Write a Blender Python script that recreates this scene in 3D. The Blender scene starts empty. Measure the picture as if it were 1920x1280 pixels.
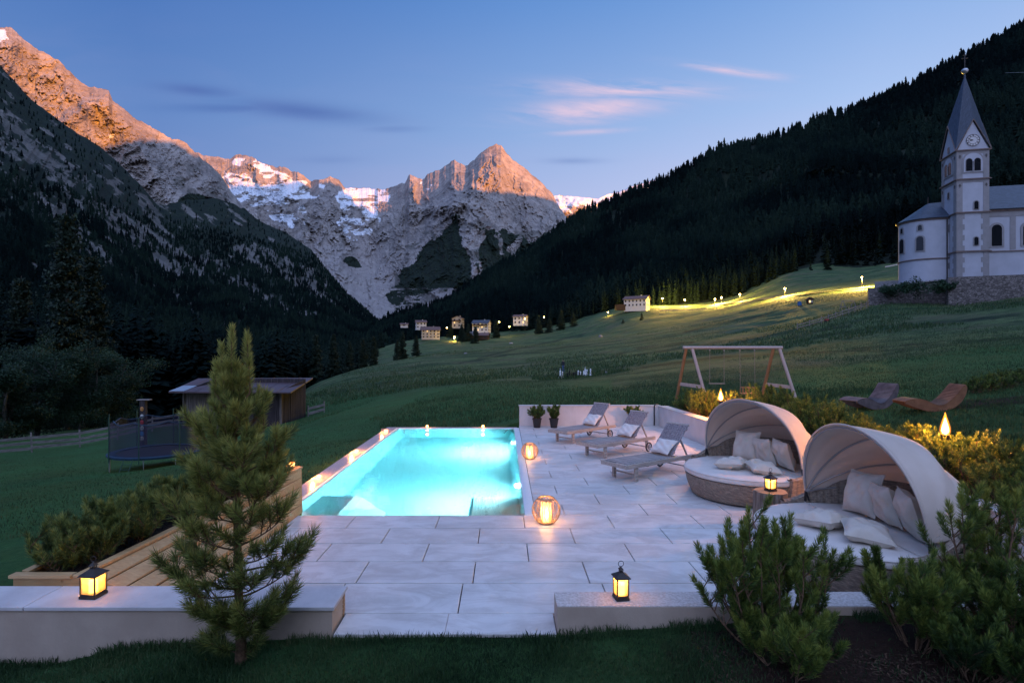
import bpy, bmesh, math, random
import numpy as np
from mathutils import Vector, Matrix
random.seed(7); RNG = np.random.default_rng(7)
R = math.radians
scene = bpy.context.scene
COL = scene.collection
# ------------------------------------------------------------------ camera
F, CX, CY, H = 1060.0, 945.0, 653.0, 2.4
cam_d = bpy.data.cameras.new('camera'); cam = bpy.data.objects.new('camera', cam_d); COL.objects.link(cam)
cam.location = (0, 0, H); cam.rotation_euler = (R(90), 0, 0)
cam_d.sensor_fit = 'HORIZONTAL'; cam_d.sensor_width = 36; cam_d.lens = 36 * F / 1920
cam_d.shift_x = (960 - CX) / 1920; cam_d.shift_y = (CY - 640) / 1920
cam_d.clip_start = 0.1; cam_d.clip_end = 30000
scene.camera = cam
# ------------------------------------------------------------------ exposure
scene.view_settings.view_transform = 'Standard'
try: scene.view_settings.look = 'None'
except Exception: pass
scene.view_settings.exposure = 1.2; scene.view_settings.gamma = 1
EXP = 2 ** 1.2
scene.render.engine = 'CYCLES'
cy = scene.cycles
cy.use_denoising = True
try: cy.denoiser = 'OPENIMAGEDENOISE'; cy.denoising_input_passes = 'RGB_ALBEDO_NORMAL'; cy.denoising_prefilter = 'ACCURATE'
except Exception: pass
cy.max_bounces = 7; cy.diffuse_bounces = 3; cy.glossy_bounces = 3; cy.transmission_bounces = 6; cy.transparent_max_bounces = 10
cy.caustics_reflective = False; cy.caustics_refractive = False; cy.sample_clamp_indirect = 60; cy.use_light_tree = True
# ------------------------------------------------------------------ node helper
class NT:
    def __init__(s, tree): s.t = tree; s.n = tree.nodes; s.l = tree.links
    def new(s, typ, **kw):
        n = s.n.new(typ)
        for k, v in kw.items(): setattr(n, k, v)
        return n
    def set(s, sock, v):
        if hasattr(v, 'is_output') or isinstance(v, bpy.types.NodeSocket): s.l.new(v, sock)
        elif isinstance(v, (tuple, list)):
            if len(v) == 3 and sock.type == 'RGBA': v = (*v, 1)
            sock.default_value = v
        else: sock.default_value = v
    def math(s, op, a, b=None, c=None, clamp=False):
        n = s.new('ShaderNodeMath', operation=op, use_clamp=clamp); s.set(n.inputs[0], a)
        if b is not None: s.set(n.inputs[1], b)
        if c is not None: s.set(n.inputs[2], c)
        return n.outputs[0]
    def mix(s, f, a, b, mode='MIX'):
        n = s.new('ShaderNodeMix', data_type='RGBA', blend_type=mode)
        s.set(n.inputs[0], f); s.set(n.inputs[6], a); s.set(n.inputs[7], b); return n.outputs[2]
    def ramp(s, f, stops, interp='LINEAR'):
        n = s.new('ShaderNodeValToRGB'); n.color_ramp.interpolation = interp
        e = n.color_ramp.elements
        while len(e) > 1: e.remove(e[-1])
        for i, (p, c) in enumerate(stops):
            x = e[0] if i == 0 else e.new(p)
            x.position = p
            x.color = (c, c, c, 1) if not isinstance(c, (tuple, list)) else (*c[:3], 1)
        s.set(n.inputs[0], f); return n.outputs[0]
    def noise(s, vec, scale, detail=4, rough=.55, dist=0):
        n = s.new('ShaderNodeTexNoise'); n.inputs['Scale'].default_value = scale
        n.inputs['Detail'].default_value = detail; n.inputs['Roughness'].default_value = rough
        n.inputs['Distortion'].default_value = dist
        if vec is not None: s.l.new(vec, n.inputs['Vector'])
        return n.outputs[0]
    def mapping(s, vec, scale=(1, 1, 1), rot=(0, 0, 0), loc=(0, 0, 0)):
        n = s.new('ShaderNodeMapping'); n.inputs['Scale'].default_value = scale
        n.inputs['Rotation'].default_value = rot; n.inputs['Location'].default_value = loc
        s.l.new(vec, n.inputs['Vector']); return n.outputs[0]
    def attr(s, name):
        return s.new('ShaderNodeAttribute', attribute_name=name).outputs['Fac']
# ------------------------------------------------------------------ world (dusk sky, direction based)
SUN_AZ = np.array([0.70, -0.714]); SUN_EL = 6.0
world = bpy.data.worlds.new('World'); scene.world = world; world.use_nodes = True
w = NT(world.node_tree); w.n.clear()
tc = w.new('ShaderNodeTexCoord').outputs['Generated']
sp = w.new('ShaderNodeSeparateXYZ'); w.l.new(tc, sp.inputs[0]); dx, dy, dz = sp.outputs
k = 1 / EXP
sky = w.ramp(dz, [(0.0, (.42, .42, .68)), (.10, (.54, .54, .80)), (.24, (.45, .52, .80)), (.36, (.29, .44, .76)), (.52, (.14, .30, .66)), (1, (.05, .14, .42))])
side = w.math('MULTIPLY_ADD', dx, .85, .42, clamp=True)
sky = w.mix(1.0, sky, w.ramp(side, [(0, (.42, .56, .74)), (.45, (.95, .98, 1.0)), (.85, (1.35, 1.25, 1.15))]), 'MULTIPLY')
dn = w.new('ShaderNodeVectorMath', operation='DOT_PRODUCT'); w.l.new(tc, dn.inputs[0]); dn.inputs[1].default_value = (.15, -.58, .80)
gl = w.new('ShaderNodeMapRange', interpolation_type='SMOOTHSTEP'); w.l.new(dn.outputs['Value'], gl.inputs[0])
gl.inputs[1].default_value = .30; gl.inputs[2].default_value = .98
FILL_GLOW = (.70, .84, 1.32)  # bright sky lobe added overhead behind the camera to light the terrace
sky = w.mix(w.math('MULTIPLY', gl.outputs[0], 1.0), sky, tuple(FILL_GLOW), 'ADD')
dn2 = w.new('ShaderNodeVectorMath', operation='DOT_PRODUCT'); w.l.new(tc, dn2.inputs[0]); dn2.inputs[1].default_value = (.33, -.94, .10)
gl2 = w.new('ShaderNodeMapRange', interpolation_type='SMOOTHSTEP'); w.l.new(dn2.outputs['Value'], gl2.inputs[0]); gl2.inputs[1].default_value = .25; gl2.inputs[2].default_value = .95
sky = w.mix(gl2.outputs[0], sky, (.22, .17, .14), 'ADD')  # low warm lobe added behind the camera for surfaces facing it
yy = w.math('MAXIMUM', dy, .05)
u = w.math('DIVIDE', dx, yy); v = w.math('DIVIDE', dz, yy)
cv = w.new('ShaderNodeCombineXYZ'); w.set(cv.inputs[0], w.math('MULTIPLY', u, 3.0)); w.set(cv.inputs[1], w.math('MULTIPLY', w.math('ADD', v, w.math('MULTIPLY', u, .1)), 22.0))
cv2 = w.new('ShaderNodeCombineXYZ'); w.set(cv2.inputs[0], w.math('MULTIPLY', u, 2.2)); w.set(cv2.inputs[1], w.math('MULTIPLY', v, 9.0))
n1 = w.noise(cv.outputs[0], 1.6, 6, .6, .6); n2 = w.noise(cv2.outputs[0], 1.5, 4, .5, .4)
def blob(px, py, sx, sy, tilt=0):
    u0, v0 = (px - CX) / F, (CY - py) / F
    a = w.math('DIVIDE', w.math('SUBTRACT', u, u0), sx / F)
    b = w.math('DIVIDE', w.math('ADD', w.math('SUBTRACT', v, v0), w.math('MULTIPLY', w.math('SUBTRACT', u, u0), tilt)), sy / F)
    q = w.math('ADD', w.math('MULTIPLY', a, a), w.math('MULTIPLY', b, b))
    return w.math('EXPONENT', w.math('MULTIPLY', q, -1.0))
def union(*bs):
    r = bs[0]
    for b in bs[1:]: r = w.math('MAXIMUM', r, b)
    return r
ramp1 = w.ramp(n1, [(.36, 0), (.60, 1)]); ramp2 = w.ramp(n2, [(.25, .25), (.6, 1)])
dark = union(blob(560, 208, 140, 17, .10), blob(370, 170, 70, 11, .1), blob(425, 203, 110, 9, .0), w.math('MULTIPLY', blob(740, 242, 60, 7), .4), w.math('MULTIPLY', blob(1080, 302, 50, 6), .5), w.math('MULTIPLY', blob(620, 300, 60, 8), .35))
pink = union(blob(1170, 168, 150, 16, .02), blob(1110, 205, 120, 20, -.08), blob(1375, 133, 80, 7, .13), w.math('MULTIPLY', blob(1110, 247, 80, 5, -.05), .5), w.math('MULTIPLY', blob(1080, 228, 60, 7, .0), .6))
front = w.math('GREATER_THAN', dy, .05)
sky = w.mix(w.math('MULTIPLY', w.math('MULTIPLY', w.math('MULTIPLY', dark, ramp2), .88), front), sky, (.085, .17, .46))
sky = w.mix(w.math('MULTIPLY', w.math('MULTIPLY', w.math('MULTIPLY', pink, ramp1), .95), front), sky, (.80, .61, .76))
veil = w.math('MULTIPLY', w.ramp(n2, [(.45, 0), (.75, .16)]), w.ramp(dz, [(.1, 1), (.5, 0)]))
sky = w.mix(w.math('MULTIPLY', veil, front), sky, (.55, .45, .68))
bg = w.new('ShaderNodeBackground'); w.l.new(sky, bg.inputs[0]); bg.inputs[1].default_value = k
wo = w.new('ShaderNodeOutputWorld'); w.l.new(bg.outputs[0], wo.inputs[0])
# ------------------------------------------------------------------ sun (alpenglow)
sd = bpy.data.lights.new('sun', 'SUN'); so = bpy.data.objects.new('sun', sd); COL.objects.link(so)
sd.energy = 5.0; sd.angle = R(.5); sd.color = (1.0, .33, .035)
to_sun = Vector((SUN_AZ[0] * math.cos(R(SUN_EL)), SUN_AZ[1] * math.cos(R(SUN_EL)), math.sin(R(SUN_EL))))
so.rotation_euler = to_sun.to_track_quat('Z', 'Y').to_euler(); so.location = (50, -50, 60)
# ------------------------------------------------------------------ placement helpers
def W(px, py, Y): return Vector(((px - CX) * Y / F, Y, H - (py - CY) * Y / F))
def G(px, py, Z=0.0):
    Y = F * (H - Z) / (py - CY); return Vector(((px - CX) * Y / F, Y, Z))
# ------------------------------------------------------------------ noise in numpy
_perm = RNG.integers(0, 2**31 - 1, 4096)
def _h(ix, iy, iz):
    a = _perm[(ix & 4095)]; a = _perm[(a + iy) & 4095]; a = _perm[(a + iz) & 4095]
    return (a & 0xffffff) / float(0xffffff) * 2 - 1
def vnoise(x, y, z=None):
    x = np.asarray(x, float); y = np.asarray(y, float); z = np.zeros_like(x) if z is None else np.asarray(z, float)
    ix, iy, iz = np.floor(x).astype(np.int64), np.floor(y).astype(np.int64), np.floor(z).astype(np.int64)
    fx, fy, fz = x - ix, y - iy, z - iz
    fx = fx**3 * (fx * (fx * 6 - 15) + 10); fy = fy**3 * (fy * (fy * 6 - 15) + 10); fz = fz**3 * (fz * (fz * 6 - 15) + 10)
    r = 0
    for a in (0, 1):
        for b in (0, 1):
            for c in (0, 1):
                wt = (fx if a else 1 - fx) * (fy if b else 1 - fy) * (fz if c else 1 - fz)
                r = r + wt * _h(ix + a, iy + b, iz + c)
    return r
def fbm(x, y, z=None, oct=5, gain=.5):
    r, a, f = 0, 1, 1
    z = 0 * np.asarray(x, float) if z is None else z
    for i in range(oct):
        r = r + a * vnoise(x * f + 17.3 * i, y * f - 9.1 * i, z * f + 3.7 * i); a *= gain; f *= 2.03
    return r
def ridged(x, y, z=None, oct=5, gain=.55):
    r, a, f, wgt = 0, 1, 1, 1
    z = 0 * np.asarray(x, float) if z is None else z
    for i in range(oct):
        s = (1 - np.abs(vnoise(x * f + 31.7 * i, y * f + 11.9 * i, z * f - 5.3 * i)))**2
        r = r + a * s * wgt; wgt = np.clip(s * 1.4, 0, 1); a *= gain; f *= 2.07
    return r
def sstep(a, b, x):
    t = np.clip((x - a) / (b - a), 0, 1); return t * t * (3 - 2 * t)
# ------------------------------------------------------------------ mesh builder
def fast_mesh(name, V, Fc, uv=None, attrs=None, smooth=False):
    """V (n,3); Fc list of arrays (m,k) sharing the vertex list"""
    V = np.asarray(V, np.float32); me = bpy.data.meshes.new(name)
    if isinstance(Fc, np.ndarray): Fc = [Fc]
    Fc = [f for f in Fc if len(f)]
    loops = np.concatenate([f.ravel() for f in Fc]).astype(np.int32)
    tot = np.concatenate([np.full(len(f), f.shape[1], np.int32) for f in Fc])
    start = np.concatenate([[0], np.cumsum(tot)[:-1]]).astype(np.int32)
    me.vertices.add(len(V)); me.vertices.foreach_set('co', V.ravel())
    me.loops.add(len(loops)); me.loops.foreach_set('vertex_index', loops)
    me.polygons.add(len(tot)); me.polygons.foreach_set('loop_start', start); me.polygons.foreach_set('loop_total', tot)
    me.polygons.foreach_set('use_smooth', np.full(len(tot), bool(smooth)))
    for n_, a in (attrs or {}).items():
        at = me.attributes.new(n_, 'FLOAT', 'POINT'); at.data.foreach_set('value', np.asarray(a, np.float32))
    if uv is not None:
        l = me.uv_layers.new(name='UVMap'); l.data.foreach_set('uv', np.asarray(uv, np.float32)[loops].ravel())
    me.update(calc_edges=True); me.validate(); return me
def tag(o, label=None, cat=None, group=None, kind=None):
    if label: o['label'] = label
    if cat: o['category'] = cat
    if group: o['group'] = group
    if kind: o['kind'] = kind
    return o
def link(name, me, mat, parent=None):
    o = bpy.data.objects.new(name, me); COL.objects.link(o)
    if mat is not None: me.materials.append(mat)
    if parent is not None: o.parent = parent
    return o
def thing(name, label, cat, loc=(0, 0, 0), rz=0, group=None):
    o = bpy.data.objects.new(name, None); COL.objects.link(o); o.empty_display_size = .1
    o.location = loc; o.rotation_euler = (0, 0, rz); return tag(o, label, cat, group)
def copy_tree(o, parent=None):
    c = o.copy(); COL.objects.link(c); c.parent = parent
    for ch in list(o.children): copy_tree(ch, c)
    return c
class MB:
    def __init__(s): s.v = []; s.f = []; s.uv = []
    def add(s, vs, fs, uv=None):
        b = len(s.v); s.v += [tuple(p) for p in vs]; s.f += [tuple(i + b for i in f) for f in fs]
        s.uv += list(uv) if uv is not None else [(p[0], p[1]) for p in vs]
        return s
    def box(s, c, d, rot=None, taper=1.0):
        x, y, z = d[0] / 2, d[1] / 2, d[2] / 2
        vs = [(-x, -y, -z), (x, -y, -z), (x, y, -z), (-x, y, -z), (-x * taper, -y * taper, z), (x * taper, -y * taper, z), (x * taper, y * taper, z), (-x * taper, y * taper, z)]
        m = Matrix.Rotation(0, 3, 'Z') if rot is None else (rot if isinstance(rot, Matrix) else Matrix.Rotation(rot, 3, 'Z'))
        vs = [m @ Vector(p) + Vector(c) for p in vs]
        return s.add(vs, [(0, 3, 2, 1), (4, 5, 6, 7), (0, 1, 5, 4), (1, 2, 6, 5), (2, 3, 7, 6), (3, 0, 4, 7)])
    def bar(s, a, b, wd, th, up=(0, 0, 1)):
        a, b = Vector(a), Vector(b); d = (b - a); L = d.length; d.normalize()
        sx = d.cross(Vector(up)); sx = sx.normalized() if sx.length > 1e-4 else Vector((1, 0, 0)); uz = sx.cross(d)
        return s.box((a + b) / 2, (wd, L, th), Matrix((sx, d, uz)).transposed())
    def tube(s, pts, rad, n=8, cap=True, closed=False):
        pts = [Vector(p) for p in pts]; m = len(pts)
        if not hasattr(rad, '__len__'): rad = [rad] * m
        t = [(pts[min(i + 1, m - 1)] - pts[max(i - 1, 0)]) for i in range(m)]
        if closed: t = [(pts[(i + 1) % m] - pts[i - 1]) for i in range(m)]
        t = [q.normalized() if q.length > 1e-9 else Vector((0, 0, 1)) for q in t]
        ref = Vector((0, 0, 1)) if abs(t[0].z) < .9 else Vector((1, 0, 0)); a = t[0].cross(ref).normalized()
        vs, uv, L = [], [], 0
        for i in range(m):
            a = (a - t[i] * a.dot(t[i])); a = a.normalized() if a.length > 1e-6 else t[i].orthogonal().normalized()
            b = t[i].cross(a)
            if i: L += (pts[i] - pts[i - 1]).length
            for j in range(n):
                th = 2 * math.pi * j / n
                vs.append(pts[i] + (a * math.cos(th) + b * math.sin(th)) * rad[i]); uv.append((j / n, L))
        fs = []
        for i in range(m if closed else m - 1):
            i2 = (i + 1) % m
            for j in range(n): j2 = (j + 1) % n; fs.append((i * n + j, i * n + j2, i2 * n + j2, i2 * n + j))
        if cap and not closed: fs += [tuple(range(n))[::-1], tuple((m - 1) * n + j for j in range(n))]
        return s.add(vs, fs, uv)
    def lathe(s, prof, n=20, c=(0, 0, 0), capb=True, capt=True, sx=1, sy=1):
        vs, uv = [], []; L = 0
        for i, (r, z) in enumerate(prof):
            if i: L += math.hypot(r - prof[i - 1][0], z - prof[i - 1][1])
            for j in range(n):
                th = 2 * math.pi * j / n; vs.append((c[0] + r * sx * math.cos(th), c[1] + r * sy * math.sin(th), c[2] + z)); uv.append((th * max(r, .01), L))
        fs = [(i * n + j, i * n + (j + 1) % n, (i + 1) * n + (j + 1) % n, (i + 1) * n + j) for i in range(len(prof) - 1) for j in range(n)]
        if capb: fs.append(tuple(range(n))[::-1])
        if capt: fs.append(tuple((len(prof) - 1) * n + j for j in range(n)))
        return s.add(vs, fs, uv)
    def grid(s, P, uv=None, close_u=False, flip=False):
        """P[i][j] points, i along u, j along v"""
        nu, nv = len(P), len(P[0]); vs = [p for row in P for p in row]
        if uv is None:
            uv = []; U = 0
            for i in range(nu):
                if i: U += (Vector(P[i][nv // 2]) - Vector(P[i - 1][nv // 2])).length
                V_ = 0
                for j in range(nv):
                    if j: V_ += (Vector(P[i][j]) - Vector(P[i][j - 1])).length
                    uv.append((U, V_))
        fs = []
        for i in range(nu if close_u else nu - 1):
            for j in range(nv - 1):
                i2 = (i + 1) % nu; q = (i * nv + j, i2 * nv + j, i2 * nv + j + 1, i * nv + j + 1)
                fs.append(q[::-1] if flip else q)
        return s.add(vs, fs, uv)
    def prism(s, poly, axis, a, b):
        """extrude 2-D poly along axis 0/1/2 from a to b"""
        n = len(poly)
        def pt(p, t): return {0: (t, p[0], p[1]), 1: (p[0], t, p[1]), 2: (p[0], p[1], t)}[axis]
        return s.add([pt(p, a) for p in poly] + [pt(p, b) for p in poly], [tuple(range(n))[::-1], tuple(range(n, 2 * n))] + [(i, (i + 1) % n, n + (i + 1) % n, n + i) for i in range(n)])
    def build(s, name, mat, parent=None, smooth=False, bevel=0, sub=0, solid=0, fixn=True):
        me = bpy.data.meshes.new(name); me.from_pydata(s.v, [], s.f)
        l = me.uv_layers.new(name='UVMap')
        li = np.empty(len(me.loops), np.int32); me.loops.foreach_get('vertex_index', li)
        l.data.foreach_set('uv', np.array(s.uv, np.float32)[li].ravel())
        if fixn:
            bm = bmesh.new(); bm.from_mesh(me); bmesh.ops.recalc_face_normals(bm, faces=bm.faces); bm.to_mesh(me); bm.free()
        if smooth:
            me.polygons.foreach_set('use_smooth', np.ones(len(me.polygons), bool))
            try: me.set_sharp_from_angle(angle=R(40))
            except Exception: pass
        me.update(); o = link(name, me, mat, parent)
        if solid: m = o.modifiers.new('s', 'SOLIDIFY'); m.thickness = solid; m.offset = 0
        if bevel:
            m = o.modifiers.new('b', 'BEVEL'); m.width = bevel; m.segments = 2; m.limit_method = 'ANGLE'
        if sub: m = o.modifiers.new('u', 'SUBSURF'); m.levels = sub; m.render_levels = sub
        return o
# ------------------------------------------------------------------ materials
def mat(name, c1, c2=None, scale=5, rough=.7, bump=0, bscale=None, metal=0, stretch=(1, 1, 1), detail=5, spec=.35, ramp=(.35, .65), dist=0, bdist=.01, extra=None, coord='Object'):
    m = bpy.data.materials.new(name); m.use_nodes = True; t = NT(m.node_tree)
    b = m.node_tree.nodes['Principled BSDF']; b.inputs['Roughness'].default_value = rough; b.inputs['Metallic'].default_value = metal
    b.inputs['Specular IOR Level'].default_value = spec
    vec = t.new('ShaderNodeTexCoord').outputs[coord]
    if stretch != (1, 1, 1): vec = t.mapping(vec, stretch)
    col = (*c1, 1)
    if c2 is not None:
        n = t.noise(vec, scale, detail, .6, dist)
        col = t.mix(t.ramp(n, [(ramp[0], 0), (ramp[1], 1)]), c1, c2)
    if extra: col = extra(t, vec, col)
    t.set(b.inputs['Base Color'], col)
    if bump:
        bn = t.new('ShaderNodeBump'); bn.inputs['Strength'].default_value = bump; bn.inputs['Distance'].default_value = bdist
        t.set(bn.inputs['Height'], t.noise(vec, bscale or scale * 4, 6, .6)); t.l.new(bn.outputs[0], b.inputs['Normal'])
    return m
def emit(name, c, s):
    m = bpy.data.materials.new(name); m.use_nodes = True; b = m.node_tree.nodes['Principled BSDF']
    b.inputs['Base Color'].default_value = (*c, 1); b.inputs['Emission Color'].default_value = (*c, 1); b.inputs['Emission Strength'].default_value = s; return m
def lamp(loc, power, col=(1, .45, .13), r=.03, name='lamp_light', parent=None):
    l = bpy.data.lights.new(name, 'POINT'); l.energy = power; l.color = col; l.shadow_soft_size = r
    o = bpy.data.objects.new(name, l); COL.objects.link(o); o.location = loc
    if parent is not None: o.parent = parent
    return o
# ------------------------------------------------------------------ setting materials
def leafy(name, cols, rough=.6, trans=.25, attr='rnd'):
    m = bpy.data.materials.new(name); m.use_nodes = True; t = NT(m.node_tree)
    b = m.node_tree.nodes['Principled BSDF']; b.inputs['Roughness'].default_value = rough; b.inputs['Specular IOR Level'].default_value = .3
    c = t.ramp(t.attr(attr), [(i / max(1, len(cols) - 1), q) for i, q in enumerate(cols)]); t.set(b.inputs['Base Color'], c)
    if trans:
        tr = t.new('ShaderNodeBsdfTranslucent'); t.l.new(c, tr.inputs[0]); mx = t.new('ShaderNodeMixShader'); mx.inputs[0].default_value = trans
        t.l.new(b.outputs[0], mx.inputs[1]); t.l.new(tr.outputs[0], mx.inputs[2]); t.l.new(mx.outputs[0], m.node_tree.nodes['Material Output'].inputs[0])
    return m
M = {}
def terrain_mat(name, kind):
    m = bpy.data.materials.new(name); m.use_nodes = True; t = NT(m.node_tree)
    b = m.node_tree.nodes['Principled BSDF']; b.inputs['Roughness'].default_value = .85; b.inputs['Specular IOR Level'].default_value = .15
    vec = t.new('ShaderNodeTexCoord').outputs['Object']
    if kind == 'meadow':
        lawn = t.mix(t.ramp(t.noise(vec, 9, 6, .7), [(.3, 0), (.7, 1)]), (.022, .088, .028), (.062, .165, .048))
        lawn = t.mix(t.ramp(t.noise(vec, .35, 4, .6), [(.35, 0), (.7, .8)]), lawn, (.040, .075, .020))
        v2 = t.mapping(vec, (.055, .16, .16), (0, 0, R(28)))
        hay = t.mix(t.ramp(t.noise(v2, 1.0, 7, .68, .5), [(.36, 0), (.62, 1)]), (.020, .062, .024), (.130, .185, .070))
        v3 = t.mapping(vec, (.02, .3, .3), (0, 0, R(30)))
        hay = t.mix(t.ramp(t.noise(v3, 1.0, 5, .7, .3), [(.5, 0), (.62, .6)]), hay, (.018, .035, .014))
        hay = t.mix(t.ramp(t.noise(vec, 1.1, 8, .75), [(.38, .75), (.60, 0)]), hay, (.014, .034, .014)); hay = t.mix(t.ramp(t.noise(vec, .08, 6, .7), [(.50, 0), (.64, .5)]), hay, (.13, .115, .07))
        c = t.mix(t.attr('hay'), lawn, hay)
        c = t.mix(t.attr('lane'), c, (.006, .013, .006))
        c = t.mix(t.attr('soil'), c, t.mix(t.noise(vec, 30, 6, .7), (.012, .007, .005), (.07, .038, .026)))
        h = t.math('ADD', t.noise(vec, 22, 6, .75), t.math('MULTIPLY', t.noise(vec, 1.4, 5, .7), 3.0))
        bd, bs = .10, .9
    else:
        v1 = t.mapping(vec, (.0026, .0026, .0042), (R(20), R(34), 0))
        rock = t.mix(t.ramp(t.noise(v1, 1.6, 9, .72, .6), [(.3, 0), (.7, 1)]), (.12, .11, .108), (.36, .335, .32))
        rock = t.mix(t.ramp(t.noise(vec, .02, 8, .75), [(.36, .6), (.52, 0)]), rock, (.085, .08, .082))
        snow = t.mix(t.noise(vec, .012, 6, .7), (.46, .52, .60), (.74, .77, .82))
        rock = t.mix(t.math('MULTIPLY', t.attr('scree'), .75), rock, t.mix(t.ramp(t.noise(t.mapping(vec, (.02, .02, .004)), 1.0, 6, .6), [(.35, 0), (.65, 1)]), (.22, .20, .20), (.31, .29, .28)))
        c = t.mix(t.attr('veg'), rock, t.mix(t.ramp(t.noise(vec, .03, 8, .75), [(.35, 0), (.65, 1)]), (.003, .008, .007), (.016, .026, .014)))
        c = t.mix(t.attr('snow'), c, snow)
        rm = t.new('ShaderNodeTexNoise'); rm.noise_type = 'RIDGED_MULTIFRACTAL'; rm.normalize = True; rm.inputs['Scale'].default_value = .0075; rm.inputs['Detail'].default_value = 9; rm.inputs['Roughness'].default_value = .62; rm.inputs['Lacunarity'].default_value = 2.2
        t.l.new(t.mapping(vec, (1, 1, .6)), rm.inputs['Vector']); h = t.math('ADD', t.math('MULTIPLY', rm.outputs[0], 1.6), t.math('MULTIPLY', t.noise(vec, .03, 8, .75), .6))
        bd, bs = 7.0, .9
    t.set(b.inputs['Base Color'], c)
    bn = t.new('ShaderNodeBump'); bn.inputs['Strength'].default_value = bs; bn.inputs['Distance'].default_value = bd
    if kind != 'meadow': t.l.new(t.math('MULTIPLY_ADD', t.attr('scree'), -.75, .9), bn.inputs['Strength'])
    t.set(bn.inputs['Height'], h); t.l.new(bn.outputs[0], b.inputs['Normal']); return m
M['meadow'] = terrain_mat('meadow', 'meadow'); M['rock'] = terrain_mat('rock', 'rock')
# ------------------------------------------------------------------ meadow terrain
ctrl = []
def cp(px, py, Y): ctrl.append((px, Y, H - (py - CY) * Y / F))
def cw(X, Y, Z): ctrl.append((CX + F * X / Y, Y, Z))
# near the terrace
for X, Y, Z in [(-6, 2, -.3), (-3, 2, -.05), (0, 2, 0), (3, 2, .1), (6, 2, .2), (-1.4, 4.6, -.05), (.4, 4.6, -.035), (-2.4, 4.5, -.07), (-3.2, 4.7, -.13), (-4.3, 4.72, -.26), (-5.5, 4.7, -.42),
                (1.2, 4.7, .03), (2.5, 4.6, .1), (4, 4.5, .15), (6, 4.6, .4), (-4.6, 5.6, -.55), (-4.6, 8, -.50), (-8, 8, -1.0), (-4.0, 12, -.30), (-3.9, 16, -.22), (-6, 16, -.65), (-2, 18.5, -.35), (.3, 18.5, 0.0), (2, 18.6, .3), (4.8, 18.6, .42),
                (5.6, 15, .5), (5.9, 10, .48), (6.0, 6.5, .5), (-6.5, 12, -.8), (9, 8, .5), (8, 12, .52), (-8, 22, -1.25), (-3, 26, -.55)]: cw(X, Y, Z)
for a in [(0, 1000, 10.5), (0, 900, 22), (0, 860, 32), (0, 842, 40), (-300, 900, 28), (240, 878, 24), (150, 835, 40), (400, 835, 34), (345, 803, 42), (574, 786, 44), (450, 800, 50), (0, 820, 60), (200, 800, 70), (-400, 830, 60),
          (640, 830, 19.5), (650, 775, 34), (700, 765, 38), (800, 740, 45), (900, 720, 50), (1080, 706.5, 62), (1080, 684, 85), (1000, 664, 130), (900, 652, 240), (850, 650, 380), (880, 628, 500), (760, 640, 470),
          (585, 724, 120), (700, 696, 120), (690, 700, 200), (640, 705, 160), (780, 668, 240), (900, 690, 100), (500, 780, 120), (620, 735, 75), (600, 750, 200), (300, 778, 150), (0, 800, 150), (300, 760, 300), (0, 770, 300), (-400, 800, 200), (600, 690, 400), (700, 660, 600), (300, 700, 600), (0, 700, 600),
          (1200, 740, 26), (1300, 690, 42), (1200, 690, 60), (1300, 640, 110), (1150, 645, 140), (1300, 600, 230), (1200, 612, 300), (1100, 622, 380), (1010, 622, 450), (1200, 583, 400), (1300, 577, 400), (1120, 592, 430),
          (1380, 757, 20.6), (1440, 755, 21.5), (1500, 700, 31), (1500, 650, 60), (1500, 600, 115), (1500, 560, 190), (1480, 512, 420), (1400, 548, 420), (1600, 750, 17.5), (1600, 690, 32), (1600, 640, 52), (1620, 600, 75), (1640, 572, 90), (1600, 545, 200), (1600, 510, 400),
          (1800, 700, 23), (1800, 650, 36), (1800, 605, 58), (1800, 572, 84), (1690, 520, 250), (1690, 491, 420), (1900, 760, 13.8), (1900, 700, 21), (1900, 640, 36), (1900, 590, 58), (1920, 562, 76), (1920, 500, 200), (2200, 480, 200), (2200, 540, 80), (2200, 640, 30), (1900, 470, 420), (2300, 430, 420), (1100, 592, 620), (1500, 480, 620), (1900, 430, 620)]: cp(*a)
ctrl = np.array(ctrl)
def _tf(px, Y): return np.stack([np.clip(px, -700, 2600) / 330.0, 1.5 * np.log(Y)], -1)
_C = _tf(ctrl[:, 0], ctrl[:, 1]); _g = ctrl[:, 2] / (ctrl[:, 1] + 8)
def _tps(A, B):
    d = np.sqrt(((A[:, None] - B[None])**2).sum(-1)); return np.where(d > 1e-9, d * d * np.log(d + 1e-12), 0)
_n = len(_C); _A = np.zeros((_n + 3, _n + 3)); _A[:_n, :_n] = _tps(_C, _C) + np.eye(_n) * 2e-3
_A[:_n, _n] = _A[_n, :_n] = 1; _A[:_n, _n + 1:] = _C; _A[_n + 1:, :_n] = _C.T
_sol = np.linalg.solve(_A, np.concatenate([_g, [0, 0, 0]]))
def gz(X, Y):
    X = np.atleast_1d(np.asarray(X, float)); Y = np.atleast_1d(np.asarray(Y, float)); out = np.empty(len(X))
    for i in range(0, len(X), 20000):
        x, y = X[i:i + 20000], np.maximum(Y[i:i + 20000], 1.5); P = _tf(CX + F * x / y, y)
        out[i:i + 20000] = (_tps(P, _C) @ _sol[:_n] + _sol[_n] + P @ _sol[_n + 1:]) * (y + 8)
    return out
def gz1(X, Y): return float(gz([X], [Y])[0])
def ground_hit(px, py, y0=3.0, y1=600):
    """where the sight line through (px,py) meets the meadow"""
    Y = np.exp(np.linspace(math.log(y0), math.log(y1), 500)); X = (px - CX) * Y / F; Z = H - (py - CY) * Y / F
    d = Z - gz(X, Y); i = np.argmax(d < 0) if (d < 0).any() else len(Y) - 1
    return Vector((X[i], Y[i], gz1(X[i], Y[i])))
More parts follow.
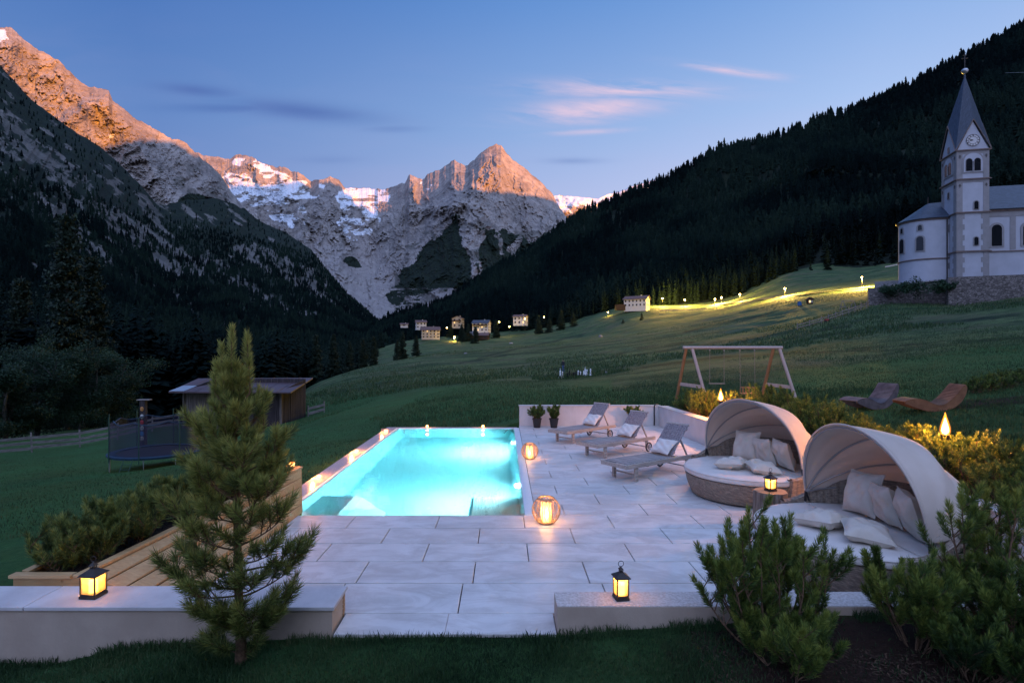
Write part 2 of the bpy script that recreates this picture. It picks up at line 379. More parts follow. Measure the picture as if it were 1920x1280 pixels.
def wall_x(Y): return 4.80 + (17.6 - Y) * .052
def inpoly(x, y, poly):
    inside = np.zeros(x.shape, bool); n = len(poly)
    for i in range(n):
        x1, y1 = poly[i]; x2, y2 = poly[(i + 1) % n]
        c = ((y1 > y) != (y2 > y)) & (x < (x2 - x1) * (y - y1) / ((y2 - y1) + 1e-12) + x1); inside ^= c
    return inside
pxs = np.arange(-900, 3400, 9.0); Ys = np.exp(np.arange(math.log(1.6), math.log(640), .0145))
PX, YY = np.meshgrid(pxs, Ys); X = (PX - CX) * YY / F
Z = gz(X.ravel(), YY.ravel()).reshape(X.shape)
rough = np.clip((YY - 18) / 60, 0, 1)
Z = Z + .10 * rough * fbm(X * .25, YY * .25, oct=3) + .9 * np.clip((YY - 60) / 200, 0, 1) * fbm(X * .03, YY * .03, oct=4)
Z += .02 * fbm(X * 2.2, YY * 2.2, oct=2)
ins = ((X > -3.40) & (X < .62) & (YY > 8.2) & (YY < 17.1)) | ((X > .2) & (X < wall_x(YY) + .12) & (YY > 4.95) & (YY < 17.62)) | ((X > -2.95) & (X < .4) & (YY > 4.95) & (YY < 8.4))
Z[ins] = -2.3
hay = sstep(-.15, .35, (YY - (52 + 18 * np.sin(PX / 260))) / 30 + .25 * fbm(X * .06, YY * .06, oct=3))
hay = np.where((PX > 1150), sstep(-.1, .25, (YY - (30 + (PX - 1150) * .0)) / 22 + .3 * fbm(X * .1, YY * .1, oct=3)), hay)
soil = np.clip(sstep(.0, .25, .35 - np.abs((X - 3.4) / 4.6)**2 * .35 - np.abs((YY - 4.2) / .62)**2 * .3 + .12 * fbm(X * 3, YY * 3, oct=3)) , 0, 1) * (X > 1.25)
bedx = (X - wall_x(YY)); soil = np.maximum(soil, sstep(0, .3, .9 - bedx + .3 * fbm(X * 2, YY * 2, oct=3)) * (bedx > 0) * (YY < 18) * (YY > 4.9))
ex, ey = (X - 12.9) / 1.8, (YY - 14.6) / .9; soil = np.maximum(soil, sstep(.0, .3, 1 - ex**2 - ey**2 + .3 * fbm(X * 2, YY * 2, oct=3)))
PYg = CY - (Z - H) * F / YY; lane = np.zeros(X.shape)
for pl_, wl in [([(1280, 622), (1330, 612), (1400, 597), (1460, 584), (1512, 571)], 1.6), ([(895, 671), (960, 655), (1030, 640), (1092, 628)], 1.5), ([(862, 680), (930, 668), (1010, 656), (1106, 645)], 1.2), ([(1030, 692), (1075, 686), (1130, 672), (1200, 654), (1300, 640)], 3.2), ([(1180, 668), (1300, 650), (1450, 628), (1600, 612)], 2.0), ([(1450, 640), (1600, 622), (1800, 600), (1920, 590)], 2.5), ([(1600, 655), (1760, 640), (1920, 634)], 2.0), ([(590, 742), (680, 728), (800, 700), (860, 690)], 1.6), ([(1200, 690), (1330, 672), (1480, 662), (1700, 655)], 2.2)]:
    pl_ = np.array(pl_, float); yl = np.interp(PX, pl_[:, 0], pl_[:, 1]) + 1.6 * fbm(PX * .03, PX * 0, oct=3); lane = np.maximum(lane, .8 * np.exp(-((PYg - yl) / wl)**2) * (PX > pl_[0, 0]) * (PX < pl_[-1, 0]) * (YY > 19) * (.75 + .5 * fbm(PX * .05, YY * .1, oct=3)))
ni, nj = X.shape; idx = np.arange(ni * nj).reshape(ni, nj)
quads = np.stack([idx[:-1, :-1], idx[:-1, 1:], idx[1:, 1:], idx[1:, :-1]], -1).reshape(-1, 4)
gm = fast_mesh('ground', np.stack([X, YY, Z], -1).reshape(-1, 3), quads, attrs={'hay': hay.ravel(), 'soil': soil.ravel(), 'lane': np.clip(lane, 0, 1).ravel()}, smooth=True)
tag(link('ground', gm, M['meadow']), 'grassy meadow rising from the terrace towards the church and farmhouse', kind='structure')
# ------------------------------------------------------------------ mountains
def polymask(px, py, poly, amp=8, fr=.03, soft=2):
    nx = px + amp * fbm(px * fr, py * fr, px * 0 + 3.3, oct=6, gain=.62); ny = py + amp * fbm(px * fr, py * fr, px * 0 + 9.1, oct=6, gain=.62)
    return inpoly(nx, ny, poly).astype(float)
def surf(ridge, base, px0, px1, nu, nv, disp, yexp=1.0, back=6, jag=2.0, jf=.06):
    ridge = np.array(ridge, float); base = np.array(base, float)
    px = np.linspace(px0, px1, nu); v = np.linspace(0, 1, nv)
    rp = np.interp(px, ridge[:, 0], ridge[:, 1]) + jag * fbm(px * jf, px * 0, oct=4, gain=.6); rY = np.interp(px, ridge[:, 0], ridge[:, 2])
    bp = np.interp(px, base[:, 0], base[:, 1]); bY = np.interp(px, base[:, 0], base[:, 2])
    PX = np.repeat(px[None], nv, 0); vv = v[:, None]
    PY = bp + (rp - bp) * vv; Y = bY + (rY - bY) * vv**yexp
    fade = np.sin(np.clip(vv * 1.0, 0, 1) * math.pi * .5) * np.clip((1 - vv) * 5, 0, 1)**.7
    Y = Y - disp(PX, PY, Y, vv) * fade
    P = np.stack([(PX - CX) * Y / F, Y, H - (PY - CY) * Y / F], -1)
    bk = [P]
    top = P[-1]
    for i in range(1, back):
        q = top.copy(); q[:, 1] += i * i * 30; q[:, 2] -= i * i * 40 ; bk.append(q[None])
    P = np.concatenate(bk, 0); PXb = np.concatenate([PX] + [PX[-1:]] * (back - 1)); PYb = np.concatenate([PY] + [PY[-1:]] * (back - 1))
    return P, PXb, PYb
def grid_quads(P):
    ni, nj = P.shape[:2]; idx = np.arange(ni * nj).reshape(ni, nj)
    return np.stack([idx[:-1, :-1], idx[:-1, 1:], idx[1:, 1:], idx[1:, :-1]], -1).reshape(-1, 4)
def mount(name, P, snow, veg, label, smooth=True, scree=None):
    scree = np.zeros(P.shape[:2]) if scree is None else scree
    me = fast_mesh(name, P.reshape(-1, 3), grid_quads(P), attrs={'snow': snow.ravel(), 'veg': veg.ravel(), 'scree': scree.ravel()}, smooth=smooth)
    return tag(link(name, me, M['rock']), label, kind='structure')
# back range with the sunlit pyramid
Cr = [(330, 292, 6400), (368, 286, 6300), (394, 294, 6300), (430, 297, 6300), (449, 288, 6300), (467, 292, 6300), (503, 310, 6300), (536, 315, 6400), (547, 323, 6400), (558, 321, 6300), (583, 339, 6400), (598, 339, 6200), (620, 330, 6200), (635, 335, 6300), (647, 352, 6500), (667, 354, 6700), (682, 352, 6700), (702, 356, 6700), (718, 355, 6500), (759, 342, 6300), (768, 328, 6250), (784, 334, 6200), (796, 334, 6200), (802, 325, 6200), (827, 316, 6150), (852, 300, 6100), (873, 312, 6000), (877, 311, 6000), (896, 291, 5950), (915, 278, 5900), (931, 269, 5900), (940, 272, 5900), (949, 284, 5950), (962, 300, 6000), (981, 312, 6050), (999, 331, 6100), (1015, 342, 6150), (1034, 361, 6200), (1045, 381, 6200), (1060, 405, 6200), (1120, 470, 6000), (1220, 560, 6000)]
Cb = [(330, 440, 5200), (450, 500, 4600), (560, 600, 3900), (640, 640, 3300), (720, 665, 2900), (850, 655, 3000), (950, 640, 3400), (1080, 620, 4000), (1220, 600, 4800)]
def dC(px, py, Y, v):
    X, Z = (px - CX) * Y / F, (CY - py) * Y / F
    wx = 9 * fbm(px * .03, py * .03, oct=5, gain=.6); wy = 9 * fbm(px * .03, py * .03, px * 0 + 7, oct=5, gain=.6)
    rib = ridged((px + wx * 1.4) / 85, (py + wy * 1.6) / 230, Y * 0 + 1.7, 7, .52) * 380 + ridged((px + .25 * py) / 22, py / 50, Y * 0 + 12, 4, .5) * 24 * (1 - .75 * np.exp(-((px - 665) / 60)**2) * sstep(400, 450, py))
    ar = 560 * np.clip(1 - np.abs(px - (893 - (py - 290) * .12)) / 95, 0, 1) * sstep(265, 330, py)
    ar += 330 * np.clip(1 - np.abs(px - (590 - (py - 340) * .25)) / 60, 0, 1) * sstep(345, 400, py)
    gorge = -650 * np.exp(-((px - (690 + (py - 450) * .25)) / 55)**2) * sstep(370, 520, py)
    return rib - 250 + ar + gorge
P, PXb, PYb = surf(Cr, Cb, 330, 1220, 1000, 560, dC, 1.15, jag=1.6, jf=.12); PC = (P, PXb, PYb)
snow = np.maximum.reduce([polymask(PXb, PYb, p, a, .035) for p, a in [([(420, 322), (470, 335), (520, 338), (570, 350), (560, 362), (600, 372), (560, 384), (500, 380), (470, 388), (430, 362), (412, 335)], 9), ([(645, 352), (725, 357), (728, 380), (705, 392), (716, 410), (690, 408), (672, 385), (645, 398), (632, 372)], 7), ([(540, 330), (580, 342), (575, 350), (545, 345)], 4), ([(790, 338), (812, 345), (806, 356), (790, 348)], 3), ([(478, 300), (520, 318), (560, 340), (520, 336), (490, 322)], 9), ([(440, 292), (462, 296), (450, 312), (436, 304)], 7), ([(598, 341), (612, 336), (606, 352), (596, 350)], 4), ([(500, 400), (560, 395), (570, 412), (520, 418)], 10), ([(640, 410), (700, 415), (690, 450), (650, 440)], 12)]])
snow *= (fbm(PXb * .05, PYb * .16, oct=5, gain=.6) > -.34)
veg = np.maximum.reduce([polymask(PXb, PYb, p, a, .04) for p, a in [([(862, 408), (800, 455), (750, 505), (728, 560), (735, 600), (790, 560), (830, 545), (870, 552), (893, 520), (885, 470), (860, 440)], 9), ([(905, 435), (894, 470), (898, 530), (940, 500), (1010, 470), (1040, 440), (985, 452), (960, 440)], 9), ([(650, 478), (668, 482), (674, 500), (655, 502), (645, 492)], 4), ([(720, 600), (800, 590), (900, 560), (1000, 500), (1100, 460), (1220, 460), (1220, 700), (600, 700)], 8), ([(560, 540), (640, 560), (690, 610), (680, 680), (500, 640)], 10)]])
stripe = np.maximum.reduce([polymask(PXb, PYb, p, 3, .06) for p in [[(862, 432), (880, 445), (892, 470), (895, 520), (900, 545), (886, 545), (884, 480), (868, 455)], [(892, 445), (908, 440), (900, 470), (894, 490)], [(935, 445), (942, 448), (945, 480), (938, 478)], [(950, 470), (975, 440), (985, 445), (960, 480)]]])
veg = veg * (1 - stripe); veg = np.where((PYb > 540) & (PXb < 880) & (PXb > 720), veg * (fbm(PXb * .06, PYb * .15, oct=5, gain=.65) > .05), veg)
veg = np.maximum(veg, .5 * sstep(.25, .5, fbm(PXb * .03, PYb * .05, PXb * 0 + 5, oct=5)) * sstep(395, 440, PYb) * (PXb > 740))
scr = np.maximum.reduce([polymask(PXb, PYb, p, 7, .04) for p in [[(560, 470), (600, 440), (650, 470), (700, 430), (735, 500), (725, 590), (680, 600), (620, 560)], [(640, 410), (700, 420), (700, 470), (650, 470)], [(850, 440), (895, 440), (900, 550), (880, 550)], [(430, 395), (520, 440), (600, 520), (560, 520), (470, 450)]]])
mount('mountain', P, snow, np.clip(veg, 0, 1), 'rocky range with sunlit pyramid peak and glaciers closing the valley', scree=scr)
P, PXb, PYb = surf([(960, 385, 8200), (1020, 372, 8200), (1040, 366, 8200), (1080, 369, 8200), (1122, 372, 8200), (1145, 362, 8300), (1165, 357, 8300), (1230, 335, 8300)], [(960, 460, 7200), (1230, 460, 7200)], 960, 1230, 200, 70, lambda px, py, Y, v: fbm(px / 14, py / 9, oct=5) * 130, jag=.8)
mount('glacier_plateau', P, polymask(PXb, PYb, [(900, 300), (1240, 300), (1240, 360), (1150, 373), (1130, 390), (1090, 381), (1060, 386), (1075, 400), (900, 400)], 5, .05), PXb * 0, 'snow covered plateau right of the pyramid peak')
# left sunlit mountain
Ar = [(-500, -150, 3000), (-200, -20, 3200), (-60, 35, 3300), (0, 53, 3400), (22, 51, 3400), (47, 78, 3400), (69, 91, 3420), (109, 113, 3450), (124, 128, 3450), (142, 146, 3480), (164, 164, 3500), (186, 165, 3500), (204, 170, 3520), (211, 188, 3540), (233, 204, 3560), (255, 222, 3600), (277, 233, 3640), (314, 257, 3700), (335, 263, 3760), (350, 268, 3800), (365, 286, 3860), (394, 310, 3950), (419, 335, 4050), (438, 365, 4150), (456, 387, 4200), (520, 450, 4300), (640, 590, 4300)]
Ab = [(-500, 250, 2300), (0, 330, 2450), (200, 440, 2750), (350, 470, 3100), (450, 500, 3400), (640, 620, 3600)]
def dA(px, py, Y, v):
    X, Z = (px - CX) * Y / F, (CY - py) * Y / F
    pe, al = .83 * py - .55 * px, .55 * py + .83 * px; pe = .45 * pe + .55 * px * .9 + 11 * fbm(px * .03, py * .03, oct=5, gain=.62); al = al + 14 * fbm(px * .03, py * .03, px * 0 + 3, oct=4)
    d = ridged(pe / 70, al / 190, Y * 0 + 4.2, 7, .52) * 220 + ridged((pe + .2 * al) / 15, al / 50, Y * 0 + 8, 4, .55) * 17
    d += 120 * np.clip(1 - np.abs(px - (215 + (py - 190) * .55)) / 40, 0, 1) - 120 * np.exp(-((px - 175 - (py - 200) * .3) / 22)**2) * sstep(185, 220, py)
    return d - 100
P, PXb, PYb = surf(Ar, Ab, -500, 640, 1000, 480, dA, 1.1, jag=1.6, jf=.12); PA = (P, PXb, PYb)
snow = polymask(PXb, PYb, [(-30, 50), (8, 60), (14, 76), (-5, 80), (-40, 70)], 4)
snow = np.maximum(snow, polymask(PXb, PYb, [(203, 254), (214, 252), (212, 258), (204, 260)], 1.5))
veg = polymask(PXb, PYb, [(290, 395), (350, 372), (401, 368), (440, 382), (500, 425), (600, 500), (640, 620), (300, 600)], 6)
veg = np.maximum(veg, .45 * sstep(.2, .5, fbm(PXb * .05, PYb * .05, oct=5)) * sstep(285, 330, PYb))
mount('mountain', P, snow, veg, 'steep rock mountain at left with its upper face lit orange')
# near left flank
Br = [(-900, -420, 1300), (-400, -150, 1500), (0, 124, 1900), (60, 188, 1960), (109, 226, 2000), (150, 252, 2050), (193, 279, 2100), (252, 335, 2200), (292, 380, 2300), (310, 386, 2400), (350, 376, 2600), (401, 372, 2800), (437, 381, 2900), (485, 412, 3000), (540, 438, 3100), (583, 467, 3100), (610, 505, 3000), (660, 560, 2900), (720, 612, 2600), (800, 650, 2200)]
Bb = [(-900, 800, 120), (0, 790, 150), (300, 775, 180), (450, 745, 260), (550, 705, 380), (640, 680, 520), (720, 668, 800), (800, 665, 1000)]
def dB(px, py, Y, v):
    X, Z = (px - CX) * Y / F, (CY - py) * Y / F; s = np.clip(Y / 1500, .12, 1.6)
    pe, al = .80 * py - .60 * px, .60 * py + .80 * px; pe = pe * .35 + px * .65
    d = ridged(pe / 75, al / 420, Y * 0 + 2.2, 6, .6) * 120 * s + ridged((pe + .2 * al) / 17, al / 60, Y * 0 + 8, 5, .6) * 12 * s
    return d - 70 * s
P, PXb, PYb = surf(Br, Bb, -900, 800, 1000, 420, dB, 1.5, jag=1.2)
Brock = [([(-20, 205), (40, 245), (90, 290), (140, 330), (170, 345), (150, 360), (90, 330), (30, 290), (-20, 280)], 13), ([(150, 345), (215, 395), (260, 410), (320, 440), (345, 470), (400, 500), (392, 530), (330, 520), (300, 490), (240, 460), (190, 410), (150, 375)], 13),
         ([(120, 415), (150, 430), (200, 480), (240, 512), (232, 518), (180, 490), (130, 450)], 6), ([(60, 350), (100, 372), (150, 430), (120, 425), (70, 380)], 10),
         ([(390, 468), (440, 510), (500, 548), (560, 578), (605, 592), (590, 602), (540, 596), (480, 565), (420, 525), (385, 490)], 5), ([(285, 528), (330, 552), (390, 590), (425, 612), (418, 622), (360, 590), (300, 548)], 5),
         ([(250, 350), (300, 400), (312, 430), (290, 420), (252, 380)], 8), ([(440, 452), (520, 480), (600, 530), (640, 580), (600, 560), (520, 515), (450, 475)], 13), ([(470, 600), (500, 620), (515, 640), (480, 618)], 4)]
rockm = np.maximum.reduce([polymask(PXb, PYb, p, a, .04) for p, a in Brock])
rockm *= (fbm((PXb + .8 * PYb) * .03, (PYb - .8 * PXb) * .10, oct=5, gain=.65) > -.35)
rockm *= .68 + .32 * (ridged((.55 * PXb + .83 * PYb) * .012, (.83 * PYb - .55 * PXb) * .09, PXb * 0 + 5, 5) > .75)
rockm = np.maximum(rockm, (fbm((PXb + .8 * PYb) * .018, (PYb - .7 * PXb) * .075, PXb * 0 + 2, oct=6, gain=.62) > .80) * (PYb < 520))
vegB = 1 - rockm * .50
PB, PBx, PBy, RB = P, PXb, PYb, rockm
mount('mountainside', P, PXb * 0, vegB, 'dark forested mountain flank at left with pale rock bands')
# right forested hill
Dr = [(600, 668, 1500), (700, 612, 1400), (760, 590, 1350), (830, 572, 1300), (880, 540, 1250), (930, 507, 1200), (1000, 474, 1150), (1050, 432, 1150), (1100, 400, 1150), (1140, 384, 1150), (1190, 362, 1150), (1250, 338, 1150), (1300, 312, 1100), (1350, 287, 1100), (1400, 275, 1100), (1450, 263, 1100), (1500, 246, 1080), (1550, 227, 1050), (1600, 209, 1050), (1650, 190, 1030), (1700, 166, 1000), (1750, 146, 1000), (1800, 116, 980), (1850, 91, 960), (1900, 65, 950), (1960, 30, 930), (2300, -170, 850), (3000, -500, 750)]
Db = [(600, 690, 640), (700, 668, 560), (800, 640, 560), (880, 630, 540), (1000, 622, 500), (1120, 604, 470), (1230, 580, 440), (1400, 556, 430), (1480, 522, 425), (1600, 510, 415), (1690, 497, 410), (1900, 480, 410), (2300, 440, 400), (3000, 400, 380)]
def dD(px, py, Y, v):
    X, Z = (px - CX) * Y / F, (CY - py) * Y / F
    return ridged(X / 260, Z / 420, Y * 0 + 7, 4, .5) * 70 - 40
P, PXb, PYb = surf(Dr, Db, 600, 3000, 420, 160, dD, 1.1, jag=1.0)
PD, PDx, PDy = P, PXb, PYb
mount('hillside', P, PXb * 0, PXb * 0 + 1, 'steep forested hillside rising behind the meadow and church')
# unseen ridge added outside the frame, its heights fitted to cast the shadow line
bt = np.array([-1.5, -.9, -.6, -.4, -.376, -.303, -.219, -.141, -.083, 0, .242, .374, .435, .602, .67, .71, .771, .852, .942, 1.15, 1.46, 1.9]); bh = np.array([500, 1000, 1400, 1820, 1800, 1740, 1890, 1925, 2050, 2200, 2730, 2750, 2650, 2620, 2650, 2390, 2340, 2300, 2285, 2280, 2500, 2500])
P0_, d_ = np.array([1520 + .71 * 1500, 500 - .71 * 1500]), np.array([2480, 2500.]); A_ = np.array([[SUN_AZ[0], -d_[0]], [SUN_AZ[1], -d_[1]]]); Ai = np.linalg.inv(A_); smp = []
for (Pq, xq, yq), line in ((PC, [(400, 352), (430, 350), (500, 346), (560, 341), (600, 343), (620, 343), (645, 352)]), (PC, [(886, 356), (900, 358), (960, 362), (1000, 366), (1040, 376)]), (PA, [(0, 190), (60, 230), (109, 262), (150, 276), (193, 280), (215, 268), (250, 262), (312, 264), (340, 272), (370, 300)])):
    lx = np.arange(line[0][0], line[-1][0], 4); ly = np.interp(lx, *np.array(line, float).T)
    for x_, y_ in zip(lx, ly):
        j = np.argmin(abs(xq[0] - x_)); i = np.argmin(abs(yq[:-5, j] - y_)); q = Pq[i, j]; s_, t_ = Ai @ (P0_ - q[:2]); smp.append((t_, q[2] + s_ * math.tan(R(SUN_EL))))
smp = np.array(smp); eb = np.arange(-.45, 1.2, .035); ft, fh = [-1.5, -.9, -.6], [500, 1000, 1500]
for a0 in eb:
    m_ = (smp[:, 0] >= a0) & (smp[:, 0] < a0 + .035)
    if m_.any(): ft.append(a0 + .0175); fh.append(np.median(smp[m_, 1]))
bt, bh = np.array(ft + [ft[-1] + .3, 1.9]), np.array(fh + [fh[-1] + 60, 2600]); print('ridge', np.round(bt, 2).tolist(), np.round(bh).tolist())
tt = np.linspace(-1.5, 1.9, 500); Pm = []
for q, hh in [(-1450, -1.05), (-1000, -.72), (-500, -.34), (-200, -.12), (0, 0), (300, -.2), (900, -.6), (1500, -1.0)]:
    hgt = np.interp(tt, bt, bh)
    jag_ = 9 * fbm(tt * 26, tt * 0, oct=5, gain=.6) * (1 if q == 0 else 0)
    x = 1520 + 2480 * tt + .71 * (q + 1500); y = 500 + 2500 * tt - .71 * (q + 1500)
    Pm.append(np.stack([x, y, np.maximum(hgt * (1 + hh) + jag_ + (60 * fbm(tt * 12, tt * 0 + q, oct=4) if q else 0), -30)], -1))
Pm = np.stack(Pm[::-1]); keep = Pm
mount('blocker_ridge', Pm, np.zeros(Pm.shape[:2]), sstep(1600, 1200, Pm[..., 2]), 'unseen ridge added west of the valley to block the low sun')
# ------------------------------------------------------------------ forest masses
def conifer_template(seed, tiers=6, n=7):
    r = np.random.default_rng(seed); V = []; Fq = []; b = 0
    for i in range(tiers):
        z1 = .06 + .86 * i / tiers; top = min(1.0, z1 + .30 if i < tiers - 1 else 1.0); rad = .21 * (1 - .82 * i / tiers) * (1 + .15 * r.standard_normal())
        ap = (.01 * r.standard_normal(), .01 * r.standard_normal(), top); V.append(ap)
        for j in range(2 * n):
            a = math.pi * j / n + r.random() * .3; q = rad * (1.0 if j % 2 else .45) * (1 + .25 * r.standard_normal()); V.append((q * math.cos(a), q * math.sin(a), z1 + (.0 if j % 2 else .05) + .015 * r.standard_normal()))
        for j in range(2 * n): Fq.append((b, b + 1 + j, b + 1 + (j + 1) % (2 * n)))
        b += 2 * n + 1
    return np.array(V), np.array(Fq)
TPL = [conifer_template(i) for i in range(5)]
M['forest'] = leafy('forest_foliage', [(.0015, .0055, .0065), (.005, .014, .013), (.014, .029, .021)], 1.0, 0)
M['forest'].node_tree.nodes['Principled BSDF'].inputs['Specular IOR Level'].default_value = .08
def scatter(P, wcell, n, rng):
    A = wcell.ravel(); A = A / A.sum(); c = rng.choice(len(A), n, p=A); i, j = np.divmod(c, P.shape[1] - 1)
    a, b = rng.random(n), rng.random(n)
    return (P[i, j] * ((1 - a) * (1 - b))[:, None] + P[i + 1, j] * (a * (1 - b))[:, None] + P[i, j + 1] * ((1 - a) * b)[:, None] + P[i + 1, j + 1] * (a * b)[:, None]), (i, j)
def cellarea(P):
    a = P[1:, :-1] - P[:-1, :-1]; b = P[:-1, 1:] - P[:-1, :-1]; return np.linalg.norm(np.cross(a, b), axis=-1)
def fine_template(seed):
    r = np.random.default_rng(seed); V, Fq = [], []; z = .05
    while z < .99:
        rad = .19 * (1 - z)**.85 * (.8 + .35 * r.random()) + .006
        for k in range(8):
            a = r.uniform(0, 6.283); L = rad * (.55 + .6 * r.random()); w_ = L * .30; c, s = math.cos(a), math.sin(a); d = L * (.35 + .35 * r.random()); b = len(V)
            V += [(0, 0, z + .012), (c * L * .6 - s * w_, s * L * .6 + c * w_, z - d * .5), (c * L, s * L, z - d * .75), (c * L * .6 + s * w_, s * L * .6 - c * w_, z - d * .5)]; Fq += [(b, b + 1, b + 2), (b, b + 2, b + 3)]
        z += .028 + .02 * r.random()
    return np.array(V), np.array(Fq)
FINE = [fine_template(100 + i) for i in range(5)]
def forest(name, pts, hts, label, rng, near=0):
    Vs, Fs, At, off = [], [], [], 0; k = rng.integers(0, 5, len(pts)); fine = pts[:, 1] < near
    for t in range(10):
        s = (k == t % 5) & (fine if t >= 5 else ~fine); p, h = pts[s], hts[s]; m = len(p)
        if not m: continue
        V, Fc = TPL[t] if t < 5 else FINE[t - 5]; an = rng.random(m) * 6.28; wd = h * (.8 + .5 * rng.random(m)); c, sn = np.cos(an), np.sin(an)
        x = (V[None, :, 0] * c[:, None] - V[None, :, 1] * sn[:, None]) * wd[:, None] + p[:, 0:1]; y = (V[None, :, 0] * sn[:, None] + V[None, :, 1] * c[:, None]) * wd[:, None] + p[:, 1:2]
        z = V[None, :, 2] * h[:, None] + p[:, 2:3] - .04 * h[:, None]
        Vs.append(np.stack([x, y, z], -1).reshape(-1, 3)); Fs.append((Fc[None] + (np.arange(m) * len(V))[:, None, None]).reshape(-1, 3) + off); off += m * len(V)
        cl = np.clip(.5 + 1.3 * fbm(p[:, 0] / 110, p[:, 1] / 110, p[:, 2] / 110, oct=4), 0, 1) * .65 + .35 * rng.random(m)**2
        At.append(np.repeat(cl, len(V)))
    me = fast_mesh(name, np.concatenate(Vs), np.concatenate(Fs), attrs={'rnd': np.concatenate(At)})
    return tag(link(name, me, M['forest']), label, 'forest', kind='stuff')
rng = np.random.default_rng(3)
cA = cellarea(PD); cxx = PD[:-1, :-1]; inv = (500 / cxx[..., 1])
wD = cA * np.where(PDx[:-1, :-1] < 2100, 1, .25) * inv**.7; wD[-5:] = 0
openp = inpoly(PDx[:-1, :-1], PDy[:-1, :-1], [(1440, 560), (1450, 515), (1540, 475), (1580, 490), (1700, 492), (1700, 520)]); wD = np.where(openp, wD * .25, wD)
pts, _ = scatter(PD, wD, 15500, rng)
crest = PD[-6]; ci = rng.integers(5, 380, 900); pts = np.concatenate([pts, crest[ci] + rng.standard_normal((900, 3)) * [2, 6, 0] - [0, 0, 1.5]])
hts = 14 + 9 * rng.random(len(pts)); hts[rng.random(len(pts)) < .08] *= 1.3
forest('forest', pts, hts, 'dark spruce forest covering the right hillside', rng, near=560)
cA = cellarea(PB); yb = PB[:-1, :-1, 1]; wB = cA * (300 / yb)**1.15 * (1 - .93 * RB[:-1, :-1]) * (PBx[:-1, :-1] > -450) * np.where(PBy[:-1, :-1] > 420, 1, .55)
hi = PBy[:-1, :-1] < (330 + .25 * np.maximum(PBx[:-1, :-1], 0)); wB = np.where(hi, wB * .22, wB); wB[-5:] *= 0
pts, _ = scatter(PB, wB, 15500, rng); hts = (12 + 10 * rng.random(len(pts))) * np.clip(1.1 - pts[:, 2] / 2200, .35, 1)
forest('forest', pts, hts, 'dark conifer forest covering the left mountain flank', rng, near=520)
# valley floor forest between meadow edge and the flank
cand_px = rng.uniform(-350, 720, 6000); cand_Y = np.exp(rng.uniform(math.log(74), math.log(600), 6000)); edge = np.interp(cand_px, [-350, 200, 400, 590, 640, 700, 720], [80, 80, 90, 150, 215, 330, 420])
ok = cand_Y > edge * (1 + .08 * rng.random(6000)); cx_, cy_ = (cand_px[ok] - CX) * cand_Y[ok] / F, cand_Y[ok]; zz = gz(cx_, cy_)
ht = 13 + 9 * rng.random(len(zz)); ht[cand_px[ok] > 560] *= .8; hmax = np.where(cand_px[ok] > 600, (H - (600 - CY) * cy_ / F) - zz, 99)
forest('forest', np.stack([cx_, cy_, zz], -1), np.clip(ht, 3, np.maximum(hmax, 4)), 'spruce forest on the valley floor beyond the wooden fence', rng, near=700)
# trees massed along the upper meadow edge
q = []
for px, Yv, n_, sp in [(1060, 480, 60, 55), (1150, 460, 40, 55), (980, 505, 40, 50), (860, 550, 50, 60), (1330, 445, 60, 60), (1420, 440, 40, 40), (760, 590, 50, 50), (1250, 470, 50, 40)]:
    a = px + rng.standard_normal(n_) * sp; y = Yv + np.abs(rng.standard_normal(n_)) * 14; x = (a - CX) * y / F; q.append(np.stack([x, y, gz(x, y)], -1))
q = np.concatenate(q); forest('forest', q, 11 + 9 * rng.random(len(q)), 'row of dark spruces massed along the upper edge of the meadow', rng, near=700)
# ------------------------------------------------------------------ terrace
def stone_extra(t, vec, col):
    n = t.noise(t.mapping(vec, (1.3, 2.6, 2.6), (0, 0, R(18))), 1.3, 8, .68, .8)
    col = t.mix(t.ramp(n, [(.42, 0), (.60, .5), (.72, .05)]), col, (.38, .34, .31))
    col = t.mix(t.ramp(t.noise(vec, .9, 7, .7), [(.5, 0), (.72, .4)]), col, (.42, .37, .33))
    col = t.mix(t.ramp(t.attr('rnd'), [(0, 0), (1, .16)]), col, (.46, .43, .42))
    return t.mix(t.ramp(t.noise(vec, 60, 3, .7), [(.68, 0), (.78, .35)]), col, (.36, .33, .30))
M['paving'] = mat('paving', (.72, .70, .68), (.62, .60, .58), 1.6, .5, .12, 40, extra=stone_extra, spec=.4)
def gn(t, vec, col):  # weathered render: vertical run marks and speckle
    col = t.mix(t.ramp(t.noise(t.mapping(vec, (6, 6, .7)), 1.5, 6, .7), [(.45, 0), (.75, .45)]), col, (.40, .34, .28))
    return t.mix(t.ramp(t.noise(vec, 70, 4, .7), [(.62, 0), (.75, .5)]), col, (.34, .30, .26))
M['render_wall'] = mat('render_wall', (.50, .40, .32), (.42, .33, .26), 3, .8, .25, 60, extra=gn)
M['white_wall'] = mat('white_wall', (.66, .63, .62), (.58, .55, .54), 2.5, .75, .2, 50, extra=lambda t, v, c: t.mix(t.ramp(t.noise(t.mapping(v, (4, 4, .6)), 1.2, 6, .7), [(.5, 0), (.8, .35)]), c, (.42, .38, .36)))
M['coping_stone'] = mat('coping_stone', (.60, .58, .57), (.50, .47, .46), 5, .6, .2, 50, extra=gn)
M['joint'] = mat('joint', (.012, .011, .012), (.03, .028, .03), 20)
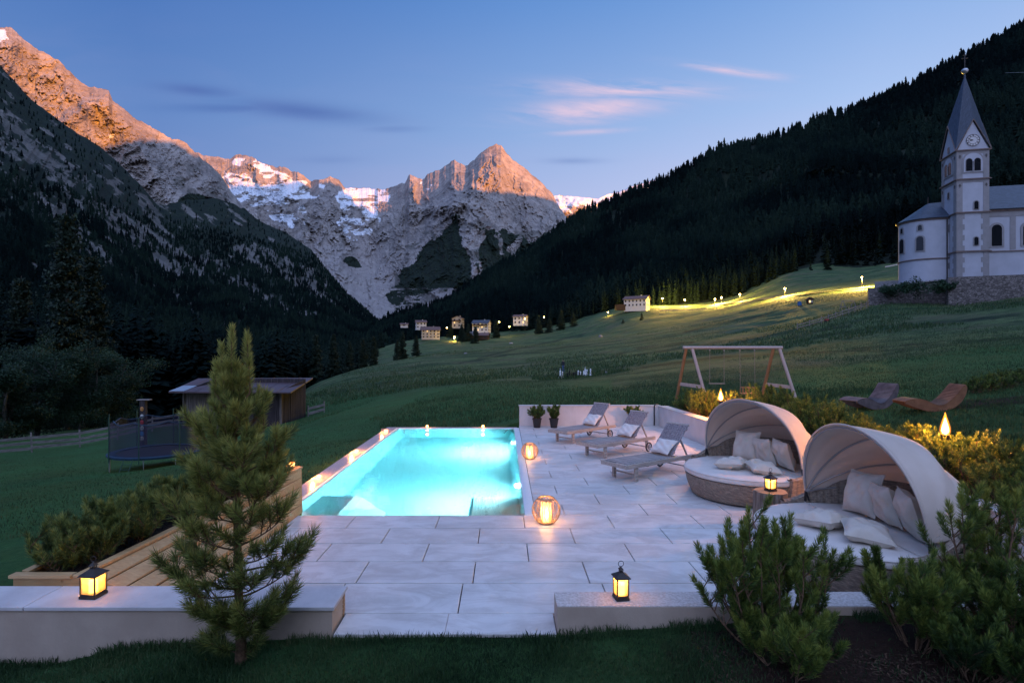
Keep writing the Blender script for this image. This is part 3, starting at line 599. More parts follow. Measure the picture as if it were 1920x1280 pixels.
# paving: one slab with open joints between individual stone slabs
V, Fq, A = [], [], []; rr = random.Random(5)
def tile(x0, x1, y0, y1, z=0.0, g=.0055, r=None):
    b = len(V); z0 = z + rr.uniform(-.0008, .0008); r = rr.random() if r is None else r
    x0 += g; x1 -= g; y0 += g * 1.7; y1 -= g * 1.7; e = .004
    for X_, Y_, Z_ in [(x0, y0, z0 - .03), (x1, y0, z0 - .03), (x1, y1, z0 - .03), (x0, y1, z0 - .03), (x0, y0, z0 - e), (x1, y0, z0 - e), (x1, y1, z0 - e), (x0, y1, z0 - e), (x0 + e, y0 + e, z0), (x1 - e, y0 + e, z0), (x1 - e, y1 - e, z0), (x0 + e, y1 - e, z0)]:
        V.append((X_, Y_, Z_)); A.append(r)
    for q in [(8, 9, 10, 11)] + [(4 + i, 4 + (i + 1) % 4, 8 + (i + 1) % 4, 8 + i) for i in range(4)] + [(i, (i + 1) % 4, 4 + (i + 1) % 4, 4 + i) for i in range(4)]: Fq.append([b + j for j in q])
PX0, PX1, PY0, PY1 = -3.20, .30, 8.15, 17.1       # pool water edge
PITCH = .5905
rows = [8.15 + PITCH * k for k in range(-4, 17)]
for k in range(-4, 16):
    y0, y1 = 8.15 + PITCH * k, 8.15 + PITCH * (k + 1)
    if y0 > 17.5: break
    y1 = min(y1, 17.55); xr = wall_x((y0 + y1) / 2) - .01; off = .28 if k % 2 else .88
    xs = [off + 1.2 * i for i in range(-5, 6)]
    lo = -3.0 if y1 < 8.2 else PX1 + .16
    cuts = [lo] + [x for x in xs if lo + .12 < x < xr - .1] + [xr]
    for a, b_ in zip(cuts, cuts[1:]):
        tile(a, b_, y0, y1)
yb = 8.15 - 4 * PITCH
for a, b_ in [(-3.0, -1.62), (-1.62, -.42), (1.0, 2.2), (2.2, 3.4), (3.4, 5.36)]: tile(a, b_, 5.13, yb)
tile(-.42, 1.0, 5.13, yb)
for a, b_ in [(-1.435, -.50), (-.50, .445)]: tile(a, b_, 4.755, 5.13, 0, .0015, .4)
me = fast_mesh('patio', np.array(V), np.array(Fq), attrs={'rnd': A})
patio = tag(link('patio', me, M['paving']), 'pale stone paved terrace around the swimming pool', kind='structure')
mb = MB()
mb.box((1.0, (5.0 + PY0 - .012) / 2, -.19), (8.2, PY0 - .012 - 5.0, .31)); mb.box((-.495, 4.9, -.19), (1.86, .21, .31)); mb.box((2.83, (PY0 + 17.6) / 2, -.19), (4.7, 17.6 - PY0, .31))
for x0, x1, y0, y1 in []: pass
sl = mb.build('patio_base', M['joint']); tag(sl, 'dark bedding under the paving slabs', kind='structure')
mb = MB(); mb.box((-.495, 4.775, -.17), (1.9, .03, .26)); tag(mb.build('patio_edge', M['render_wall']), 'rendered edge below the terrace threshold', kind='structure')
# ------------------------------------------------------------------ swimming pool
pool = thing('swimming_pool', 'rectangular turquoise lit swimming pool sunk into the terrace', 'swimming pool', (0, 0, 0))
M['liner'] = mat('liner', (.60, .83, .86), (.56, .81, .85), 1.2, .5)
M['gutter'] = mat('gutter', (.70, .78, .80), (.62, .72, .75), 3, .4)
D = 1.45; sl = .14
mb = MB(); x0, x1, y0, y1 = PX0, PX1, PY0, PY1
top = [(x0, y0, -.01), (x1, y0, -.01), (x1, y1, -.01), (x0, y1, -.01)]; bot = [(x0 + sl, y0 + .1, -D), (x1 - sl, y0 + .1, -D), (x1 - sl, y1 - .1, -D), (x0 + sl, y1 - .1, -D)]
mb.add(top + bot, [(4, 5, 6, 7)] + [(i, (i + 1) % 4, 4 + (i + 1) % 4, 4 + i) for i in range(4)])
mb.build('basin', M['liner'], pool, bevel=.06)
mb = MB()   # submerged seat box right, stair bench left
mb.prism([(PY0 + .02, -D + .01), (PY0 + 1.70, -D + .01), (PY0 + 1.62, -.52), (PY0 + .02, -.52)], 0, PX1 - .86, PX1 - .05)
mb.build('bench', M['liner'], pool, bevel=.05)
mb = MB(); pf = [(PY0 + .02, -D + .01), (PY0 + 1.65, -D + .01), (PY0 + 1.35, -.40), (PY0 + .02, -.40)]
xs = [PX0 + .04, PX0 + .62, PX0 + .74, PX0 + .86, PX0 + .98, PX0 + 1.15]; zs = [-.50, -.50, -.60, -.86, -1.15, -D + .01]
Pg = [[(x, PY0 + .02, z), (x, PY0 + 1.65 + (x - PX0) * .02, z)] for x, z in zip(xs, zs)]; mb.grid(Pg)
mb.add([(x, PY0 + 1.65 + (x - PX0) * .02, z) for x, z in zip(xs, zs)] + [(x, PY0 + 1.65, -D + .005) for x in xs], [(i, i + 1, 7 + i, 6 + i) for i in range(5)])
mb.build('bench', M['liner'], pool, smooth=False)
def mosaic(t, vec, col):
    br = t.new('ShaderNodeTexBrick'); t.l.new(vec, br.inputs['Vector']); br.offset = 0; br.inputs['Scale'].default_value = 1
    br.inputs['Brick Width'].default_value = .025; br.inputs['Row Height'].default_value = .025; br.inputs['Mortar Size'].default_value = .002
    br.inputs['Color1'].default_value = (.52, .47, .49, 1); br.inputs['Color2'].default_value = (.40, .36, .40, 1); br.inputs['Mortar'].default_value = (.25, .23, .24, 1); return br.outputs[0]
M['mosaic'] = mat('mosaic', (.4, .36, .4), rough=.22, extra=mosaic, spec=.6)
mb = MB()
mb.box((PX0 - .21, (PY0 - .1 + PY1 + .16) / 2, -.055), (.30, PY1 - PY0 + .26, .11)); mb.box(((PX0 - .06 + PX1 + .1) / 2, PY1 + .11, -.0565), (PX1 - PX0 + .16, .14, .107))
mb.build('coping', M['mosaic'], pool, bevel=.006)
mb = MB()
mb.box((PX0 - .03, (PY0 + PY1) / 2, -.06), (.058, PY1 - PY0, .11)); mb.box(((PX0 + PX1) / 2, PY1 + .02, -.06), (PX1 - PX0 - .002, .038, .11))
mb.box((PX1 + .08, (PY0 + PY1) / 2 + .02, -.045), (.155, PY1 - PY0 + .03, .085)); mb.build('rim', M['gutter'], pool, bevel=.01)
mb = MB(); mb.box((PX1 + .075, (PY0 + PY1) / 2, .0045), (.05, PY1 - PY0 - .1, .006)); mb.build('gutter_grate', M['gutter'], pool)
mb = MB(); mb.box((PX0 - .355, (PY0 + PY1) / 2 + .08, -1.2), (.03, PY1 - PY0 + .36, 2.3)); mb.box(((PX0 + PX1) / 2 - .1, PY1 + .195, -1.2), (PX1 - PX0 + .9, .03, 2.3)); mb.build('outer_wall', M['render_wall'], pool)
mb = MB(); mb.tube([(-2.98, PY1 - .25, -.02), (-2.85, PY1 - .95, -.03)], .012, 6); mb.build('rail', mat('dark_steel', (.05, .07, .08), rough=.4), pool)
mb = MB(); mb.tube([(.10, PY1 - .25, -.02), (.0, PY1 - .95, -.03)], .012, 6); mb.build('rail', bpy.data.materials['dark_steel'], pool)
M['uw'] = emit('underwater_lamp', (.75, .95, 1), 60)
for Yl in (14.9, 10.35):
    o = MB().lathe([(.085, 0), (.085, .02), (.05, .03)], 16).build('underwater_lamp', M['uw'], pool)
    o.location = (PX1 - sl * .4 - .015, Yl, -.34); o.rotation_euler = (0, R(-90), 0)
    l = bpy.data.lights.new('pool_light', 'SPOT'); l.energy = 290; l.color = (.62, .95, 1.0); l.spot_size = R(172); l.spot_blend = .5; l.shadow_soft_size = .09
    lo_ = bpy.data.objects.new('pool_light', l); COL.objects.link(lo_); lo_.parent = pool; lo_.location = (PX1 - .16, Yl, -.34)
    lo_.rotation_euler = Vector((-1, 0, -.30)).to_track_quat('-Z', 'Y').to_euler()
for Yl in (14.9, 10.35):   # the focused part of each underwater lamp's beam
    l = bpy.data.lights.new('pool_beam', 'SPOT'); l.energy = 70; l.color = (.80, .98, 1.0); l.spot_size = R(56); l.spot_blend = 1; l.shadow_soft_size = .07
    lo_ = bpy.data.objects.new('pool_beam', l); COL.objects.link(lo_); lo_.parent = pool; lo_.location = (PX1 - .17, Yl, -.34); lo_.rotation_euler = Vector((-1, 0, -.66)).to_track_quat('-Z', 'Y').to_euler()
wm = bpy.data.materials.new('water'); wm.use_nodes = True; t = NT(wm.node_tree); wm.node_tree.nodes.remove(wm.node_tree.nodes['Principled BSDF'])
gl_ = t.new('ShaderNodeBsdfGlass'); gl_.inputs['IOR'].default_value = 1.33; gl_.inputs['Roughness'].default_value = 0.0; gl_.inputs['Color'].default_value = (1, 1, 1, 1)
tc_ = t.new('ShaderNodeTexCoord').outputs['Object']; bn = t.new('ShaderNodeBump'); bn.inputs['Strength'].default_value = .10; bn.inputs['Distance'].default_value = .02
t.set(bn.inputs['Height'], t.noise(tc_, 1.6, 2, .4)); t.l.new(bn.outputs[0], gl_.inputs['Normal'])
lp_ = t.n['Material Output']; t.l.new(gl_.outputs[0], lp_.inputs[0])
va = t.new('ShaderNodeVolumeAbsorption'); va.inputs['Color'].default_value = (.55, .94, .975, 1); va.inputs['Density'].default_value = .36; t.l.new(va.outputs[0], lp_.inputs[1])
mb = MB(); e = .03; zt = -.030; mb.box(((PX0 + PX1) / 2, (PY0 + PY1) / 2, (zt - D - .1) / 2), (PX1 - PX0 + 2 * e, PY1 - PY0 + 2 * e, D + .1 + zt))
tag(mb.build('pool_water', wm), 'clear glowing turquoise water filling the pool', kind='structure')
# ------------------------------------------------------------------ low walls
lw = thing('low_wall', 'long low rendered wall with stone top at the left front of the terrace', 'wall', (0, 0, 0))
mb = MB(); mb.prism([(-1.455, 4.79), (-1.455, 5.18), (-12, 5.18), (-12, 4.79)], 2, -1.6, .185); mb.build('wall_body', M['render_wall'], lw)
M['slab_top'] = mat('slab_top', (.62, .60, .60), (.50, .47, .47), 3, .55, .15, 40, extra=lambda t, v, c: t.mix(t.ramp(t.noise(v, 45, 4, .75), [(.62, 0), (.72, .5)]), c, (.28, .26, .25)))
mb = MB()
for a, b_ in [(-12, -7.1), (-7.098, -4.06), (-4.057, -1.435)]: mb.box(((a + b_) / 2, 4.985, .2025), (b_ - a - .004, .43, .032))
mb.build('coping', M['slab_top'], lw, bevel=.004)
mb = MB()
for i in range(5): mb.lathe([(.019, 0), (.019, .004)], 10, (0, 0, 0)); 
mb = MB()
for i in range(5): mb.box((-1.4525, 5.125, .155 - i * .04), (.006, .05, .032))
mb.build('hose_bracket', mat('holes', (.32, .18, .09), (.5, .3, .16), 60), lw, bevel=.003)
rw = thing('low_wall', 'short low rendered wall with rough top right of the terrace threshold', 'wall', (0, 0, 0))
mb = MB(); mb.box((3.1, 4.925, -.05), (5.3, .29, .53)); mb.build('wall_body', M['render_wall'], rw, bevel=.004)
M['rough_top'] = mat('rough_top', (.58, .55, .53), (.42, .38, .35), 40, .85, .8, 55, ramp=(.4, .6), bdist=.006)
mb = MB(); mb.box((3.1, 4.925, .2185), (5.3, .286, .006)); mb.build('coping', M['rough_top'], rw)
bw = thing('retaining_wall', 'white rendered wall across the back of the terrace behind the loungers', 'wall', (0, 0, 0))
mb = MB(); mb.box((2.66, 17.7, -.35), (4.36, .28, 1.90)); mb.build('wall_body', M['white_wall'], bw, bevel=.004)
mb = MB(); mb.box((2.67, 17.7, .612), (4.42, .31, .022)); mb.build('coping', M['coping_stone'], bw, bevel=.003)
sw = thing('retaining_wall', 'white rendered wall along the right side of the terrace in front of the hedge', 'wall', (0, 0, 0))
mb = MB(); n = 14; ys = np.linspace(17.55, 4.8, n)
mb.add([p for y in ys for p in [(wall_x(y), y, -1.3), (wall_x(y) + .26, y, -1.3), (wall_x(y) + .26, y, .598), (wall_x(y), y, .598)]], [(4 * i + j, 4 * i + (j + 1) % 4, 4 * i + 4 + (j + 1) % 4, 4 * i + 4 + j) for i in range(n - 1) for j in range(4)] + [(0, 1, 2, 3), tuple(4 * n - 4 + j for j in range(4))])
mb.build('wall_body', M['white_wall'], sw)
mb = MB(); mb.add([p for y in ys for p in [(wall_x(y) - .015, y, .599), (wall_x(y) + .275, y, .599), (wall_x(y) + .275, y, .622), (wall_x(y) - .015, y, .622)]], [(4 * i + j, 4 * i + (j + 1) % 4, 4 * i + 4 + (j + 1) % 4, 4 * i + 4 + j) for i in range(n - 1) for j in range(4)] + [(0, 1, 2, 3), tuple(4 * n - 4 + j for j in range(4))])
mb.build('coping', M['coping_stone'], sw)
mb = MB(); mb.tube([(4.86, 17.9, .64), (4.74, 17.68, .655), (4.66, 17.52, .63), (4.65, 17.50, .4), (4.66, 17.51, .2), (4.65, 17.5, .02)], .019, 8)
tag(mb.build('cable', mat('black_rubber', (.02, .02, .022), rough=.5), smooth=True), 'black cable hanging down the inner corner of the white wall', 'cable')
# ------------------------------------------------------------------ timber planter
def boards(t, vec, col):
    n = t.noise(t.mapping(vec, (1.2, 14, 14)), 2.2, 7, .62, 1.2)
    col = t.mix(t.ramp(n, [(.35, 0), (.7, .7)]), col, (.34, .20, .085))
    return t.mix(t.ramp(t.noise(vec, 9, 2, .4), [(.72, 0), (.78, .7)]), col, (.20, .10, .04))
M['larch'] = mat('larch', (.56, .39, .20), (.50, .33, .16), 3, .6, .2, 30, extra=boards)
pl = thing('timber_planter', 'long pale timber planter with sloping boarded side beside the pool', 'planter', (-3.5, 6.8, 0))
def L3(a, b, s): return tuple(a[i] + (b[i] - a[i]) * s for i in range(3))
o_ = Vector((3.5, -6.8, 0))
T0, T1 = (-3.93, 5.3, .275), (-2.97, 8.3, .64); B0, B1 = (-2.985, 5.22, -.0), (-2.955, 8.3, .0)
nb = 5; mb = MB()
for i in range(nb):
    s0, s1 = i / nb + .006, (i + 1) / nb - .006
    q = [L3(B0, T0, s0), L3(B1, T1, s0), L3(B1, T1, s1), L3(B0, T0, s1)]
    off = [Vector(p) + o_ + Vector((-.03, 0, -.03)) for p in q]; q = [Vector(p) + o_ for p in q]
    mb.add(q + off, [(0, 1, 2, 3), (7, 6, 5, 4)] + [(j, 4 + j, 4 + (j + 1) % 4, (j + 1) % 4) for j in range(4)])
mb.build('board_side', M['larch'], pl, bevel=.006)
LT0, LT1 = (-4.56, 5.3, .275), (-3.72, 8.3, .64)
def capbar(mb, a, b, w_, h_): mb.bar(Vector(a) + o_, Vector(b) + o_, w_, h_)
mb = MB(); capbar(mb, (-3.965, 5.235, .285), (-3.0, 8.33, .652), .085, .03); capbar(mb, (-4.53, 5.35, .285), (-3.70, 8.30, .652), .085, .03); capbar(mb, (-4.59, 5.275, .285), (-4.015, 5.275, .285), .09, .032); capbar(mb, (-3.66, 8.30, .655), (-3.06, 8.30, .655), .08, .03)
mb.build('rim', M['larch'], pl, bevel=.004)
mb = MB()
for i in range(4): z = .205 - i * .135; mb.add([Vector(p) + o_ for p in [(-4.57, 5.262, z - .062), (-3.93 + .2 * i, 5.262, z - .062), (-3.93 + .2 * i, 5.262, z + .062), (-4.57, 5.262, z + .062), (-4.57, 5.285, z - .062), (-3.93 + .2 * i, 5.285, z - .062), (-3.93 + .2 * i, 5.285, z + .062), (-4.57, 5.285, z + .062)]], [(0, 1, 2, 3), (7, 6, 5, 4), (0, 4, 5, 1), (1, 5, 6, 2), (2, 6, 7, 3), (3, 7, 4, 0)])
mb.build('board_front', M['larch'], pl, bevel=.004)
mb = MB(); mb.add([Vector(p) + o_ for p in [(-4.56, 5.3, -1.2), (-4.56, 5.3, .26), (-3.72, 8.3, .62), (-3.72, 8.3, -1.2)]], [(0, 1, 2, 3)]); mb.add([Vector(p) + o_ for p in [(-3.75, 8.3, -1.2), (-3.75, 8.3, .63), (-2.975, 8.3, .63), (-2.96, 8.3, -1.2)]], [(0, 1, 2, 3)])
mb.build('board_back', M['larch'], pl, solid=.02)
M['soil'] = mat('soil', (.018, .012, .009), (.06, .04, .028), 25, .95, 1.0, 40, bdist=.03)
mb = MB(); mb.grid([[(L3(T0, T1, i / 12)[0] + o_.x - .06, L3(T0, T1, i / 12)[1] + o_.y, L3(T0, T1, i / 12)[2] - .06 + .015 * math.sin(i * 3)), (L3(LT0, LT1, i / 12)[0] + o_.x + .04, L3(LT0, LT1, i / 12)[1] + o_.y, L3(LT0, LT1, i / 12)[2] - .07)] for i in range(13)]); mb.build('soil', M['soil'], pl)
# ------------------------------------------------------------------ furniture materials
def weave(name, c1, c2, mort, bw=.055, rh=.011):
    m = bpy.data.materials.new(name); m.use_nodes = True; t = NT(m.node_tree); b = m.node_tree.nodes['Principled BSDF']; b.inputs['Roughness'].default_value = .6
    uv = t.new('ShaderNodeTexCoord').outputs['UV']; br = t.new('ShaderNodeTexBrick'); t.l.new(uv, br.inputs['Vector']); br.offset = .5
    for k_, v_ in (('Scale', 1), ('Brick Width', bw), ('Row Height', rh), ('Mortar Size', .0016), ('Mortar Smooth', .6), ('Bias', 0)): br.inputs[k_].default_value = v_
    br.inputs['Color1'].default_value = (*c1, 1); br.inputs['Color2'].default_value = (*c2, 1); br.inputs['Mortar'].default_value = (*mort, 1)
    c = t.mix(t.ramp(t.noise(uv, 26, 3, .6), [(.35, .0), (.7, .75)]), br.outputs[0], tuple(x * .45 for x in c2)); t.set(b.inputs['Base Color'], c)
    bn = t.new('ShaderNodeBump'); bn.inputs['Strength'].default_value = 1; bn.inputs['Distance'].default_value = .006
    sx = t.new('ShaderNodeSeparateXYZ'); t.l.new(uv, sx.inputs[0])
    wv = t.math('MULTIPLY', t.math('SINE', t.math('MULTIPLY', sx.outputs[0], 6.283 / bw)), .5)
    t.set(bn.inputs['Height'], t.math('SUBTRACT', t.math('ADD', wv, 1), t.math('MULTIPLY', br.outputs[1], 1.2))); t.l.new(bn.outputs[0], b.inputs['Normal']); return m
M['wicker'] = weave('wicker', (.42, .33, .25), (.27, .205, .155), (.05, .035, .028), .085, .020)
M['fabric'] = mat('fabric', (.58, .53, .48), (.53, .48, .43), 9, .85, .25, 14, bdist=.006)
M['cushion'] = mat('cushion_fabric', (.70, .65, .60), (.64, .59, .54), 6, .9, .35, 9, bdist=.008)
M['pillow'] = mat('pillow_fabric', (.64, .58, .50), (.58, .52, .44), 7, .9, .5, 10, bdist=.008)
M['canopy'] = mat('canopy_fabric', (.70, .61, .53), (.64, .55, .47), 3, .8, .35, 4, bdist=.02)
_t = NT(M['canopy'].node_tree); _tr = _t.new('ShaderNodeBsdfTranslucent'); _tr.inputs[0].default_value = (.62, .56, .5, 1); _mx = _t.new('ShaderNodeMixShader'); _mx.inputs[0].default_value = .22
_t.l.new(M['canopy'].node_tree.nodes['Principled BSDF'].outputs[0], _mx.inputs[1]); _t.l.new(_tr.outputs[0], _mx.inputs[2]); _t.l.new(_mx.outputs[0], M['canopy'].node_tree.nodes['Material Output'].inputs[0])
M['alu'] = mat('aluminium', (.35, .34, .34), rough=.35, metal=.6)
def grey_wood(name, c1, c2, st=(1.5, 22, 22)):
    return mat(name, c1, c2, 2.2, .75, .5, 6, stretch=st, detail=7, dist=.6, bdist=.004)
M['teak'] = grey_wood('weathered_teak', (.50, .45, .40), (.27, .235, .21)); M['teak_slat'] = grey_wood('teak_slat', (.40, .37, .36), (.20, .185, .19), (22, 1.5, 22))
M['teak_back'] = grey_wood('teak_back', (.34, .31, .32), (.15, .135, .15))
M['black_rubber'] = bpy.data.materials['black_rubber']; M['wheel'] = mat('wheel_plastic', (.22, .22, .23), rough=.5)
# ------------------------------------------------------------------ cushions
def pillow_mesh(w_, h_, th, seed=0, n=18, sag=.0):
    r = np.random.default_rng(seed); mb = MB(); ph = r.random(4) * 6
    def P(i, j, s):
        a, b = -1 + 2 * i / n, -1 + 2 * j / n
        pinch = 1 - .10 * (1 - a * a) * abs(b)**3 - .0; pin2 = 1 - .10 * (1 - b * b) * abs(a)**3
        x, y = a * w_ / 2 * pin2 * (1 - .05 * b * b * (1 - abs(a))), b * h_ / 2 * pinch
        f = ((1 - a**4) * (1 - b**4))**.62
        z = s * th / 2 * f * (1 + .10 * math.sin(3 * a + ph[0]) * math.cos(2.6 * b + ph[1])) + .012 * math.sin(5 * a + 4 * b + ph[2]) * f + .010 * math.sin(9 * a - 7 * b + ph[3]) * f * s
        z += -sag * (b - a * .3)**2 * h_ * .2
        return (x, y, z)
    for s in (1, -1): mb.grid([[P(i, j, s) for j in range(n + 1)] for i in range(n + 1)], flip=(s < 0))
    edge = [P(i, 0, 0) for i in range(n)] + [P(n, j, 0) for j in range(n)] + [P(i, n, 0) for i in range(n, 0, -1)] + [P(0, j, 0) for j in range(n, 0, -1)]
    return mb, edge
def pillow(loc, rot, size, label, seed, group, mt=None, th=.17, piping=True):
    mb, edge = pillow_mesh(size[0], size[1], th, seed)
    o = mb.build('pillow', mt or M['pillow'], smooth=True); o.data.polygons.foreach_set('use_smooth', np.ones(len(o.data.polygons), bool))
    o.location = loc; o.rotation_euler = rot; tag(o, label, 'pillow', group)
    if piping: MB().tube(edge, .0055, 6, closed=True).build('piping', mt or M['pillow'], o, smooth=True)
    return o
# ------------------------------------------------------------------ daybed
def daybed(loc, rz, label):
    t = thing('daybed', label, 'daybed', loc, rz, 'round wicker daybeds with folding canopies')
    # local frame: open front towards -X, backrest towards +X, pivots at +-Y
    prof = [(.90, .03), (.93, .10), (.965, .2), (.985, .30), (.99, .345)]
    MB().lathe(prof, 64).build('base', M['wicker'], t, smooth=True)
    cu = [(.90, .345), (.97, .350), (1.005, .37), (1.015, .40), (1.005, .43), (.975, .452), (.90, .460), (.45, .468), (.02, .47)]
    o = MB().lathe(cu, 64, capb=True, capt=True).build('mattress', M['cushion'], t, smooth=True); o.data.polygons.foreach_set('use_smooth', np.ones(len(o.data.polygons), bool))
    MB().tube([(1.012 * math.cos(a), 1.012 * math.sin(a), .437) for a in np.linspace(0, 2 * math.pi, 64, endpoint=False)], .006, 6, closed=True).build('piping', M['cushion'], o, smooth=True)
    MB().tube([(-.02, y, .476) for y in np.linspace(-.93, .93, 12)], .004, 6).build('seam', M['fabric'], o)
    # wicker backrest shell, from arm to arm round the back
    def back(a, s, out):
        th = -104 + 208 * a; c = math.cos(R(th)); hh = .47 + .33 * sstep(-.1, .75, c + .10) - 0.0
        rad = 1.03 + .05 * s if out else .955 + .045 * s
        z = .30 + (hh - .30) * s if not out else .02 + (hh - .02) * s
        return (rad * math.cos(R(th)), rad * math.sin(R(th)), float(z))
    na = 60; inner = [[back(i / na, s, False) for s in np.linspace(0, 1, 8)] for i in range(na + 1)]; outer = [[back(i / na, s, True) for s in np.linspace(0, 1, 10)] for i in range(na + 1)]
    mb = MB(); mb.grid(inner); mb.grid(outer, flip=True)
    rimp = []
    for i in range(na + 1):
        a, b = Vector(inner[i][-1]), Vector(outer[i][-1]); m = (a + b) / 2
        rimp.append([tuple(a), tuple(a * .7 + b * .3 + Vector((0, 0, .018))), tuple(m + Vector((0, 0, .024))), tuple(a * .3 + b * .7 + Vector((0, 0, .018))), tuple(b)])
    mb.grid(rimp)
    for i in (0, na):
        col = [inner[i][k_] for k_ in range(8)][::-1] + [outer[i][k_] for k_ in range(10)]; c0 = Vector(inner[i][4]).lerp(Vector(outer[i][5]), .5)
        ring = [tuple(Vector(outer[i][0]).lerp(Vector(outer[i][9]), k_ / 9)) for k_ in range(10)]
        inn = [tuple(Vector(inner[i][0]).lerp(Vector(inner[i][7]), max(0, (k_ / 9 * .9 - .0)))) for k_ in range(10)]
        inn = [(Vector(inner[i][0]).x, Vector(inner[i][0]).y, .02 + (inner[i][7][2] - .02) * k_ / 9) for k_ in range(10)]
        mb.grid([ring, inn])
    mb.build('backrest', M['wicker'], t, smooth=True)
    # canopy: hoops pivoting about the two arm ends
    pz, pr, px_ = .60, .965, .03
    def hoop(ang, n_=29, r=pr, hx=1.0):
        c, s = math.cos(R(ang)), math.sin(R(ang)); pts = []
        for i in range(n_):
            ph = math.pi * i / (n_ - 1); y = -math.cos(ph) * r; k_ = math.sin(ph)**.86 * r * hx
            pts.append((px_ + k_ * c, y, pz + k_ * s))
        return pts
    angs = [97, 60, 31, 8]
    for a in angs: MB().tube(hoop(a, r=pr, hx=.965 if a > 20 else 1.1), .011, 8).build('hoop', M['alu'], t, smooth=True)
    P = []; segs = 9
    for k_ in range(3):
        for j in range(segs + (k_ == 2)):
            s = j / segs; a = angs[k_] + (angs[k_ + 1] - angs[k_]) * s; sag = 1 - [.035, .06, .05][k_] * math.sin(math.pi * s) ; hx = .985 if k_ < 2 else .985 + .12 * s
            H_ = hoop(a, 33, pr + .012, hx * sag)
            P.append([(x, y, z + .010 * math.sin(11 * s + 3 * y) * math.sin(math.pi * s) * (abs(y) > .3)) for x, y, z in H_])
    c_ = MB().grid(P).build('canopy', M['canopy'], t, smooth=True, solid=.004); c_.data.polygons.foreach_set('use_smooth', np.ones(len(c_.data.polygons), bool))
    MB().tube([(x - .004, y, z + .004) for x, y, z in hoop(98, 33, pr + .014, .99)], .011, 8).build('hem', M['canopy'], c_, smooth=True)
    for sy in (-1, 1):
        mb = MB(); mb.tube([(px_, sy * .985, .47), (px_, sy * .975, .62)], .014, 8); mb.tube([(px_ + .05, sy * .985, .47), (px_ + .0, sy * .97, .61)], .010, 8); mb.build('canopy_bracket', M['black_rubber'], t, smooth=True)
    return t
db1 = daybed((3.84, 6.18, 0), R(3), 'nearer wicker daybed with cream hood behind the front pine shrubs')
db2 = daybed((4.02, 9.30, 0), R(24), 'farther wicker daybed with cream hood between the loungers and the tree stump')
def on(db, x, y, z): return tuple(db.matrix_basis @ Vector((x, y, z)))
bpy.context.view_layer.update()
GP = 'cream cushions on the daybeds'
def lean(db, x, y, sz, seed, label, yaw=0, tilt=62, roll=0, th=.19):
    z = .47 + sz * .5 * math.sin(R(tilt)) + .02
    m = Matrix.Rotation(db.rotation_euler.z + R(yaw), 4, 'Z') @ Matrix.Rotation(R(90), 4, 'Z') @ Matrix.Rotation(R(tilt), 4, 'X') @ Matrix.Rotation(R(roll), 4, 'Z')
    return pillow(on(db, x, y, z), m.to_euler(), (sz, sz), label, seed, GP, th=th)
m90 = 0
for db, nm, s in ((db1, 'nearer', 1), (db2, 'farther', 2)):
    lean(db, .34, .36, .50, s * 10, 'large cushion leaning leftmost against the back of the %s daybed' % nm, yaw=-168 + 180 - 8 + 180, tilt=72, roll=4)
    lean(db, .32, -.04, .44, s * 10 + 1, 'cushion leaning in the middle of the three on the %s daybed' % nm, yaw=-14 + 180 + 180, tilt=74, roll=-4)
    lean(db, .30, -.42, .46, s * 10 + 2, 'cushion leaning rightmost against the back of the %s daybed' % nm, yaw=-24 + 180 + 180, tilt=73, roll=3)
    def flat(x, y, yaw, seed, label, tx=-6, ty=5):
        m = Matrix.Rotation(db.rotation_euler.z + R(yaw), 4, 'Z') @ Matrix.Rotation(R(tx), 4, 'X') @ Matrix.Rotation(R(ty), 4, 'Y')
        pillow(on(db, x, y, .55), m.to_euler(), (.48, .44), label, seed, GP, th=.17)
    flat(-.38, -.02, 28, s * 10 + 3, 'cushion lying flat toward the pool side of the %s daybed' % nm)
    flat(-.20, -.46, 62, s * 10 + 4, 'cushion lying flat at the near side of the %s daybed' % nm, 7, -4)
# ------------------------------------------------------------------ tree stump table
st = thing('stump_table', 'cut tree trunk table with cracked bark free wood between the daybeds', 'stump', (3.56, 7.55, 0))
M['bark'] = mat('stump_wood', (.30, .235, .185), (.12, .09, .07), 3, .85, .8, 5, stretch=(9, 9, 1.1), detail=8, dist=.8, bdist=.02)
P = []
for i in range(37):
    a = 2 * math.pi * i / 36; row = []
    for j in range(12):
        z = .50 * j / 11; r = .205 + .02 * (1 - z * 2)**2 + .006 * math.sin(5 * a) + .005 * math.sin(9 * a + 2 * z); cr = math.exp(-((((a - R(262) + math.pi) % (2 * math.pi)) - math.pi) / .055)**2); r *= 1 - .22 * cr
        row.append((r * math.cos(a), r * math.sin(a), z))
    P.append(row)
MB().grid(P, close_u=False).build('trunk', M['bark'], st, smooth=True)
def rings(t, v, c):
    wv = t.new('ShaderNodeTexWave', wave_type='RINGS', rings_direction='Z'); t.l.new(v, wv.inputs[0]); wv.inputs['Scale'].default_value = 28; wv.inputs['Distortion'].default_value = 2.5
    return t.mix(wv.outputs[1], (.50, .32, .19), (.34, .20, .11))
MB().add([p[-1] for p in P[:-1]] , [tuple(range(36))]).build('cut_top', mat('cut_wood', (.4, .3, .2), rough=.7, extra=rings), st)
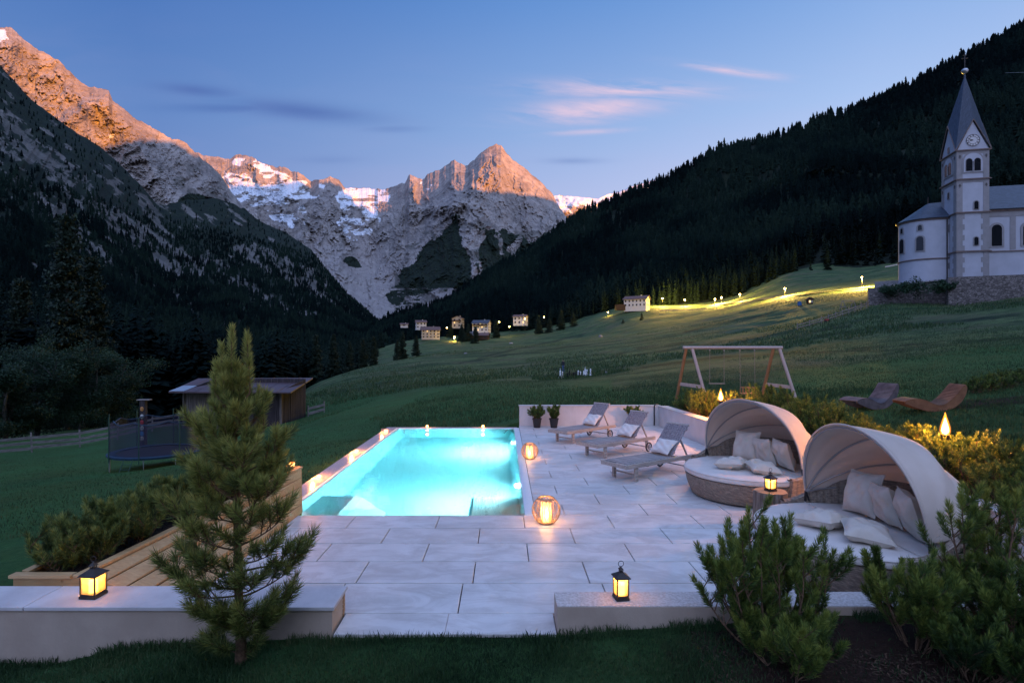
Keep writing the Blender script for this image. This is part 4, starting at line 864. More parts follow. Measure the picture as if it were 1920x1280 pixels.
# ------------------------------------------------------------------ sun loungers
def lounger_proto():
    t = thing('sun_lounger', 'x', 'sun lounger', (0, 0, 0), 0, 'weathered wooden sun loungers on wheels')
    L, Wd, Zs = 2.0, .64, .33   # local x along length (foot at 0), y across
    for y in (0.0225, Wd - .0225):
        MB().box((L / 2, y, Zs - .035), (L, .045, .075)).build('side_rail', M['teak'], t, bevel=.004)
    for cx0, cz0, cw0, ch0 in ((.0225, Zs - .035, .045, .07), (L - .35, Zs - .07, .05, .05), (.62, Zs - .075, .05, .04)): MB().box((cx0, Wd / 2, cz0), (cw0, Wd - .093, ch0)).build('cross_rail', M['teak'], t, bevel=.004)
    mb = MB()
    for i in range(15): mb.box((.115 + i * .083, Wd / 2, Zs + .002), (.068, Wd - .096, .018))
    mb.build('seat_slats', M['teak_slat'], t, bevel=.003)
    ang = R(48); BL = .74; bx, bz = 1.30, Zs + .01
    def bp(s, y, o=0): return (bx + s * math.cos(ang) - o * math.sin(ang), y, bz + s * math.sin(ang) + o * math.cos(ang))
    mb = MB(); nsl = 9; sp_ = (Wd - .12) / nsl
    for i in range(nsl): y = .06 + sp_ * (i + .5); mb.bar(bp(.02, y), bp(BL, y), sp_ - .012, .018, up=(-math.sin(ang), 0, math.cos(ang)))
    for s in (.10, BL - .08): mb.bar(bp(s, .06, -.018), bp(s, Wd - .06, -.018), .05, .018, up=(-math.sin(ang), 0, math.cos(ang)))
    br = mb.build('backrest', M['teak_back'], t, bevel=.003)
    mb = MB(); mb.bar(bp(BL + .01, .05), bp(BL + .01, Wd - .05), .035, .028, up=(-math.sin(ang), 0, math.cos(ang))); mb.build('top_rail', M['teak'], br, bevel=.004)
    for y in (.10, Wd - .10): MB().bar(bp(.42, y, -.02), (L - .20, y, Zs - .02), .03, .022).build('strut', M['teak'], t)
    for y in (.05, Wd - .05):
        mb = MB(); mb.box((.30, y, .15), (.075, .045, .30)); mb.build('leg', M['teak'], t, bevel=.005)
    mb = MB(); mb.bar((.30, .07, .12), (.30, Wd - .07, .12), .04, .022); mb.build('stretcher', M['teak'], t)
    for y, s in ((-.035, -1), (Wd + .035, 1)):
        mb = MB(); n_ = 24; cx_, cz = L - .30, .115
        ring = lambda r, yy: [(cx_ + r * math.cos(2 * math.pi * i / n_), yy, cz + r * math.sin(2 * math.pi * i / n_)) for i in range(n_)]
        mb.tube(ring(.100, y), .0135, 8, closed=True); w_ = mb.build('wheel', M['black_rubber'], t, smooth=True)
        mb = MB(); mb.tube(ring(.083, y), .008, 6, closed=True); mb.tube([(cx_, y - .015, cz), (cx_, y + .015, cz)], .022, 12)
        for k_ in range(6): a = math.pi * k_ / 3; mb.bar((cx_ + .015 * math.cos(a), y, cz + .015 * math.sin(a)), (cx_ + .083 * math.cos(a), y, cz + .083 * math.sin(a)), .026, .008, up=(0, 1, 0))
        mb.build('rim', M['wheel'], w_, smooth=False)
    mb = MB(); mb.tube([(L - .30, -.03, .115), (L - .30, Wd + .03, .115)], .012, 8); mb.build('axle', M['alu'], t)
    for y in (.03, Wd - .03): MB().box((L - .30, y, .19), (.07, .03, .22)).build('axle_bracket', M['teak'], t, bevel=.004)
    return t
lp0 = lounger_proto(); ls = [(2.16, 9.97, 34.7), (2.0, 12.1, 38.0), (1.55, 14.0, 42.0)]
ll = ['nearest sun lounger of the row, its wheel beside the farther daybed', 'middle sun lounger of the row with a small pine bush behind its backrest', 'farthest sun lounger of the row, near the two potted plants']
pp = ['white pillow on the nearest sun lounger', 'white pillow on the middle sun lounger', 'white pillow on the farthest sun lounger']
M['white_cotton'] = mat('white_cotton', (.72, .68, .64), (.64, .60, .56), 6, .9, .5, 8, bdist=.01)
for i, (x, y, a) in enumerate(ls):
    o = lp0 if i == 0 else copy_tree(lp0); o.location = (x, y, 0); o.rotation_euler = (0, 0, R(a)); o['label'] = ll[i]
    m = Matrix.Translation((x, y, 0)) @ Matrix.Rotation(R(a), 4, 'Z') @ Matrix.Translation((1.36, .31, .50)) @ Matrix.Rotation(R(-36), 4, 'Y')
    pillow(m.to_translation(), m.to_euler(), (.40, .46), pp[i], 40 + i, 'white pillows on the sun loungers', M['white_cotton'], th=.12, piping=False)
# ------------------------------------------------------------------ lanterns
M['black_metal'] = mat('black_metal', (.035, .032, .032), (.06, .05, .045), 20, .5, metal=.4)
M['wax'] = emit('candle_glow', (1.0, .50, .10), 5.5); M['wax_dim'] = emit('candle_wax', (1, .62, .22), 2.2)
M['flame'] = emit('flame', (1.0, .55, .16), 60)
M['pane'] = bpy.data.materials.new('lantern_glass'); M['pane'].use_nodes = True; t_ = NT(M['pane'].node_tree)
b_ = M['pane'].node_tree.nodes['Principled BSDF']; b_.inputs['Base Color'].default_value = (1, .9, .7, 1); b_.inputs['Roughness'].default_value = .1
tp = t_.new('ShaderNodeBsdfTransparent'); tp.inputs[0].default_value = (1, .93, .8, 1); mx_ = t_.new('ShaderNodeMixShader'); mx_.inputs[0].default_value = .10
tl_ = t_.new('ShaderNodeBsdfTranslucent'); tl_.inputs[0].default_value = (1, .75, .4, 1); mx2 = t_.new('ShaderNodeMixShader'); mx2.inputs[0].default_value = .25
t_.l.new(tp.outputs[0], mx2.inputs[1]); t_.l.new(tl_.outputs[0], mx2.inputs[2]); t_.l.new(mx2.outputs[0], mx_.inputs[1]); t_.l.new(b_.outputs[0], mx_.inputs[2]); t_.l.new(mx_.outputs[0], M['pane'].node_tree.nodes['Material Output'].inputs[0])
def lantern(loc, rz, wx, wy, hb, label, power, ncand=1):
    t = thing('lantern', label, 'lantern', loc, rz, 'black metal candle lanterns')
    mb = MB(); mb.box((0, 0, .0125), (wx, wy, .025)); mb.box((0, 0, .032), (wx - .012, wy - .012, .014)); mb.build('base', M['black_metal'], t, bevel=.002)
    mb = MB()
    for sx in (-1, 1):
        for sy in (-1, 1): mb.box((sx * (wx / 2 - .010), sy * (wy / 2 - .010), .039 + hb / 2), (.011, .011, hb))
    mb.box((0, wy / 2 - .010, .039 + hb - .004), (wx - .03, .009, .008)); mb.box((0, -wy / 2 + .010, .039 + hb - .004), (wx - .03, .009, .008))
    mb.box((wx / 2 - .010, 0, .039 + hb - .004), (.009, wy - .03, .008)); mb.box((-wx / 2 + .010, 0, .039 + hb - .004), (.009, wy - .03, .008)); mb.build('frame', M['black_metal'], t)
    mb = MB()
    for s in (-1, 1):
        mb.box((0, s * (wy / 2 - .010), .041 + (hb - .012) / 2), (wx - .036, .002, hb - .014)); mb.box((s * (wx / 2 - .010), 0, .041 + (hb - .012) / 2), (.002, wy - .036, hb - .014))
    mb.build('pane', M['pane'], t)
    z = .039 + hb; mb = MB(); e = .008; rh = wy * .36
    a = [(-wx / 2 - e, -wy / 2 - e, z), (wx / 2 + e, -wy / 2 - e, z), (wx / 2 + e, wy / 2 + e, z), (-wx / 2 - e, wy / 2 + e, z)]; q = .22
    b2 = [(x * q, y * q * 1.1, z + rh) for x, y, _ in a]; a2 = [(x, y, z + .006) for x, y, _ in a]
    mb.add(a + a2 + b2, [(3, 2, 1, 0), (8, 9, 10, 11)] + [(i, (i + 1) % 4, 4 + (i + 1) % 4, 4 + i) for i in range(4)] + [(4 + i, 4 + (i + 1) % 4, 8 + (i + 1) % 4, 8 + i) for i in range(4)])
    for sx in (-1, 1):
        for sy in (-1, 1): mb.box((sx * wx * .105, sy * wy * .115, z + rh + .012), (.006, .006, .024))
    zz = z + rh + .024; w2x, w2y = wx * .17, wy * .2
    mb.add([(-w2x, -w2y, zz), (w2x, -w2y, zz), (w2x, w2y, zz), (-w2x, w2y, zz), (0, 0, zz + wy * .22)], [(3, 2, 1, 0)] + [(i, (i + 1) % 4, 4) for i in range(4)])
    mb.box((0, 0, z + rh + .006), (wx * .15, wy * .17, .01)); mb.build('roof', M['black_metal'], t)
    zr = zz + wy * .22 + .022; mb = MB(); mb.tube([(.024 * math.cos(a_), 0, zr + .024 * math.sin(a_)) for a_ in np.linspace(0, 6.283, 20, endpoint=False)], .0028, 6, closed=True); mb.build('ring', M['black_metal'], t, smooth=True)
    for i in range(ncand):
        cx_ = (i - (ncand - 1) / 2) * wx * .42; MB().lathe([(.034, .04), (.035, .05), (.035, .038 + hb * .62), (.031, .04 + hb * .66), (.012, .038 + hb * .63)], 18, (cx_, 0, 0)).build('candle', M['wax'], t, smooth=True)
    lamp((0, 0, .04 + hb * .78), power, (1, .48, .13), .02, parent=t); return t
lantern((-3.62, 4.985, .2185), R(-4), .150, .150, .155, 'square black lantern on the left low wall beside the timber planter', 1.1, 1)
lantern((1.02, 4.93, .222), R(8), .118, .118, .150, 'black lantern on the low wall in front of the terrace, lit by one candle', 1.1, 1)
lantern((3.56, 7.55, .50), R(20), .115, .115, .130, 'black lantern standing on the tree stump table', 1.0, 1)
M['rattan'] = mat('rattan', (.42, .30, .20), (.26, .18, .11), 30, .6, .3)
M['smoke_glass'] = M['pane']
def globe(loc, rad, label, power):
    t = thing('globe_lantern', label, 'lantern', loc, random.random(), 'round rattan globe lanterns'); n_ = 40; hh = rad * 1.72
    def pt(th, s):
        z = hh * s; r = rad * (math.sin(math.pi * (.12 + .76 * s)))**.62; return (r * math.cos(th), r * math.sin(th), z + .012)
    mb = MB()
    for i in range(n_):
        a = 2 * math.pi * i / n_
        mb.tube([pt(a + (.32 * (1 if i % 2 else -1)) * math.sin(math.pi * s) * (.5 + .5 * math.sin(i)), s) for s in np.linspace(0, 1, 11)], .0042, 5)
    for s, rr_ in ((0, .006), (1.0, .008), (.04, .005), (.96, .006)): mb.tube([pt(a, s) for a in np.linspace(0, 6.283, 32, endpoint=False)], rr_, 6, closed=True)
    mb.build('cage', M['rattan'], t, smooth=True)
    mb = MB(); mb.lathe([(rad * .5, .012), (rad * .5, .02)], 24); mb.build('base', M['rattan'], t)
    MB().lathe([(rad * .36, .022), (rad * .37, .03), (rad * .37, hh * .92)], 24, capt=False, capb=False).build('glass', M['pane'], t, smooth=True)
    MB().lathe([(rad * .22, .022), (rad * .22, .09), (rad * .18, .095)], 16).build('candle', M['wax_dim'], t, smooth=True)
    MB().lathe([(.001, .095), (.011, .108), (.012, .12), (.006, .140), (.001, .155)], 8).build('flame', M['flame'], t, smooth=True)
    mb = MB(); mb.tube([(-rad * .45, 0, hh), (-rad * .4, 0, hh + .02), (0, -rad * .42, hh - .03), (rad * .4, 0, hh + .02), (rad * .45, 0, hh)], .005, 6); mb.build('handle', M['rattan'], t, smooth=True)
    lamp((0, 0, .19), power, (1, .46, .15), .03, parent=t); return t
globe((.58, 7.78, 0), .195, 'nearer round rattan lantern on the paving at the pool corner', 4.0)
globe((.56, 12.3, 0), .185, 'farther round rattan lantern on the paving beside the pool', 3.5)
# candles on the pool rim
M['cand_glass'] = emit('candle_glass', (1, .42, .12), 3.0)
cl = [(-3.42, 10.45, 'tealight in a glass nearest to the planter on the pool rim'), (-3.40, 13.05, 'tealight in a glass second from the planter on the left pool rim'), (-3.38, 16.2, 'tealight in a square glass on the far left corner of the pool rim'), (-2.34, 17.22, 'left one of the two tealights on the far pool rim'), (-.64, 17.22, 'right one of the two tealights on the far pool rim'), (-3.12, 8.31, 'tealight standing on the far end of the timber planter')]
for i, (x, y, lb) in enumerate(cl):
    z = .67 if i == 5 else .002
    t = thing('tealight', lb, 'candle', (x, y, z), 0, 'tealights around the pool')
    s = 1.5 if i == 2 else 1.15
    MB().lathe([(.026 * s, 0), (.034 * s, .004), (.036 * s, .038 * s), (.034 * s, .042 * s)], 14, capt=False).build('glass', M['cand_glass'], t, smooth=True)
    MB().lathe([(.001, .012), (.012, .024), (.013, .034), (.006, .046), (.001, .056)], 8).build('flame', M['flame'], t, smooth=True)
    lamp((-.12 if i < 3 else 0, 0, .16), [24, 24, 10, 3, 3, 2][i], (1, .30, .05), .025, parent=t)
def halo_mat(name, col, s):
    m = bpy.data.materials.new(name); m.use_nodes = True; t = NT(m.node_tree); m.node_tree.nodes.remove(m.node_tree.nodes['Principled BSDF']); e_ = t.new('ShaderNodeEmission'); e_.inputs[0].default_value = (*col, 1); e_.inputs[1].default_value = s
    lw_ = t.new('ShaderNodeLayerWeight'); lw_.inputs[0].default_value = .5; f = t.math('POWER', t.math('SUBTRACT', 1.0, lw_.outputs['Facing']), 2.2)
    tp = t.new('ShaderNodeBsdfTransparent'); mx = t.new('ShaderNodeMixShader'); t.l.new(t.math('MULTIPLY', f, .55), mx.inputs[0]); t.l.new(tp.outputs[0], mx.inputs[1]); t.l.new(e_.outputs[0], mx.inputs[2]); t.l.new(mx.outputs[0], m.node_tree.nodes['Material Output'].inputs[0]); return m
M['halo'] = halo_mat('flame_halo', (1.0, .28, .03), 2.2)  # emissive shell imitating the orange halo around the torch flames
# ------------------------------------------------------------------ garden torches
def torch(loc, label, power):
    t = thing('garden_torch', label, 'torch', loc, 0, 'burning garden torches in the hedge')
    MB().tube([(0, 0, -.7), (0, 0, -.09)], .014, 8).build('pole', M['black_metal'], t)
    MB().lathe([(.02, -.10), (.05, -.07), (.055, 0), (.04, .01)], 14).build('bowl', M['black_metal'], t, smooth=True)
    P = []; n_ = 12
    prof = [(.002, 0), (.034, .02), (.046, .05), (.040, .09), (.028, .14), (.012, .19), (.002, .23)]
    MB().lathe(prof, n_, (0, 0, .005), sx=1, sy=.8).build('flame', emit('torch_flame', (1.0, .46, .10), 22), t, smooth=True)
    MB().lathe([(.004, -.03), (.05, -.01), (.068, .05), (.064, .11), (.042, .19), (.018, .26), (.004, .31)], 18, (0, 0, 0)).build('flame_glow', M['halo'], t, smooth=True)
    lamp((0, 0, .28), power, (1, .36, .08), .04, parent=t); return t
torch((5.50, 14.35, 1.08), 'farther burning torch in the hedge near the swing', 125)
torch((6.15, 7.88, 1.20), 'nearer burning torch in the hedge behind the hooded daybeds', 125)
# ------------------------------------------------------------------ needles and foliage
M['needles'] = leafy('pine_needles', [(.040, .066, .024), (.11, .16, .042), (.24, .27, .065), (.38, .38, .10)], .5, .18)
M['needles_mugo'] = leafy('dwarf_pine_needles', [(.024, .048, .018), (.065, .12, .028), (.15, .21, .04), (.28, .31, .06)], .5, .18)
M['twig'] = mat('pine_bark', (.20, .12, .07), (.09, .055, .035), 30, .9, .6, 60)
def needle_arrays(shoots, wdt, rng):
    """shoots: list of (p0, p1, needle_len, count, tone)"""
    Vs, At = [], []
    for p0, p1, nl, cnt, tone in shoots:
        p0, p1 = np.array(p0, float), np.array(p1, float); ax = p1 - p0; L = np.linalg.norm(ax) + 1e-9; ax /= L
        ref = np.array([0, 0, 1.]) if abs(ax[2]) < .9 else np.array([1., 0, 0]); a = np.cross(ax, ref); a /= np.linalg.norm(a); b = np.cross(ax, a)
        s = rng.random(cnt)**.8; th = rng.random(cnt) * 6.283
        out = (a[None] * np.cos(th)[:, None] + b[None] * np.sin(th)[:, None]); sp = (.95 - .62 * s**1.6 + .15 * rng.standard_normal(cnt))[:, None]
        d = out * sp + ax[None] * (1.1 - .35 * sp); d[:, 2] -= .10 * rng.random(cnt); d /= np.linalg.norm(d, axis=1)[:, None]
        q = p0 + ax * (s * L)[:, None] + out * .004; ln = (nl * (.7 + .45 * rng.random(cnt)))[:, None]
        wv = np.cross(d, rng.standard_normal((cnt, 3))); wv /= np.linalg.norm(wv, axis=1)[:, None] + 1e-9; wv *= wdt
        m_ = q + d * ln * .55 + np.array([0, 0, .0])
        tip = q + d * ln + np.stack([0 * s, 0 * s, .06 * ln[:, 0]], -1)
        Vs.append(np.stack([q - wv * .5, q + wv * .5, m_ + wv * .55, tip, m_ - wv * .55], 1).reshape(-1, 3))
        At.append(np.repeat(np.clip(tone + .22 * rng.standard_normal(cnt) + .25 * (s - .5), 0, 1), 5))
    V = np.concatenate(Vs); n = len(V) // 5; F5 = (np.arange(n) * 5)[:, None] + np.arange(5)[None]
    return V, F5, np.concatenate(At)
def needle_obj(name, shoots, wdt, rng, m, parent):
    V, Fq, A = needle_arrays(shoots, wdt, rng); return link(name, fast_mesh(name, V, Fq, attrs={'rnd': A}), m, parent)
def curve3(p0, d0, L, n, up, rng, wob=.06):
    pts = [Vector(p0)]; d = Vector(d0).normalized()
    for i in range(n):
        d = (d + Vector((0, 0, up)) + Vector(rng.standard_normal(3) * wob)).normalized(); pts.append(pts[-1] + d * (L / n))
    return pts
# the tall young pine in the left foreground
rng = np.random.default_rng(11)
base = Vector(((449 - CX) * 4.42 / F, 4.42, gz1((449 - CX) * 4.42 / F, 4.42)))
pine = thing('pine_tree', 'young pine tree with long needles growing in the front left lawn', 'pine tree', base)
tr = [Vector(((px - CX) * Y / F, Y, H - (py - CY) * Y / F)) - base for px, py, Y in [(452, 1250, 4.42), (452, 1200, 4.42), (447, 1100, 4.42), (445, 1000, 4.43), (444, 900, 4.43), (440, 820, 4.43), (436, 760, 4.43), (434, 700, 4.43), (437, 650, 4.43), (440, 618, 4.43)]]
MB().tube(tr, [.048, .040, .031, .029, .027, .018, .013, .010, .007, .005], 10).build('trunk', M['twig'], pine, smooth=True)
def trunk_at(py):
    ys = [(CY - py) * 4.42 / F + H - base.z]; z = ys[0]
    for a, b in zip(tr, tr[1:]):
        if a.z <= z <= b.z: return a.lerp(b, (z - a.z) / (b.z - a.z + 1e-9))
    return tr[-1] if z > tr[-1].z else tr[0]
shoots, mbB = [], MB(); m_px = 4.43 / F
def branch(py, ang, L, elev, nsub, up, nl, tone, cnt, sl):
    """ang: azimuth seen from above (0 = right, 90 = away), L reach in m, sl shoot length"""
    p0 = trunk_at(py); d = Vector((math.cos(R(ang)) * math.cos(R(elev)), math.sin(R(ang)) * math.cos(R(elev)), math.sin(R(elev))))
    pts = curve3(p0, d, L, 7, up, rng, .05); r0 = .006 + .007 * L; mbB.tube(pts, [r0 * (1 - .7 * i / 7) for i in range(8)], 6)
    def sh(a, dv, ln, c, tn):
        dv = dv.normalized(); m_ = a + dv * ln * .5; dv2 = (dv + Vector((0, 0, .35))).normalized(); b = m_ + dv2 * ln * .5
        shoots.append((a, m_, nl, int(c * .5), tn - .05)); shoots.append((m_, b, nl, int(c * .6), tn + .08)); mbB.tube([a, m_, b], [.005, .004, .0025], 5)
    end = (pts[-1] - pts[-2]).normalized(); sh(pts[-1] - end * .08, end + Vector((0, 0, .3)), sl * 1.15, cnt * 1.2, tone + .08)
    for k in range(nsub):
        s = .42 + .52 * (k + .5) / nsub; f = s * 7; i = min(int(f), 6); p = pts[i].lerp(pts[i + 1], f - i); dr = (pts[i + 1] - pts[i]).normalized()
        side = dr.cross(Vector((0, 0, 1))).normalized() * (1 if (k + int(ang)) % 2 else -1)
        dv = dr * .55 + side * (.5 + .35 * rng.random()) + Vector((0, 0, .25 + .7 * rng.random())); ln = sl * (.75 + .4 * rng.random())
        q = p + dv.normalized() * (.04 + .06 * L); mbB.tube([p, q], [.005, .004], 5); sh(q, dv, ln, cnt * (.8 + .3 * rng.random()), tone + .12 * rng.standard_normal())
for py, l, r_, el, up in [(1212, 95, 30, 4, .02), (1190, 30, 110, 8, .05), (1165, 115, 135, 8, .05), (1115, 165, 150, 6, .05), (1070, 150, 165, 10, .05), (1020, 165, 150, 14, .06), (975, 120, 150, 18, .07), (935, 150, 120, 20, .07), (895, 100, 140, 24, .08), (860, 135, 75, 28, .08), (825, 60, 105, 34, .08), (790, 68, 55, 42, .08), (755, 48, 60, 48, .06), (722, 45, 36, 54, .05)]:
    lo = np.clip((1240 - py) / 520, 0, 1)
    for ang, l_ in ((180 + rng.uniform(-18, 18), l), (rng.uniform(-18, 18), r_), (222 + rng.uniform(-12, 12), .78 * l), (318 + rng.uniform(-12, 12), .78 * r_), (268 + rng.uniform(-15, 15), .5 * (l + r_) * .45)):
        L = l_ * m_px
        if L < .12: continue
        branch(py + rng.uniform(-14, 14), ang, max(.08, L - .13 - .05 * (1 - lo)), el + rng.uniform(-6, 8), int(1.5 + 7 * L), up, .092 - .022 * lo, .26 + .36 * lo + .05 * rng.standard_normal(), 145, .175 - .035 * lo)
for px, py0, py1 in [(440, 700, 602), (455, 680, 612), (424, 700, 632), (467, 690, 618), (432, 660, 612), (470, 735, 662), (410, 735, 668), (402, 770, 698), (482, 775, 712), (420, 760, 700), (455, 770, 700), (440, 790, 730), (394, 725, 690), (488, 810, 762), (408, 800, 748), (463, 830, 775), (430, 850, 790)]:
    a = Vector(((px - CX) * 4.43 / F, 4.43 + rng.uniform(-.07, .07), H - (py0 - CY) * 4.43 / F)) - base; b = Vector(((px + rng.uniform(-3, 3) - CX) * 4.43 / F, a.y + base.y, H - (py1 + 14 - CY) * 4.43 / F)) - base
    mbB.tube([trunk_at(py0 + 45), a, b], [.006, .006, .003], 6); shoots.append((a, b, .058, int(300 * (b - a).length / .3), .66))
mbB.build('branches', M['twig'], pine, smooth=True)
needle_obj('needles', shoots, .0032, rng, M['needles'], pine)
# low tuft at the foot of the pine
# ------------------------------------------------------------------ dwarf pines
def dwarf(name, label, group, loc, hgt, rad, n_stem, seed, nl=.05, cnt=120, wdt=.0032, tone=.4, cat='dwarf pine', sub=5, m=None, leanv=(0, 0), fill=1.0):
    r = np.random.default_rng(seed); t = thing(name, label, cat, loc, 0, group); sh, mb = [], MB()
    for i in range(n_stem):
        a = r.uniform(0, 6.283); q = math.sqrt(r.random()); h = hgt * (1.02 - .42 * q * q) * (.72 + .36 * r.random()); ex = rad * q
        d = Vector((math.cos(a) * ex * 1.0 + leanv[0] * .2, math.sin(a) * ex + leanv[1] * .2, h * .5)); L = math.hypot(ex, h) * 1.0
        p0 = Vector((math.cos(a) * ex * .25, math.sin(a) * ex * .25, -.03)); pts = curve3(p0, d, L, 8, .16, r, .09); mb.tube(pts, [.0065 * hgt * (1.25 - i_ / 8) + .002 for i_ in range(9)], 6)
        tn = tone + .14 * r.standard_normal()
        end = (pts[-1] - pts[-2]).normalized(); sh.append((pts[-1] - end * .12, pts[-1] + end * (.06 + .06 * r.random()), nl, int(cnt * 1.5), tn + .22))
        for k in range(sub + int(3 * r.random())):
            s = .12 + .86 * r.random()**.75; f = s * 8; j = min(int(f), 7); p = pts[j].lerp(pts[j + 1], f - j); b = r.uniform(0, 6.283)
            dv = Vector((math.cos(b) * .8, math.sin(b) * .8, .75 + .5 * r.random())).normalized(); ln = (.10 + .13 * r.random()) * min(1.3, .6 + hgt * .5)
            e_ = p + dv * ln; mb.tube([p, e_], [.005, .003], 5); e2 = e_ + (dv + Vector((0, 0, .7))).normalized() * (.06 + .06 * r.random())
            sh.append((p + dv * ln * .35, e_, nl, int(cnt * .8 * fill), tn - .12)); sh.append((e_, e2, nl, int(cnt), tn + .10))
    mb.build('branches', M['twig'], t, smooth=True); needle_obj('needles', sh, wdt, r, m or M['needles_mugo'], t); return t
def at_ground(px, Y): x = (px - CX) * Y / F; return (x, Y, gz1(x, Y))
gB = 'dwarf pines in the front bed'
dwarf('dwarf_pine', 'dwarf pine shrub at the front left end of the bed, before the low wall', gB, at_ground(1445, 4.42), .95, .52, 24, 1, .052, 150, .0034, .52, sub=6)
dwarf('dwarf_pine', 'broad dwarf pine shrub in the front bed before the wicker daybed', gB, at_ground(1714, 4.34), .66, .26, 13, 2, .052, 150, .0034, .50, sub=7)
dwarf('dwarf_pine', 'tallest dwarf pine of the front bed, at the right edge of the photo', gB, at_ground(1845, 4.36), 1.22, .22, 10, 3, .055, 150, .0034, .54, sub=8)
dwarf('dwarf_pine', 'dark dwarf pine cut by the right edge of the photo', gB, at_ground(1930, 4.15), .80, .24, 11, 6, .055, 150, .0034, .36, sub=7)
dwarf('dwarf_pine', 'low dwarf pine sprouting at the front foot of the left shrub in the bed', gB, at_ground(1480, 4.12), .30, .34, 13, 4, .050, 130, .0034, .42, sub=4)
dwarf('dwarf_pine', 'low dark dwarf pine at the lower right corner of the front bed', gB, at_ground(1820, 4.0), .34, .36, 14, 5, .050, 130, .0034, .26, sub=5)
gH = 'dwarf pines in the hedge along the right wall'
prot = [dwarf('dwarf_pine', 'x', gH, (0, 0, 0), .95, .55, 22, 20 + i, .055, 62, .0062, .50, sub=6) for i in range(4)]
hs = [(1258, 16.9, .55, .9), (1290, 16.4, .75, 1), (1325, 15.6, .8, 1.0), (1375, 14.9, .75, 1), (1440, 13.7, .95, 1), (1470, 12.9, .92, 1), (1510, 12.0, .95, 1), (1545, 11.3, .85, .95), (1580, 10.7, .82, .92), (1625, 10.0, .78, .9), (1660, 9.5, .72, .9), (1705, 9.1, .74, .9), (1740, 8.5, .78, .9), (1775, 7.95, .75, .92), (1830, 7.45, .85, .95), (1870, 7.0, .8, .95), (1925, 6.6, .8, .9), (1975, 6.2, .8, .9)]
hl = ['small yellowish dwarf pine in the corner where the white walls meet', 'dwarf pine beside the corner of the white walls, below the swing', 'dwarf pine left of the farther torch', 'dwarf pine right of the farther torch behind the farther hood', 'dwarf pine rising right behind the farther daybed hood', 'bright dwarf pine second right of the farther hood', 'dwarf pine third right of the farther hood', 'dwarf pine in the middle of the hedge between the two hoods', 'taller dwarf pine above the nearer hood in the hedge', 'dwarf pine behind the top of the nearer hood', 'lower dwarf pine right above the nearer hood, in a gap of the hedge', 'dwarf pine left of the nearer torch', 'dwarf pine just left of the pole of the nearer torch', 'dwarf pine under the flame of the nearer torch', 'dwarf pine right of the nearer torch, backlit', 'dark dwarf pine second right of the nearer torch', 'dwarf pine at the right edge of the photo behind the wall', 'dwarf pine at the hedge end just outside the right edge']
for i, (px, Y, s, hz) in enumerate(hs):
    x = max((px - CX) * Y / F, wall_x(Y) + .55 + .22 * (i % 2)); o = prot[i % 4] if i < 4 else copy_tree(prot[i % 4])
    o.location = (x, Y, gz1(x, Y) - .02); o.scale = (s * 1.05, s * 1.05, s * hz); o.rotation_euler = (0, 0, i * 1.7); o['label'] = hl[i]
gP = 'dwarf pines in the timber planter'
pn = [((-4.25, 5.55), .42, .40, 'dwarf pine at the near left end of the timber planter, with a long tilted branch'), ((-4.02, 6.10), .50, .40, 'dense dwarf pine second in the timber planter, behind the lantern'), ((-3.88, 6.75), .44, .38, 'dwarf pine in the middle of the timber planter'), ((-3.62, 7.35), .42, .36, 'dwarf pine behind the young pine trunk in the timber planter'), ((-3.40, 7.9), .40, .32, 'dwarf pine at the pool end of the timber planter')]
for i, ((x, y), h_, r_, lb) in enumerate(pn):
    dwarf('dwarf_pine', lb, gP, (x, y, .2 + .12 * (y - 5.3)), h_ * .95, r_ * .9, 20, 60 + i, .06, 95, .004, .28, sub=5, m=M['needles'])
gT = 'small pine bushes in black pots'
M['pot'] = mat('black_pot', (.022, .023, .026), rough=.45)
for i, (x, y, lb) in enumerate([(1.0, 17.15, 'left one of the two potted bushes by the back wall'), (1.51, 17.12, 'right one of the two potted bushes by the back wall'), (3.92, 17.1, 'potted bush by the back wall behind the middle lounger')]):
    t = thing('plant_pot', lb, 'potted plant', (x, y, .002), 0, gT)
    MB().lathe([(.10, 0), (.135, .25), (.148, .252), (.148, .285), (.13, .285), (.125, .25), (.001, .25)], 20, capt=False).build('pot', M['pot'], t, smooth=True)
    r = np.random.default_rng(90 + i); sh, mb = [], MB()
    for k in range(34):
        a = r.uniform(0, 6.28); q_ = .2 + .8 * r.random(); d = Vector((math.cos(a) * q_, math.sin(a) * q_, .75)); pts = curve3((0, 0, .24), d, .22 + .16 * r.random(), 4, .1, r, .15); mb.tube(pts, .005, 5)
        for _ in range(4): p = pts[1 + int(3.9 * r.random())]; sh.append((p, p + Vector((r.uniform(-.08, .08), r.uniform(-.08, .08), .09)), .06, 60, .4 + .1 * r.standard_normal()))
    mb.build('stems', M['twig'], t); needle_obj('needles', sh, .009, r, M['needles_mugo'], t)
